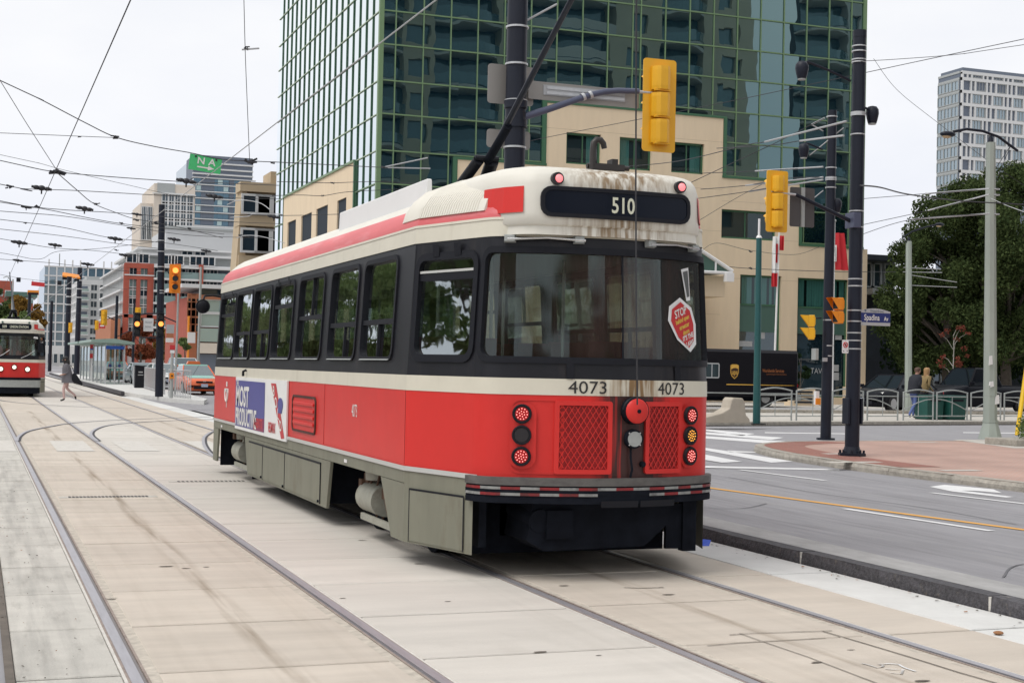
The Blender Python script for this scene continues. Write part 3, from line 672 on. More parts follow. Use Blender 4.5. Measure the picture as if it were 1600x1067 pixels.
# check orientation: path runs left side -> rear -> right, outward is to the right-hand side of travel reversed
ON = []
for i in range(NO):
    n_ = onorm(i); c_ = Vector((0, LEN / 2))
    p = Vector(OUT[i])
    if abs(p.y - LEN / 2) > 4.5:
        ref = Vector((p.x, (p.y - LEN / 2) * 0.6))
    else: ref = Vector((p.x, 0))
    if n_.dot(ref) < 0: n_ = -n_
    ON.append(n_)
CUM = [0.0]
for i in range(NO): CUM.append(CUM[-1] + (Vector(OUT[(i + 1) % NO]) - Vector(OUT[i])).length)
U_REARLEFT = CUM[0]          # left kink (rear)
U_CENTRE = CUM[9]            # rear centre
U_REARRIGHT = CUM[18]
def body(u, z, d=0.0):
    u = u % CUM[-1]
    for i in range(NO):
        if u <= CUM[i + 1] + 1e-9: break
    t = (u - CUM[i]) / max(CUM[i + 1] - CUM[i], 1e-9)
    p = Vector(OUT[i]).lerp(Vector(OUT[(i + 1) % NO]), t); n_ = ON[i].lerp(ON[(i + 1) % NO], t).normalized()
    if CUM[i + 1] - CUM[i] > 0.7:            # flat sides keep their own normal away from the corners
        e = (Vector(OUT[(i + 1) % NO]) - Vector(OUT[i])).normalized(); nn = Vector((e.y, -e.x))
        if nn.dot(n_) < 0: nn = -nn
        n_ = nn
    q = p + n_ * (d - inset(z)); return (q.x, q.y, z)
def side(y, z, d=0.0, s=-1):                # straight flank, s = -1 left
    return (s * (HW - inset(z) + d), y, z)
def taper_u(f): return CUM[0] + f * (CUM[1] - CUM[0])

def band(z0, z1, d=0.0, nz=2, u0=0.0, u1=None, step=0.09):
    """strip of the shell following the outline"""
    u1 = CUM[-1] if u1 is None else u1
    us = sorted(set([u0, u1] + [c for c in CUM if u0 < c < u1]))
    zs = [z0 + (z1 - z0) * k / nz for k in range(nz + 1)]
    b = MB(); vs = []; fs = []
    for u in us:
        for z in zs: vs.append(body(u, z, d))
    n = len(zs)
    for i in range(len(us) - 1):
        for k in range(n - 1): fs.append((i * n + k, (i + 1) * n + k, (i + 1) * n + k + 1, i * n + k + 1))
    return b.add(vs, fs)

def rrect(u0, u1, z0, z1, r, n=5, nh=1):
    """rounded rectangle ring with matching outer-corner parameter; list of (u, z, corner index, t)"""
    pts = []
    cs = [(u1 - r, z0 + r, -90, 0), (u1 - r, z1 - r, 0, 1), (u0 + r, z1 - r, 90, 2), (u0 + r, z0 + r, 180, 3)]
    for cu, cz, a0, ci in cs:
        for k in range(n):
            a = R(a0 + 90 * k / (n - 1)); pts.append((cu + r * math.cos(a), cz + r * math.sin(a), ci, k / (n - 1)))
    return pts
def dens(ring, nh):
    """insert extra points on the two long horizontal edges"""
    o_ = []; n = len(ring)
    for i in range(n):
        a, b_ = ring[i], ring[(i + 1) % n]; o_.append(a)
        if a[2] != b_[2] and abs(a[1] - b_[1]) < 1e-6 and nh > 1:
            for k in range(1, nh): o_.append((a[0] + (b_[0] - a[0]) * k / nh, a[1], -1, 0))
    return o_
def wall_hole(fn, U0, U1, Z0, Z1, hole, nh=1, depth=0.05):
    """panel with a rounded opening and a reveal; fn(u, z, d) -> 3-D"""
    h0, h1, g0, g1, r = hole
    ring = dens(rrect(h0, h1, g0, g1, r), nh)
    vs = []; 
    for (u, z, ci, t) in ring:
        if ci == -1: ou, oz = u, (Z0 if z < (g0 + g1) / 2 else Z1)
        else:
            cu = (U1, U1, U0, U0)[ci]; cz = (Z0, Z1, Z1, Z0)[ci]
            st = [(h1 - r, Z0), (U1, g1 - r), (h0 + r, Z1), (U0, g0 + r)][ci]
            en = [(U1, g0 + r), (h1 - r, Z1), (U0, g1 - r), (h0 + r, Z0)][ci]
            if t <= 0.5: ou, oz = st[0] + (cu - st[0]) * t * 2, st[1] + (cz - st[1]) * t * 2
            else: ou, oz = cu + (en[0] - cu) * (t - 0.5) * 2, cz + (en[1] - cz) * (t - 0.5) * 2
        vs += [fn(ou, oz, 0), fn(u, z, 0), fn(u, z, -depth)]
    n = len(ring); fs = []
    for i in range(n):
        j = (i + 1) % n
        fs.append((3 * i, 3 * j, 3 * j + 1, 3 * i + 1)); fs.append((3 * i + 1, 3 * j + 1, 3 * j + 2, 3 * i + 2))
    return MB().add(vs, fs)
def ring_frame(fn, u0, u1, z0, z1, r, w, d0, d1, nh=1):
    """raised rounded frame of width w"""
    a = dens(rrect(u0, u1, z0, z1, r), nh); b_ = dens(rrect(u0 + w, u1 - w, z0 + w, z1 - w, max(r - w, 0.01)), nh)
    rings = []
    n = len(a); vs = []; fs = []
    for i in range(n):
        vs += [fn(a[i][0], a[i][1], d0), fn(a[i][0], a[i][1], d1), fn(b_[i][0], b_[i][1], d1), fn(b_[i][0], b_[i][1], d0 - 0.03)]
    for i in range(n):
        j = (i + 1) % n
        for k in range(3): fs.append((4 * i + k, 4 * j + k, 4 * j + k + 1, 4 * i + k + 1))
    return MB().add(vs, fs)
def pane_rect(fn, u0, u1, z0, z1, d, nu=1, r=0.0):
    if r:
        ring = dens(rrect(u0, u1, z0, z1, r), nu)
        lo = [q for q in ring]
        # fan strips: split ring into lower and upper halves by u order
        vs = [fn(q[0], q[1], d) for q in ring]; n = len(ring)
        if nu == 1: return MB().add(vs, [tuple(range(n))])
        zs = (z0 + z1) / 2
        low = sorted([i for i in range(n) if ring[i][1] < zs], key=lambda i: ring[i][0]); upp = sorted([i for i in range(n) if ring[i][1] >= zs], key=lambda i: ring[i][0])
        return MB().add(vs, [(low[k], low[k + 1], upp[k + 1], upp[k]) for k in range(min(len(low), len(upp)) - 1)])
    vs = []; fs = []
    for i in range(nu + 1):
        u = u0 + (u1 - u0) * i / nu; vs += [fn(u, z0, d), fn(u, z1, d)]
    for i in range(nu): fs.append((2 * i, 2 * i + 2, 2 * i + 3, 2 * i + 1))
    return MB().add(vs, fs)

Z_SK, Z_GR, Z_CR0, Z_CR1, Z_BK, Z_CT = 0.18, 0.785, 1.42, 1.545, 2.625, 2.765
SIDE_W = [(9.90 + 0.02, 11.24, 'b'), (8.66, 9.86, 'a'), (7.37, 8.57, 'a'), (6.06, 7.25, 'b'), (4.56, 5.82, 'c'), (3.13, 4.29, 'a'), (1.83, 2.98, 'a')]

def streetcar(t, near=True):
    P = lambda mb, name, m, sm=None, parent=t, **k: mb.build(name, m, parent, sm, **k)
    # ---- shell bands
    P(band(Z_GR, Z_CR0, 0.0, 2, CUM[10], CUM[-1]), 'red_side_band', 'car_red', 40) if False else None
    rear_cols = [(CUM[18], CUM[-1] + CUM[1] - 0.0, '')]
    P(band(Z_GR, Z_CR0, 0.0, 2, CUM[1], CUM[17]), 'rear_red_panel', 'red_rear' if near else 'car_red', 50)
    P(band(Z_GR, Z_CR0, 0.0, 2, CUM[17], CUM[-1]), 'red_side_band', 'car_red', 30)
    P(band(Z_GR, Z_CR0, 0.0, 2, CUM[0], CUM[1]), 'red_taper_panel', 'car_red', 30)
    P(band(Z_CR0, Z_CR1, 0.004, 1, CUM[1], CUM[17]), 'rear_cream_band', 'cream_rear' if near else 'car_cream', 50)
    P(band(Z_CR0, Z_CR1, 0.004, 1, CUM[17], CUM[-1] + CUM[1]) if False else band(Z_CR0, Z_CR1, 0.004, 1, CUM[17], CUM[-1]), 'cream_side_band', 'car_cream', 30)
    P(band(Z_CR0, Z_CR1, 0.004, 1, CUM[0], CUM[1]), 'cream_taper_band', 'car_cream', 30)
    P(band(Z_BK, Z_CT, 0.006, 2), 'upper_cream_band', 'car_cream', 30)
    P(band(Z_CT, 2.955, 0.0, 6), 'red_roof_cove', 'car_red_faded', 60)
    P(band(2.955, 3.19, 0.0, 8), 'roof_shoulder', 'car_roof', 60)
    us = sorted(set(CUM)); top = [body(u, 3.19) for u in us[:-1]]
    P(MB().add(top + [(0, KY, 3.2), (0, LEN - KY, 3.2)], [tuple(range(len(top)))]), 'roof_deck', 'car_roof')
    P(band(Z_GR - 0.022, Z_GR + 0.016, 0.012, 1, CUM[17], CUM[-1]).add(*(lambda m: (m.v, m.f))(band(Z_GR - 0.022, Z_GR + 0.016, 0.012, 1, 0, CUM[2]))), 'side_moulding', 'car_moulding', 30)
    P(band(Z_CT - 0.012, Z_CT + 0.008, 0.012, 1), 'drip_rail', 'car_cream', 30)
    # ---- window band with openings, both flanks
    for s in (-1, 1):
        edges = [FY] + [(SIDE_W[i][0] + SIDE_W[i + 1][1]) / 2 for i in range(len(SIDE_W) - 1)] + [KY]
        fn = lambda u, z, d, s=s: side(u, z, d, s)
        for k, (w0, w1, kind) in enumerate(SIDE_W):
            hz0, hz1 = 1.685, 2.545
            P(wall_hole(fn, edges[k + 1], edges[k], Z_CR1, Z_BK, (w0 + .03, w1 - .03, hz0, hz1, 0.10)), 'window_pillar_panel', 'car_black', 30)
            w = P(ring_frame(fn, w0 + .005, w1 - .005, hz0 - .03, hz1 + .03, 0.12, 0.04, 0.0, 0.016), 'side_window', 'rubber', 30)
            a0, a1, b0, b1 = w0 + .035, w1 - .035, hz0 + .005, hz1 - .005
            split = {'a': 0.37, 'b': 0.70, 'c': 0.50}[kind]
            zs_ = b0 + (b1 - b0) * split
            bar = MB().add([fn(a0, zs_ - .022, .0), fn(a1, zs_ - .022, .0), fn(a1, zs_ + .022, .0), fn(a0, zs_ + .022, .0), fn(a0, zs_ - .022, -.03), fn(a1, zs_ - .022, -.03), fn(a1, zs_ + .022, -.03), fn(a0, zs_ + .022, -.03)],
                           [(0, 1, 2, 3), (0, 4, 5, 1), (2, 6, 7, 3)])
            P(bar, 'transom', 'rubber', None, w)
            lowp = kind == 'a'; upp = kind == 'c'
            for (c0, c1, slid) in ((b0, zs_ - .02, lowp), (zs_ + .02, b1, upp)):
                if slid:
                    um = a0 + (a1 - a0) * (0.45 if k % 2 else 0.5)
                    P(pane_rect(fn, a0, um, c0, c1, -0.032), 'pane', 'car_glass', None, w)
                    P(pane_rect(fn, um, a1, c0, c1, -0.020), 'pane', 'car_glass', None, w)
                    vb = MB().add([fn(um - .013, c0, -.004), fn(um + .013, c0, -.004), fn(um + .013, c1, -.004), fn(um - .013, c1, -.004), fn(um - .018, c0, -.03), fn(um + .018, c0, -.03), fn(um + .018, c1, -.03), fn(um - .018, c1, -.03)],
                                  [(0, 1, 2, 3), (0, 4, 7, 3), (1, 5, 6, 2)])
                    P(vb, 'sash_bar', 'rubber', None, w)
                else: P(pane_rect(fn, a0, a1, c0, c1, -0.025), 'pane', 'car_glass', None, w)
            P(MB().add([fn(w0 + .08, hz0 - .02, .03), fn(w1 - .08, hz0 - .02, .03), fn(w1 - .08, hz0, .0), fn(w0 + .08, hz0, 0.0)], [(0, 1, 2, 3)]), 'sill', 'galv_dull', None, w)
            if kind == 'b':
                for uu in (w0 + .3, w1 - .3):
                    P(MB().add([fn(uu - .05, hz1 - .02, .022), fn(uu + .05, hz1 - .02, .022), fn(uu + .05, hz1 + .06, .03), fn(uu - .05, hz1 + .06, .03)], [(0, 1, 2, 3)]), 'hinge', 'rubber', None, w)
        # tapered rear quarter with its big window
        if s < 0: ua, ub = CUM[0], CUM[1]; fnt = lambda u, z, d: body(u, z, d)
        else: ua, ub = CUM[17], CUM[18]; fnt = lambda u, z, d: body(u, z, d)
        m0, m1 = (ua + .02, ub - .02)
        P(wall_hole(fnt, ua, ub, Z_CR1, Z_BK, (m0 + .05, m1 - .02, 1.70, 2.50, 0.10)), 'quarter_panel', 'car_black', 30)
        w = P(ring_frame(fnt, m0 + .02, m1, 1.655, 2.535, 0.13, 0.06, 0.0, 0.016), 'quarter_window', 'rubber', 30)
        P(pane_rect(fnt, m0 + .06, m1 - .04, 1.70, 2.32, -0.02), 'pane', 'car_glass', None, w)
        P(pane_rect(fnt, m0 + .06, m1 - .04, 2.36, 2.50, -0.03), 'pane', 'car_glass', None, w)
        b = MB().add([fnt(m0 + .06, 2.31, 0), fnt(m1 - .04, 2.31, 0), fnt(m1 - .04, 2.365, 0), fnt(m0 + .06, 2.365, 0), fnt(m0 + .06, 2.31, -.03), fnt(m1 - .04, 2.31, -.03), fnt(m1 - .04, 2.365, -.03), fnt(m0 + .06, 2.365, -.03)], [(0, 1, 2, 3), (0, 4, 5, 1), (2, 6, 7, 3)])
        P(b, 'transom', 'rubber', None, w)
        if near and s < 0:
            P(MB().add([fnt(m0 + .06, 2.372, .004), fnt(m1 - .04, 2.372, .004), fnt(m1 - .04, 2.392, .004), fnt(m0 + .06, 2.392, .004)], [(0, 1, 2, 3)]), 'vent_trim', 'car_moulding', None, w)
        for f in (0.36, 0.68):
            uu = ua + (ub - ua) * f
            P(MB().add([fnt(uu - .045, 2.50, .02), fnt(uu + .045, 2.50, .02), fnt(uu + .045, 2.60, .032), fnt(uu - .045, 2.60, .032), fnt(uu - .045, 2.50, 0), fnt(uu + .045, 2.50, 0)], [(0, 1, 2, 3), (4, 5, 1, 0)]), 'hinge', 'rubber', None, w)
    # ---- rear (or front) end glazing
    ua, ub = CUM[1], CUM[17]
    fnr = lambda u, z, d: body(u, z, d)
    n_arc = 14
    P(wall_hole(fnr, ua, ub, Z_CR1, Z_BK, (ua + .06, ub - .06, 1.70, 2.515, 0.09), n_arc), 'end_window_surround', 'car_black', 40)
    wn = 'rear_window' if near else 'windshield'
    w = P(ring_frame(fnr, ua + .02, ub - .02, 1.66, 2.55, 0.12, 0.05, 0.0, 0.014, n_arc), wn, 'rubber', 40)
    um = (ua + ub) / 2 + (0.07 if near else -0.25)
    P(pane_rect(fnr, ua + .065, um - .008, 1.705, 2.51, -0.02, 8), 'pane', 'rear_glass', None, w)
    P(pane_rect(fnr, um + .008, ub - .065, 1.705, 2.51, -0.02, 8), 'pane', 'rear_glass', None, w)
    P(pane_rect(fnr, um - .009, um + .009, 1.70, 2.515, -0.012, 1), 'centre_bar', 'rubber', None, w)
    # other end closed plainly
    uf0, uf1 = CUM[18], CUM[28]
    # front taper + nose of the far end: dark band all round
    P(band(Z_CR1, Z_BK, 0.0, 2, CUM[19], CUM[NO - 0] - 0.0) if False else band(Z_CR1, 1.72, 0.0, 1, CUM[19], CUM[37]), 'nose_lower_band', 'car_black', 40)
    P(band(2.50, Z_BK, 0.0, 1, CUM[19], CUM[37]), 'nose_upper_band', 'car_black', 40)
    P(band(1.72, 2.50, -0.02, 1, CUM[19], CUM[37]), 'nose_glazing', 'car_glass', 40)
    # ---- hood over the end with destination sign
    def hood_ring(z, sc, back=1.25):
        half = [(-0.94, back), (-0.935, 0.9), (-0.89, 0.46), (-0.84, 0.32), (-0.74, 0.15), (-0.66, 0.095), (-0.5, 0.065), (-0.25, 0.042), (0, 0.035)]
        full = half + [(-x, y) for x, y in reversed(half[:-1])]
        return [(x * sc, back - (back - y) * (1 - (1 - sc) * 1.1), z) for x, y in full]
    hm = 'hood_paint' if near else 'car_roof'
    rings = [hood_ring(2.70, 0.985), hood_ring(2.715, 1.0), hood_ring(2.80, 1.0), hood_ring(3.02, 0.992), hood_ring(3.085, 0.978), hood_ring(3.13, 0.95), hood_ring(3.155, 0.91), hood_ring(3.175, 0.85), hood_ring(3.205, 0.5)]
    P(MB().loft(rings, caps=True), 'sign_hood', hm, 55)
    lip = [hood_ring(2.635, 0.99), hood_ring(2.70, 0.985)]
    P(MB().loft(lip, caps=True), 'hood_lip', hm, 50)
    HY = lambda x: 0.033 + 0.10 * (abs(x) / 0.66) ** 2 * 0.5
    fh = lambda u, z, d: (u, HY(u) - d + (0.0 if z < 3.0 else 0.0) + 0.006 * (z - 2.8) / 0.2, z)
    sg = MB(); ring = dens(rrect(-0.61, 0.61, 2.785, 2.985, 0.07), 10)
    sgn = P(pane_rect(fh, -0.61, 0.61, 2.785, 2.985, 0.012, 10, 0.07), 'destination_sign', 'sign_glass')
    P(ring_frame(fh, -0.63, 0.63, 2.768, 3.002, 0.085, 0.03, 0.0, 0.02, 10), 'sign_rim', 'rubber', 40, sgn)
    ft = lambda x, y, cx=0.03, cz=2.872: fh(cx + x, cz + y, 0.018)
    if near: lettering('route_number', '510', 0.17, 'sign_text', ft, sgn, sx=0.78, bold=0.003)
    else:
        lettering('route_text', '509', 0.155, 'sign_text', lambda x, y: ft(x, y, -0.42), sgn, sx=0.75, bold=0.003)
        lettering('route_text', 'UNION STATION', 0.15, 'sign_text', lambda x, y: ft(x, y, 0.15), sgn, sx=0.62, bold=0.003)
    for sx_, xx in ((-1, -0.50), (1, 0.54)):
        if near:
            mk = P(MB().cyl((xx, HY(xx) + .03, 3.06), (xx, HY(xx) - .012, 3.06), 0.048, n=18), 'marker_light', 'tail_housing', 40)
            P(MB().sphere((xx + .008, HY(xx) - .010, 3.06), (0.032, 0.016, 0.032), 14, 8), 'lens', 'marker_lit', 60, mk)
        else:
            P(MB().cyl((xx, HY(xx) + .03, 3.06), (xx, HY(xx) - .012, 3.06), 0.04, n=14), 'marker_light', 'spandrel_green', 40)
    for s in (-1, 1):       # red flashes on the hood corners
        pts = [(s * 0.918, 0.56), (s * 0.893, 0.458), (s * 0.843, 0.316), (s * 0.742, 0.148)]
        b = MB(); vs = []
        for x, y in pts:
            for z, sc in ((2.80, 1.006), (3.0, 0.992)): vs.append((x * sc, 1.25 - (1.25 - y) * (1 - (1 - sc) * 1.1) - 0.002, z))
        fs = [(2 * i, 2 * i + 2, 2 * i + 3, 2 * i + 1) for i in range(3)]
        if s > 0: fs = [tuple(reversed(f)) for f in fs]
        P(b.add(vs, fs), 'hood_flash', 'car_red')
    # ---- roof furniture
    rb = MB()
    for s in (-1, 1): P(MB().prism([(s * 1.0, 1.85, 2.98), (s * .99, 1.85, 3.235), (s * 0.94, 1.85, 3.235), (s * 0.93, 1.85, 2.98)], (0, 3.15, 0)), 'roof_shroud', 'car_white', None, bevel=0.012)
    def cov(y):
        w_ = min(HW, 1.0 + .27 * (y - .46) / .91); h_ = [(w_ - .078, 2.835), (w_ - .105, 2.92), (w_ - .165, 3.01), (w_ - .27, 3.10), (w_ - .44, 3.165), (.5, 3.20)]
        return [(-1, a, b_) for a, b_ in h_] + [(1, a, b_) for a, b_ in reversed(h_)]
    ribs = MB()
    for k in range(38):
        y = 0.60 + 0.033 * k
        pr = [(-a, y, b_) for s_, a, b_ in cov(y)[:6]]
        ribs.tube(pr, 0.009, 5)
    P(ribs, 'roof_ribs', 'car_roof', 60)
    P(MB().loft([[(sx * x, y, z) for sx, x, z in cov(y)] for y in (.50, KY, 1.87)]), 'rear_roof_cover', 'car_roof', 60)
    # ---- trolley pole
    ty = 3.55
    base = P(MB().cbox((0, ty, 3.30), (0.5, 0.7, 0.14)).cyl((-.16, ty, 3.37), (-.08, ty - 0.42, 3.62), 0.055, n=10).cyl((.10, ty, 3.37), (.06, ty - 0.42, 3.62), 0.065, n=10).cyl((-.12, ty - .42, 3.64), (.12, ty - .42, 3.64), 0.03, n=8), 'trolley_base', 'black', 40)
    tip = (0.0, -0.62, 5.62)
    if near:
        P(MB().cyl((0.02, ty - .40, 3.62), tip, 0.032, 0.018, 10), 'trolley_pole', 'pole_black', 50)
        P(MB().cyl((0.02, ty - .40, 3.62), (0.025, ty - .95, 3.88), 0.046, 0.040, 10), 'pole_socket', 'underframe', 50)
        P(MB().cyl((.05, -.58, 5.58), (.05, -.70, 5.68), 0.03, 0.02, 8), 'trolley_shoe', 'black', 50)
        P(MB().tube([(-0.10, -0.40, 5.45), (-0.04, -0.30, 4.2), (0.02, -0.22, 3.0), (0.075, -0.16, 2.0), (0.125, -0.10, 1.36)], 0.0065, 6), 'trolley_rope', 'wire_dark', 60)
        hk = [(-0.13, 0.25, 3.17), (-0.13, 0.25, 3.34), (-0.125, 0.25, 3.385), (-0.10, 0.25, 3.41), (-0.07, 0.25, 3.41), (-0.045, 0.25, 3.385), (-0.035, 0.25, 3.345)]
        P(MB().tube(hk, [0.028, .026, .026, .026, .026, .024, .022], 10).cbox((0.0, 0.3, 3.20), (0.26, .16, .05)).cbox((0.06, 0.3, 3.24), (0.05, .1, .06)).cyl((-.16, .3, 3.21), (.2, .3, 3.21), .02, n=8), 'pole_hook', 'hook_metal', 50)
    else:
        P(MB().cyl((0.02, ty + .2, 3.62), (-0.1, 9.0, 5.6), 0.04, 0.022, 8), 'trolley_pole', 'pole_black', 50)
    # ---- lower skirt with truck openings, left and right
    cuts = [(1.78, 4.05), (8.97, 11.08)]
    for s in (-1, 1):
        sk = lambda y, z, d: (s * (HW + d), y, z)
        def panel(name, poly, m_, d0=-0.03, d1=0.0, parent=t):
            b = MB(); a = [sk(y, z, d0) for y, z in poly]; o2 = [sk(y, z, d1) for y, z in poly]; n = len(poly)
            b.add(a + o2, [tuple(range(n)), tuple(reversed(range(n, 2 * n)))] + [(i, (i + 1) % n, n + (i + 1) % n, n + i) for i in range(n)])
            return P(b, name, m_, None, parent)
        # top rail above the openings, then pieces between them (sloped ends)
        panel('skirt_rail', [(KY, 0.66), (LEN - KY, 0.66), (LEN - KY, Z_GR - .02), (KY, Z_GR - .02)], 'car_grey')
        panel('skirt_end', [(KY, Z_SK), (1.74, Z_SK), (2.10, 0.655), (KY, 0.655)], 'car_grey')
        panel('skirt_mid', [(4.12, Z_SK), (8.55, Z_SK), (8.80, 0.655), (3.98, 0.655)], 'car_grey')
        panel('skirt_end', [(11.08, Z_SK), (LEN - KY, Z_SK), (LEN - KY, 0.655), (10.95, 0.655)], 'car_grey')
        for y0, y1 in ((4.40, 6.15), (6.19, 7.48), (7.52, 8.42)):
            pn = panel('access_panel', [(y0, 0.21), (y1, 0.21), (y1, 0.60), (y0, 0.60)], 'car_grey', 0.002, 0.010)
            panel('panel_gap', [(y0 - .02, 0.60), (y1 + .02, 0.60), (y1 + .02, 0.618), (y0 - .02, 0.618)], 'rubber', 0.002, 0.012, pn)
            panel('panel_gap', [(y0 - .014, 0.20), (y0 - .002, 0.20), (y0 - .002, 0.61), (y0 - .014, 0.61)], 'rubber', 0.001, 0.0105, pn)
            P(MB().cyl(sk(y0 + .03, 0.225, 0.0), sk(y0 + .03, 0.225, 0.025), 0.014, n=8), 'latch', 'underframe', None, pn)
        # dark liners inside the truck wells
        for y0, y1 in cuts:
            b = MB(); b.box((s * 0.35 if s > 0 else -0.42, y0 - .2, 0.12), (0.42 if s > 0 else -0.35, y1 + .2, 0.75)); P(b, 'truck_well', 'underframe')
    for y_ in (8.56, 11.12): P(MB().box((-1.2, y_, .12), (1.2, y_ + .05, .75)), 'well_bulkhead', 'underframe')
    # tapered rear skirt (left and right quarter)
    for (ua_, ub_) in ((CUM[0], CUM[1] + 0.02), (CUM[17] - 0.02, CUM[18])):
        P(band(Z_SK, Z_GR - .022, 0.0, 2, ua_, ub_), 'quarter_skirt', 'car_grey', 30)
        d_ = (ub_ - ua_); a0, a1 = (ua_ + .10 * d_, ua_ + .88 * d_) if ua_ < 1 else (ua_ + .12 * d_, ua_ + .90 * d_)
        P(MB().add([body(a0, .20, .008), body(a1, .20, .008), body(a1, .61, .008), body(a0, .61, .008)], [(0, 1, 2, 3)]), 'access_panel', 'car_grey')
        for q0, q1, q2, q3 in ((a0 - .01, a1 + .01, .61, .626), (a0 - .012, a0, .19, .62), (a1, a1 + .012, .19, .62)):
            P(MB().add([body(q0, q2, .010), body(q1, q2, .010), body(q1, q3, .010), body(q0, q3, .010)], [(0, 1, 2, 3)]), 'panel_gap', 'rubber')
    # underframe, its deep middle box added to block light beneath the car
    P(MB().box((-.86, 0.9, 0.64), (.86, LEN - 0.9, 0.76)).box((-.6, .9, 0.27), (.6, LEN - .9, 0.64)), 'underframe', 'underframe'); P(MB().box((-1.2, 4.3, 0.21), (1.2, 8.4, 0.62)), 'equipment_bay', 'underframe')
    # trucks with wheels, brake cylinder and leads
    for cy in (2.93, 10.0):
        for s in (-1, 1):
            for dy in (-0.92, 0.92):
                wh = P(MB().cyl((s * 0.70, cy + dy, 0.33), (s * 0.82, cy + dy, 0.33), 0.33, n=24), 'wheel', 'underframe', 40)
                P(MB().cyl((s * 0.82, cy + dy, 0.33), (s * 0.86, cy + dy, 0.33), 0.13, n=16), 'hub', 'equipment_rust', 40, wh)
            P(MB().box((s * 0.86 - .05, cy - 1.15, 0.24), (s * 0.86 + .05, cy + 1.15, 0.40)), 'truck_frame', 'underframe')
            ex = s * 1.02
            P(MB().cyl((ex, cy + .45, 0.37), (ex, cy - .12, 0.37), 0.145, n=20).sphere((ex, cy + .45, 0.37), (0.145, 0.06, 0.145), 20, 8), 'brake_reservoir', 'equipment', 40)
            P(MB().cyl((ex, cy + .16, 0.545), (ex, cy + .16, 0.68), 0.12, 0.13, 14), 'spring_pot', 'equipment', 40)
            P(MB().box((s * 1.12 - .015, cy - 1.05, 0.165), (s * 1.12 + .015, cy + 0.35, 0.225)), 'step_bar', 'equipment')
            eq = MB()
            rr = random.Random(int(cy * 7) + s)
            for k in range(16):
                y0 = cy - .85 + .10 * k + rr.uniform(-.05, .05); z0 = rr.uniform(.28, .6)
                eq.cbox((ex - s * rr.uniform(-.06, .14), y0, z0), (rr.uniform(.05, .12), rr.uniform(.04, .14), rr.uniform(.03, .10)), rr.choice((0, 0, 1)))
            for k in range(5):
                y0 = cy - .6 + .22 * k; eq.tube([(ex, y0, .66), (ex + s * .05, y0 - .05, .5), (ex + s * .03, y0 - .12, .3), (ex, y0 - .1, .2)], 0.012, 5)
            P(eq, 'brake_gear', ['equipment_rust', 'equipment'])
    # ---- interior
    P(MB().prism([(-.84, .42, .80), (.84, .42, .80), (1.18, 1.5, .80), (1.18, LEN - 1.5, .80), (.84, LEN - .42, .80), (-.84, LEN - .42, .80), (-1.18, LEN - 1.5, .80), (-1.18, 1.5, .80)], (0, 0, .1)), 'floor', 'interior_dark')
    P(MB().prism([(-.80, .45, 2.62), (.80, .45, 2.62), (1.12, 1.5, 2.62), (1.12, LEN - 1.5, 2.62), (.80, LEN - .45, 2.62), (-.80, LEN - .45, 2.62), (-1.12, LEN - 1.5, 2.62), (-1.12, 1.5, 2.62)], (0, 0, .03)), 'ceiling', 'interior_light')
    P(MB().box((-1.16, 1.45, .9), (-1.12, LEN - 1.45, 1.64)).box((1.12, 1.45, .9), (1.16, LEN - 1.45, 1.64)), 'inner_lining', 'interior_dark')
    if near:
        st = MB().box((-.22, -.22, .35), (.22, .22, .45)).box((-.22, .17, .45), (.22, .24, .98)).mesh('seat', 'seat_cloth')
        for k in range(10):
            for xx in (-.88, -.45, .88):
                inst('seat', st, t, (xx, 1.9 + k * .92, .9))
        for k in range(6):
            for xx in (-.25, .45): P(MB().cyl((xx, 2.2 + 1.6 * k, .9), (xx, 2.2 + 1.6 * k, 2.62), .017, n=8), 'grab_pole', 'chrome', 50)
        P(MB().box((-.75, .75, .9), (-.05, .80, 1.68)), 'rear_partition', 'interior_dark')
    return t

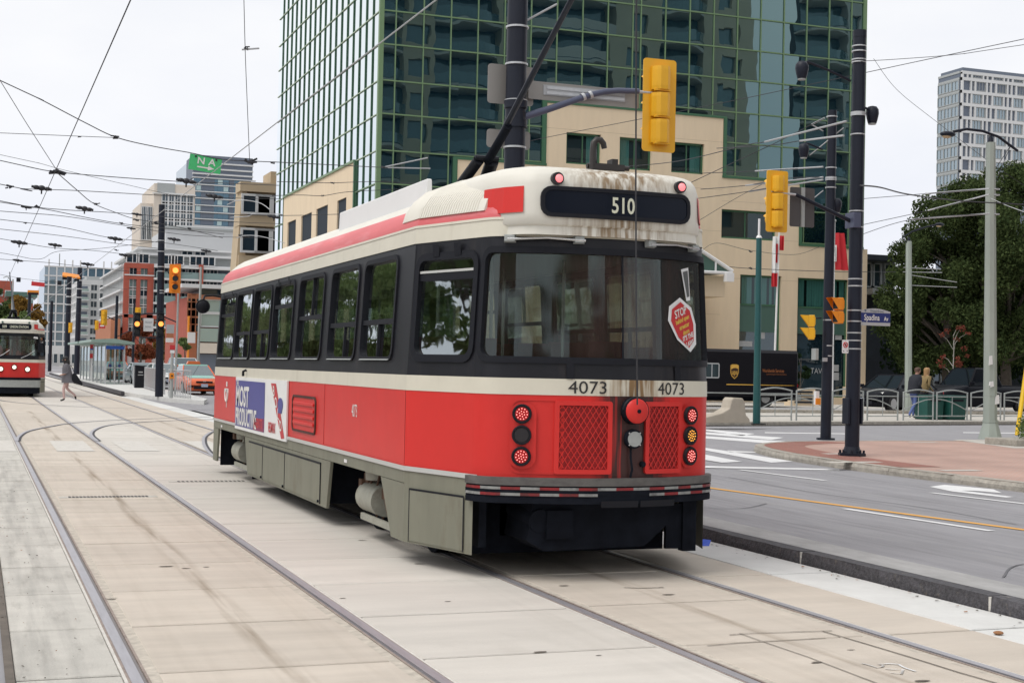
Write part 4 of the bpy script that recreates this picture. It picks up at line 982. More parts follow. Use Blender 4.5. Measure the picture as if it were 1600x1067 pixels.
def rear_details(t):
    P = lambda mb, name, m, sm=None, parent=t, **k: mb.build(name, m, parent, sm, **k)
    # body parameter u for a given local x on the rear arc
    def ux(x):
        lo, hi = CUM[1], CUM[17]
        for _ in range(40):
            mid = (lo + hi) / 2
            if body(mid, 1.2)[0] < x: lo = mid
            else: hi = mid
        return (lo + hi) / 2
    fx = lambda x, z, d=0.0: body(ux(x), z, d)
    fl = lambda cx, cz, d=0.008: (lambda x, y: fx(cx + x, cz + y, d))
    lettering('fleet_number', '4073', 0.135, 'text_black', fl(-0.22, 1.478), t, sx=1.15)
    lettering('fleet_number', '4073', 0.135, 'text_black', fl(0.52, 1.478), t, sx=1.05)
    # tail light clusters
    for s, xx in ((-1, -0.70), (1, 0.70)):
        f2 = lambda u, z, d: fx(u, z, d)
        if s < 0: b = ring_frame(f2, xx - .09, xx + .30, 0.82, 1.395, 0.08, 0.02, 0.0, 0.006, 3); P(b, 'lamp_panel_seam', 'car_red', 40)
        hb = pane_rect(f2, xx - .085, xx + .10, 0.86, 1.36, 0.022, 1, 0.08); P(hb, 'lamp_panel', 'car_red', 40)
        for k, z in enumerate((1.275, 1.115, 0.955)):
            c0 = Vector(fx(xx, z, 0.0)); c1 = Vector(fx(xx, z, 0.045)); n_ = (c1 - c0).normalized()
            lit = k != 1
            h = P(MB().cyl(c0, c1, 0.072, n=22), 'tail_light', 'tail_housing', 40)
            P(MB().cyl(c1 - n_ * .005, c1 + n_ * 0.006, 0.052, n=22), 'lens', 'tail_red' if lit else 'tail_housing', 40, h)
            a = n_.orthogonal().normalized(); bb = n_.cross(a); ld = MB()
            if lit or s > 0:
                for rr, nn in ((0.0, 1), (0.020, 6), (0.040, 11)):
                    for j in range(nn):
                        th = 2 * math.pi * j / nn; q = c1 + n_ * .007 + (a * math.cos(th) + bb * math.sin(th)) * rr
                        ld.cyl(q, q + n_ * .004, 0.0042, n=5)
                P(ld, 'led_array', 'led_red' if lit else 'led_amber', None, h)
            P(MB().tube([c1 + (a * math.cos(th) + bb * math.sin(th)) * .066 for th in [2 * math.pi * j / 20 for j in range(21)]], .009, 6), 'bezel', 'rubber', 50, h)
    # grilles: frame, dark slats behind, diamond mesh
    for (x0, x1) in ((-0.47, -0.03), (0.26, 0.62)):
        z0, z1 = 0.825, 1.38; f2 = lambda u, z, d: fx(u, z, d)
        gfr = P(ring_frame(f2, x0, x1, z0, z1, 0.02, 0.035, 0.0, 0.022, 4), 'grille', 'car_red', 40)
        P(pane_rect(f2, x0 + .03, x1 - .03, z0 + .03, z1 - .03, 0.004, 5), 'grille_backing', 'grille_back', None, gfr)
        for k in range(9):
            z = z0 + .06 + k * (z1 - z0 - .1) / 9
            b = MB(); n = 5; vs = []
            for i in range(n + 1):
                u = x0 + .04 + (x1 - x0 - .08) * i / n; vs += [f2(u, z, .005), f2(u, z + .03, .012)]
            P(b.add(vs, [(2 * i, 2 * i + 2, 2 * i + 3, 2 * i + 1) for i in range(n)]), 'slat', 'grille_back', None, gfr)
        mesh = MB(); px_, pz = 0.046, 0.075
        xa, xb, za, zb = x0 + .033, x1 - .033, z0 + .033, z1 - .033
        for sgn in (1, -1):
            k = -20
            for k in range(-20, 30):
                # line z = za + sgn*(x - xs)*pz/px
                xs_ = xa + k * px_; seg = []
                for j in range(0, 41):
                    x_ = xa + (xb - xa) * j / 40; z_ = za + sgn * (x_ - xs_) * pz / px_ if sgn > 0 else za - (x_ - xs_) * pz / px_
                    if za <= z_ <= zb: seg.append((x_, z_))
                if len(seg) >= 2:
                    pts = [seg[0], seg[len(seg) // 2], seg[-1]]
                    mesh.tube([f2(a, b_, .018) for a, b_ in pts], 0.0035, 4)
        P(mesh, 'wire_mesh', 'car_red', None, gfr)
    # rope retriever, lower drum cap, knob, soot streak
    c = Vector(fx(0.15, 1.31, 0.0))
    r = P(MB().cyl(c, c + Vector((0, -.085, 0)), 0.105, 0.10, 26), 'rope_retriever', 'underframe', 40)
    P(MB().sphere(c + Vector((0, -.075, 0)), (0.098, 0.045, 0.098), 26, 12), 'retriever_cover', 'car_red', 60, r)
    P(MB().cyl(c + Vector((0, -.118, 0)), c + Vector((0.0, -.125, 0)), 0.016, n=10), 'boss', 'underframe', 40, r)
    P(MB().tube([c + Vector((.100 * math.cos(a), -.055, .100 * math.sin(a))) for a in [R(80 + 8 * k) for k in range(13)]], 0.010, 6), 'rope_slot', 'black', 50, r)
    c2 = Vector(fx(0.15, 1.095, 0.0))
    r2 = P(MB().cyl(c2, c2 + Vector((0, -.05, 0)), 0.075, 0.072, 24), 'socket_cap', 'underframe', 40)
    P(MB().cyl(c2 + Vector((0, -.05, 0)), c2 + Vector((0, -.056, 0)), 0.058, n=24), 'cap_face', 'galv_dull', 40, r2)
    for a in range(4): P(MB().sphere(c2 + Vector((.064 * math.cos(a * 1.57 + .8), -.052, .064 * math.sin(a * 1.57 + .8))), .007, 6, 4), 'bolt', 'galv', None, r2)
    P(MB().cyl(Vector(fx(.24, .90, 0)), Vector(fx(.24, .90, .03)), .022, n=12), 'socket_knob', 'underframe', 40)
    P(MB().tube([fx(.13, 1.02, .02), fx(.125, .95, .03), fx(.14, .86, .03), fx(.13, .80, .02)], .009, 6), 'hose', 'underframe', 50)
    # grab rails under the hood lip and step handles
    for x0, x1 in ((-0.83, -0.26), (0.30, 0.82)):
        b = MB().tube([fx(x0, 2.60, .045), fx((x0 + x1) / 2, 2.615, .05), fx(x1, 2.60, .045)], .011, 8)
        h = P(b, 'grab_rail', 'chrome', 50)
        for x_ in (x0, x1 - .06):
            P(MB().add([fx(x_ - .03, 2.575, .006), fx(x_ + .06, 2.575, .006), fx(x_ + .06, 2.64, .006), fx(x_ - .03, 2.64, .006), fx(x_ - .02, 2.585, .05), fx(x_ + .05, 2.585, .05), fx(x_ + .05, 2.63, .05), fx(x_ - .02, 2.63, .05)],
                       [(0, 1, 5, 4), (1, 2, 6, 5), (2, 3, 7, 6), (3, 0, 4, 7), (4, 5, 6, 7)]), 'bracket', 'galv_dull', None, h)
    for x_ in (-0.36, 0.58): P(MB().add([fx(x_ - .03, 1.545, .012), fx(x_ + .03, 1.545, .012), fx(x_ + .03, 1.66, .012), fx(x_ - .03, 1.66, .012)], [(0, 1, 2, 3)]), 'window_latch', 'rubber')
    # stop decal in the right rear glass
    cx, cz, d = 0.665, 2.02, -0.012
    oc = [(-.155, .02), (-.14, .13), (-.02, .205), (.11, .13), (.16, .0), (.16, -.16), (.09, -.225), (-.06, -.13)]
    dc = P(MB().add([fx(cx + x, cz + z - .02, d) for x, z in oc], [tuple(range(8))]), 'stop_decal', 'sign_white')
    ic = [(x * .80, z * .84 - .002) for x, z in oc]
    P(MB().add([fx(cx + x, cz + z - .02, d + .003) for x, z in ic], [tuple(range(8))]), 'decal_field', 'sign_red', None, dc)
    def dl(txt, size, x, z, m_, ang=28, sx=.62):
        ca, sa = math.cos(R(ang)), math.sin(R(ang))
        lettering('decal_text', txt, size, m_, lambda a, b_: fx(cx + x + (a * ca - b_ * sa * .3), cz + z - .02 + a * sa * .75 + b_ * ca, d + .005), dc, sx=sx, bold=.002)
    dl('STOP', .10, -.02, .085, 'text_white'); dl('behind open', .055, .0, .03, 'decal_yellow'); dl('streetcar', .055, .02, -.02, 'decal_yellow'); dl('doors', .055, .04, -.065, 'decal_yellow')
    dl("IT'S THE", .06, .06, -.105, 'text_white'); dl('LAW!', .06, .08, -.155, 'text_white')
    hd = [(.035, .42), (.075, .43), (.09, .17), (.07, .16)]
    P(MB().add([fx(cx + x, cz + z, d) for x, z in [(.0, .41), (.085, .43), (.10, .17), (.055, .16)]], [(0, 1, 2, 3)]), 'decal_tab', 'sign_white', None, dc)
    P(MB().add([fx(cx + x, cz + z, d + .003) for x, z in [(.018, .39), (.075, .405), (.088, .20), (.062, .19)]], [(0, 1, 2, 3)]), 'decal_tab_field', 'interior_dark', None, dc)
    # curved bumper: grey rail, two reflector courses, lower trim
    def rail(z0, z1, d, name, m_, u0=CUM[1] - .02, u1=CUM[17] + .02):
        us = [u0 + (u1 - u0) * i / 40 for i in range(41)]; rings = []
        for u in us: rings.append([body(u, z0, 0.0), body(u, z0, d), body(u, z1, d), body(u, z1, 0.0)])
        return P(MB().loft(rings), name, m_, 40)
    bmp = rail(0.735, 0.795, .050, 'bumper', 'bumper_grey')
    rail(0.705, 0.735, .036, 'bumper_groove', 'underframe')
    rail(0.640, 0.668, .040, 'bumper_groove', 'underframe')
    rail(0.668, 0.705, .044, 'reflector_backing', 'underframe')
    rail(0.600, 0.640, .043, 'lower_bumper', 'underframe')
    L0, L1 = CUM[1] - .01, CUM[17] + .01; n = 16
    for row, (z0, z1) in enumerate(((0.703, 0.724), (0.658, 0.679))):
        for k in range(n):
            if 7 <= k <= 9 and row == 1: continue
            a0 = L0 + (L1 - L0) * k / n; a1 = L0 + (L1 - L0) * (k + 1) / n
            red = (k + row) % 2 == 0
            vs = []; 
            for i in range(4):
                u = a0 + (a1 - a0) * i / 3; vs += [body(u, z0, .0475), body(u, z1, .0475)]
            P(MB().add(vs, [(2 * i, 2 * i + 2, 2 * i + 3, 2 * i + 1) for i in range(3)]), 'reflector', 'refl_red' if red else 'refl_white', None, bmp)
    for x0, x1 in ((-.12, .18), (.20, .52)):
        P(MB().add([fx(x0, .575, .055), fx(x1, .575, .055), fx(x1, .625, .06), fx(x0, .625, .06)], [(0, 1, 2, 3)]), 'bumper_pad', 'rubber')
    # dark skirts and coupler below the bumper
    P(MB().box((-.92, .50, .23), (-.86, 1.2, .62)), 'rear_valance', 'underframe'); P(MB().box((.80, .42, .17), (.92, .50, .60)), 'rear_valance', 'underframe'); P(MB().box((.66, .44, .19), (.799, .48, .55)), 'rear_valance', 'underframe')
    P(MB().prism([(-.55, .30, .60), (.62, .30, .60), (.62, .30, .42), (.40, .30, .235), (-.45, .30, .215), (-.6, .30, .3)], (0, .5, 0)), 'coupler_housing', 'underframe')
    P(MB().box((-.86, .9, .13), (.86, 1.2, .75)), 'bulkhead_light_block', 'underframe')  # rear bulkhead, carried lower to keep light from under the car
    P(MB().cyl((-.5, .28, .45), (-.5, .8, .5), .09, n=12).cbox((-.34, .28, .42), (.22, .04, .22)), 'coupler_gear', 'underframe', 40)
    # flank: fleet number, emblem, advert panel, louvre
    fs_ = lambda cy, cz, d=.004: (lambda x, y: (-(HW + d), cy - x, cz + y))
    lettering('fleet_number', '4073', 0.17, 'text_white', fs_(3.06, 1.185), t, sx=.62)
    em = MB()
    for (a, b_, w, h) in ((0, .14, .10, .07), (0, .055, .26, .05), (0, -.06, .05, .25)): em.add([fs_(10.3, 1.17)(a - w / 2, b_ - h / 2), fs_(10.3, 1.17)(a + w / 2, b_ - h / 2), fs_(10.3, 1.17)(a + w / 2, b_ + h / 2), fs_(10.3, 1.17)(a - w / 2, b_ + h / 2)], [(0, 1, 2, 3)])
    em.tube([fs_(10.3, 1.17, .006)(.13 * math.cos(a), .03 + .13 * math.sin(a)) for a in [R(160 + 22 * k) for k in range(11)]], .012, 5)
    P(em, 'emblem', 'text_white')
    y0, y1, z0, z1 = 6.08, 9.42, 0.735, 1.42
    ad = P(MB().box((-HW - .025, y0 - .02, z0), (-HW - .005, y1 + .02, z1)), 'advert_panel', 'car_white')
    q = lambda a, b_, d=.028: (-(HW + d), y1 - a * (y1 - y0), z0 + b_ * (z1 - z0))
    P(MB().add([q(.0, .06), q(.62, .06), q(.62, .94), q(.0, .94)], [(0, 1, 2, 3)]), 'advert_blue', 'ad_blue', None, ad)
    P(MB().add([q(.40, .065, .029), q(.615, .065, .029), q(.615, .30, .029), q(.40, .27, .029)], [(0, 1, 2, 3)]), 'advert_patch', 'ad_maroon', None, ad)
    P(MB().add([q(.73, .94), q(.82, .94), q(.985, .05), q(.93, .03)], [(0, 1, 2, 3)]), 'advert_stripe', 'ad_red', None, ad)
    bal = [(.87, .45)] + [(.905 + .045 * math.cos(R(a)), .60 + .11 * math.sin(R(a))) for a in range(200, -30, -20)] + [(.93, .45)]
    P(MB().add([q(a, b_, .030) for a, b_ in bal], [tuple(range(len(bal)))]), 'advert_emblem', 'ad_blue', None, ad)
    lt = lambda txt, a, b_, size, m_, sx, par=ad, rot=0.0: lettering('advert_text', txt, size, m_, lambda x, y: (-(HW + .031), y1 - a * (y1 - y0) - (x * math.cos(rot) - y * math.sin(rot)), z0 + b_ * (z1 - z0) + x * math.sin(rot) + y * math.cos(rot)), par, sx=sx, bold=size * .032, center=False)
    lt('THE', .02, .84, .09, 'text_white', 1.0)
    lt('MOST', .015, .46, .36, 'text_white', 1.0); lt('PRODUCTIVE', .015, .095, .31, 'text_white', .80)
    lt('AGENTS', .42, .12, .16, 'ad_red', .9); lt('RE/MAX', .70, .10, .16, 'ad_red', .75)
    for k, ch in enumerate('BOLD'):
        lettering('advert_text', ch, .22, 'text_white', lambda x, y, k=k: (-(HW + .031), y1 - (.785 + .044 * k) * (y1 - y0) - x * .9, z0 + (.80 - .19 * k) * (z1 - z0) + y * .75 - x * .2), ad, sx=1.0, bold=.004)
    fl2 = lambda u, z, d: (-(HW + d), u, z)
    lv = P(ring_frame(fl2, 4.66, 5.82, 0.88, 1.275, 0.07, 0.022, 0.0, 0.016), 'louvre', 'soot', 40)
    P(pane_rect(fl2, 4.68, 5.80, .90, 1.25, .006, 1, .04), 'louvre_panel', 'car_red', None, lv)
    for z in (0.96, 1.03, 1.10, 1.17): P(MB().box((-HW - .022, 4.74, z), (-HW - .008, 5.74, z + .035)), 'slat', 'car_red', None, lv, bevel=.006)
    for y_ in (1.385, 4.3): P(MB().box((-HW - .0025, y_, .81), (-HW + .01, y_ + .005, 1.415)), 'panel_seam', 'grille_back')
    for y_ in (3.3, 10.6): P(MB().box((-HW - .008, y_, .69), (-HW - .002, y_ + .1, .72)), 'data_plate', 'sign_white')
    P(MB().tube([(-HW - .01, 8.75, 1.52), (-HW - .05, 8.75, 1.50), (-HW - .05, 8.75, 1.44)], .018, 6), 'side_hook', 'black')
    # round convex mirror on an arm at the front
    mr = P(MB().cyl((-1.42, LEN - .95, 2.44), (-1.42, LEN - 1.03, 2.44), .10, .105, 24).sphere((-1.42, LEN - 1.02, 2.44), (.09, .03, .09), 16, 8), 'wing_mirror', 'black', 40)
    P(MB().tube([(-1.05, LEN - .7, 2.60), (-1.25, LEN - .8, 2.62), (-1.38, LEN - .9, 2.60), (-1.42, LEN - .95, 2.50)], .016, 8), 'mirror_arm', 'black', 50, mr)

def front_details(t):
    P = lambda mb, name, m, sm=None, parent=t, **k: mb.build(name, m, parent, sm, **k)
    fx = lambda x, z, d=0.0: (x, 0.026 + 0.30 * (abs(x) / .9) ** 2 - d, z)
    for x_, z_, r_ in ((0.0, 1.22, .085), (0.52, 1.14, .095), (-0.52, 1.14, .095)):
        c = Vector(fx(x_, z_, 0)); h = P(MB().cyl(c, c + Vector((0, -.06, 0)), r_ + .025, n=20), 'headlight', 'black', 40)
        P(MB().sphere(c + Vector((0, -.05, 0)), (r_, .03, r_), 18, 8), 'lens', 'headlight', 60, h)
    lettering('fleet_number', '4022', .11, 'text_white', lambda x, y: fx(.74 + x, 1.26 + y, .012), t, sx=.9)
    for x0, x1 in ((-.72, -.2), (.25, .78)):
        P(MB().tube([fx(x0, 1.60, .06), fx((x0 + x1) / 2, 1.72, .05), fx(x1, 1.92, .03)], .013, 6), 'wiper', 'galv', 50)
    def rail(z0, z1, d, name, m_):
        u0, u1 = CUM[1] - .02, CUM[17] + .02; rings = []
        for i in range(31):
            u = u0 + (u1 - u0) * i / 30; rings.append([body(u, z0, 0.0), body(u, z0, d), body(u, z1, d), body(u, z1, 0.0)])
        return P(MB().loft(rings), name, m_, 40)
    rail(.70, .80, .06, 'bumper', 'underframe'); rail(.40, .70, .05, 'anticlimber', 'galv_dull'); rail(.15, .40, .03, 'pilot_board', 'underframe')
    P(MB().add([fx(.72, 2.42, .006), fx(.90, 2.40, .006), fx(.90, 2.48, .006), fx(.74, 2.50, .006)], [(0, 1, 2, 3)]), 'window_sticker', 'sign_white')
    P(MB().box((.9, .35, 1.85), (1.12, .42, 2.25)), 'wing_mirror', 'black')

mat('bumper_grey', (0.11, 0.105, 0.10), .55, var=.25, vscale=9, dirt=((.06, .05, .05), 6, (1, 1, 3), .5, .7))
mat('refl_red', (0.24, 0.014, 0.018), 0.4, dirt=((0.05, 0.02, 0.02), 8, (1, 1, 1), .45, .8))
mat('refl_white', (0.28, 0.285, 0.28), 0.4, dirt=((0.08, 0.08, 0.085), 9, (1, 1, 1), .45, .85))
CAR = thing('streetcar', 'large red, black and cream streetcar seen from the rear, numbered 4073', 'streetcar', (4.605, 10.02, 0))
streetcar(CAR, True); rear_details(CAR)
CAR2 = thing('streetcar', 'distant red and cream streetcar approaching with headlights lit at left edge', 'streetcar', (1.56, 62.4, 0))
streetcar(CAR2, False); front_details(CAR2)
# ================================================================== buildings
glass_mat('tower_glass', (0.46, 0.70, 0.72), (0.003, 0.012, 0.020), 0.20, 1.30, 1.40, wob=0.09, wscale=0.45, rough=0.004)
YB, XL, XR, YBK = 66.0, 17.68, 44.56, 90.75
tower = thing('office_building', 'large green glass office building with tan stone lower floors behind the streetcar', 'building', (XL, YB, 0))
def T(mb, name, m, parent=tower, sm=None, **k):
    base = Vector((XL, YB, 0)) if parent is tower else Vector((0, 0, 0))
    return mb.map(lambda x, y, z: (x - XL, y - YB, z)).build(name, m, parent, sm, **k)
fx_ = lambda px, py: (at(px, py, YB).x, at(px, py, YB).z)
ROWS = [3.6, 5.25, 6.9, 8.55, 10.22, 11.80, 13.54, 15.13, 16.85, 18.45, 20.12, 21.68, 23.40, 25.0, 26.7, 28.3]
CX_ = [17.70, 18.40] + [18.40 + 1.378 * k for k in range(1, 10)] + [31.25] + [31.25 + 1.387 * k for k in range(1, 10)] + [44.50]
TOPZ = 28.3
x714 = fx_(714, 250)[0]; x852 = fx_(853, 200)[0]; x1128 = fx_(1128, 230)[0]; x1247 = fx_(1247, 350)[0]
zA = fx_(1000, 174)[1]; zB = fx_(714, 249)[1]; zC = fx_(1128, 278)[1]; zD = fx_(1300, 387)[1]
def tan_top(x):
    if x < x714: return 4.0
    if x < x852: return zB
    if x < x1128: return zA
    if x < x1247: return zC
    return zD
unit = MB().add([(-.5, 0, -.5), (.5, 0, -.5), (.5, 0, .5), (-.5, 0, .5)], [(0, 1, 2, 3)]).mesh('pane', 'tower_glass')
unit_l = MB().add([(0, .5, -.5), (0, -.5, -.5), (0, -.5, .5), (0, .5, .5)], [(0, 1, 2, 3)]).mesh('pane', 'tower_glass')
rr = random.Random(3)
def pane_front(x0, x1, z0, z1, dy=0.0):
    inst('pane', unit, tower, ((x0 + x1) / 2 - XL, dy, (z0 + z1) / 2), (R(rr.gauss(0, .10)), 0, R(rr.gauss(0, .12))), (x1 - x0, 1, z1 - z0))
for i in range(len(CX_) - 1):
    x0, x1 = CX_[i], CX_[i + 1]
    # split a bay where the stone steps inside it
    cuts = [x0] + [c for c in (x714, x852, x1128, x1247) if x0 + .05 < c < x1 - .05] + [x1]
    for c0, c1 in zip(cuts, cuts[1:]):
        tt = tan_top((c0 + c1) / 2)
        for z0, z1 in zip(ROWS, ROWS[1:]):
            if z1 <= tt + 0.05: continue
            pane_front(c0, c1, max(z0, tt), z1)
    tt = max(tan_top(x0 - .05), tan_top(x0 + .05)) if x0 > 17.75 else 3.6
    T(MB().box((x0 - .028, YB - .06, min(tan_top(x0 + .02), tan_top(x0 - .02))), (x0 + .028, YB - .004, TOPZ)), 'mullion', 'mullion_green')
for z in ROWS:
    segs = []; run = None
    bounds = [17.70, x714, x852, x1128, x1247, 44.5]
    for a, b_ in zip(bounds, bounds[1:]):
        if tan_top((a + b_) / 2) < z - .02:
            if run is None: run = [a, b_]
            else: run[1] = b_
        else:
            if run: segs.append(run); run = None
    if run: segs.append(run)
    for a, b_ in segs: T(MB().box((a, YB - .062, z - .032), (b_, YB - .006, z + .032)), 'transom', 'mullion_green')
# left face
CYL = [66.1 + 1.297 * k for k in range(20)]
tl0, tl1 = atx(556, 252, XL).y, atx(445, 312, XL).y
zL = atx(500, 281.5, XL).z
for i in range(len(CYL) - 1):
    y0, y1 = CYL[i], CYL[i + 1]; ym = (y0 + y1) / 2
    tt = zL if tl0 < ym < tl1 else 3.6
    for z0, z1 in zip(ROWS, ROWS[1:]):
        if z1 <= tt + .05: continue
        z0_ = max(z0, tt)
        inst('pane', unit_l, tower, (0, ym - YB, (z0_ + z1) / 2), (0, R(rr.gauss(0, .10)), R(rr.gauss(0, .10))), (1, y1 - y0, z1 - z0_))
    T(MB().box((XL - .06, y0 - .022, tt if y0 > tl0 else 3.6), (XL - .004, y0 + .022, TOPZ)), 'mullion', 'frame_green')
for z in ROWS:
    if z > zL: T(MB().box((XL - .055, 66.0, z - .022), (XL - .006, CYL[-1], z + .022)), 'transom', 'mullion_pale')
    else:
        T(MB().box((XL - .065, 66.0, z - .03), (XL - .006, tl0, z + .03)), 'transom', 'mullion_green')
        T(MB().box((XL - .065, tl1, z - .03), (XL - .006, CYL[-1], z + .03)), 'transom', 'mullion_green')
T(MB().box((XL - .10, YB - .10, 0), (XL + .12, YB + .12, TOPZ)), 'corner_post', 'mullion_green')
T(MB().box((XR - .10, YB - .10, zD), (XR + .10, YB + .15, TOPZ)), 'corner_post', 'mullion_green')
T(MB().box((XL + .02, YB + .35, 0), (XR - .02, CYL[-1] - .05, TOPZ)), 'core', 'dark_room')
T(MB().box((XL, YB, TOPZ), (XR, CYL[-1], TOPZ + .5)), 'roof', 'galv_dull')
T(MB().box((XL - .12, tl0 - .18, 0), (XL - .01, tl0 + .02, zL + .05)), 'corner_post', 'frame_green')
T(MB().box((XL - .14, tl0, zL - .02), (XL - .005, tl1, zL + .10)), 'coping', 'mullion_green')

def punched(u_rect, z_rect, holes, mk, depth=.32):
    """stone wall built of courses round real openings; mk(u, z, d) -> 3-D"""
    us = sorted(set([u_rect[0], u_rect[1]] + [h for o in holes for h in o[:2] if u_rect[0] < h < u_rect[1]]))
    zs = sorted(set([z_rect[0], z_rect[1]] + [h for o in holes for h in o[2:4] if z_rect[0] < h < z_rect[1]]))
    b = MB()
    solid = lambda u, z: not any(o[0] < u < o[1] and o[2] < z < o[3] for o in holes)
    for i in range(len(us) - 1):
        for j in range(len(zs) - 1):
            if solid((us[i] + us[i + 1]) / 2, (zs[j] + zs[j + 1]) / 2):
                a = [mk(us[i], zs[j], 0), mk(us[i + 1], zs[j], 0), mk(us[i + 1], zs[j + 1], 0), mk(us[i], zs[j + 1], 0)]
                b.add(a, [(0, 1, 2, 3)])
    for o in holes:                      # reveals
        if o[1] <= u_rect[0] or o[0] >= u_rect[1]: continue
        u0, u1, z0, z1 = max(o[0], u_rect[0]), min(o[1], u_rect[1]), max(o[2], z_rect[0]), min(o[3], z_rect[1])
        c = [(u0, z0), (u1, z0), (u1, z1), (u0, z1)]
        for k in range(4):
            (a0, b0), (a1, b1) = c[k], c[(k + 1) % 4]
            b.add([mk(a0, b0, 0), mk(a1, b1, 0), mk(a1, b1, depth), mk(a0, b0, depth)], [(0, 1, 2, 3)])
    return b
glass_mat('shop_glass', (0.75, 0.85, 0.85), (0.010, 0.022, 0.034), 0.12, 0.7, 2.0, wob=0.06, wscale=0.8)
mkf = lambda u, z, d: (u, YB - 0.12 + d, z)
def win_px(a, b_, c, d): 
    p, q = fx_(a, c), fx_(b_, d); return (p[0], q[0], q[1], p[1])
WA = [win_px(884, 937, 207, 260), win_px(967, 1016, 214.5, 268), win_px(1048, 1098, 222, 273.5)]
WB = [win_px(1126, 1211, 327, 377), win_px(960, 1045, 322, 372), win_px(780, 865, 318, 368)]
WC = [win_px(1155, 1216, 429, 619), win_px(1245, 1321, 434, 621), win_px(1010, 1070, 425, 618), win_px(860, 930, 420, 616)]
WB[0] = (WB[0][0], WB[0][1], WB[0][2], WB[0][3])
holes = WA + WB + WC
stone_secs = [(x714, x852, zB), (x852, x1128, zA), (x1128, x1247, zC), (x1247, XR + .06, zD)]
for a, b_, zt in stone_secs:
    T(punched((a, b_), (0.0, zt), holes, mkf), 'stone_wall', 'tan_wall')
    T(MB().box((a - .02, YB - .17, zt - .02), (b_ + .02, YB + .1, zt + .10)), 'coping', 'frame_green')
T(MB().box((x852 - .22, YB - .16, zB), (x852 - .02, YB - .01, zA + .1)), 'corner_post', 'frame_green')
T(MB().box((x714 - .22, YB - .16, 3.6), (x714 - .02, YB - .01, zB + .1)), 'corner_post', 'frame_green')
T(MB().box((x1128 + .02, YB - .16, zC), (x1128 + .20, YB - .01, zA + .1)), 'corner_post', 'frame_green')
T(MB().box((x1247 - .02, YB - .16, zD), (x1247 + .16, YB - .01, zC + .1)), 'corner_post', 'frame_green')
T(MB().box((XR + .06, YB - .12, 0), (XR + .35, CYL[-1], zD)), 'stone_return', 'tan_wall')
mat('tan_joint', (0.58, 0.465, 0.325), .9)
for a, b_, zz_ in ((x714, x852, (zB - 1.3, 8.6, 6.7)), (x852, x1128, (zA - 1.25, 11.05, 8.9, 7.0, 4.6)), (x1128, x1247, (zC - 1.2, 8.6, 6.5)), (x1247, XR, (zD - 1.3, 6.2))):
    for z in zz_:
        hit = sorted([(max(o[0], a), min(o[1], b_)) for o in holes if o[2] < z < o[3] and o[1] > a and o[0] < b_]); u = a
        for h0, h1 in hit + [(b_, b_)]:
            if h0 - u > .1: T(MB().box((u, YB - .122, z - .011), (h0, YB - .119, z + .011)), 'stone_joint', 'tan_joint')
            u = h1
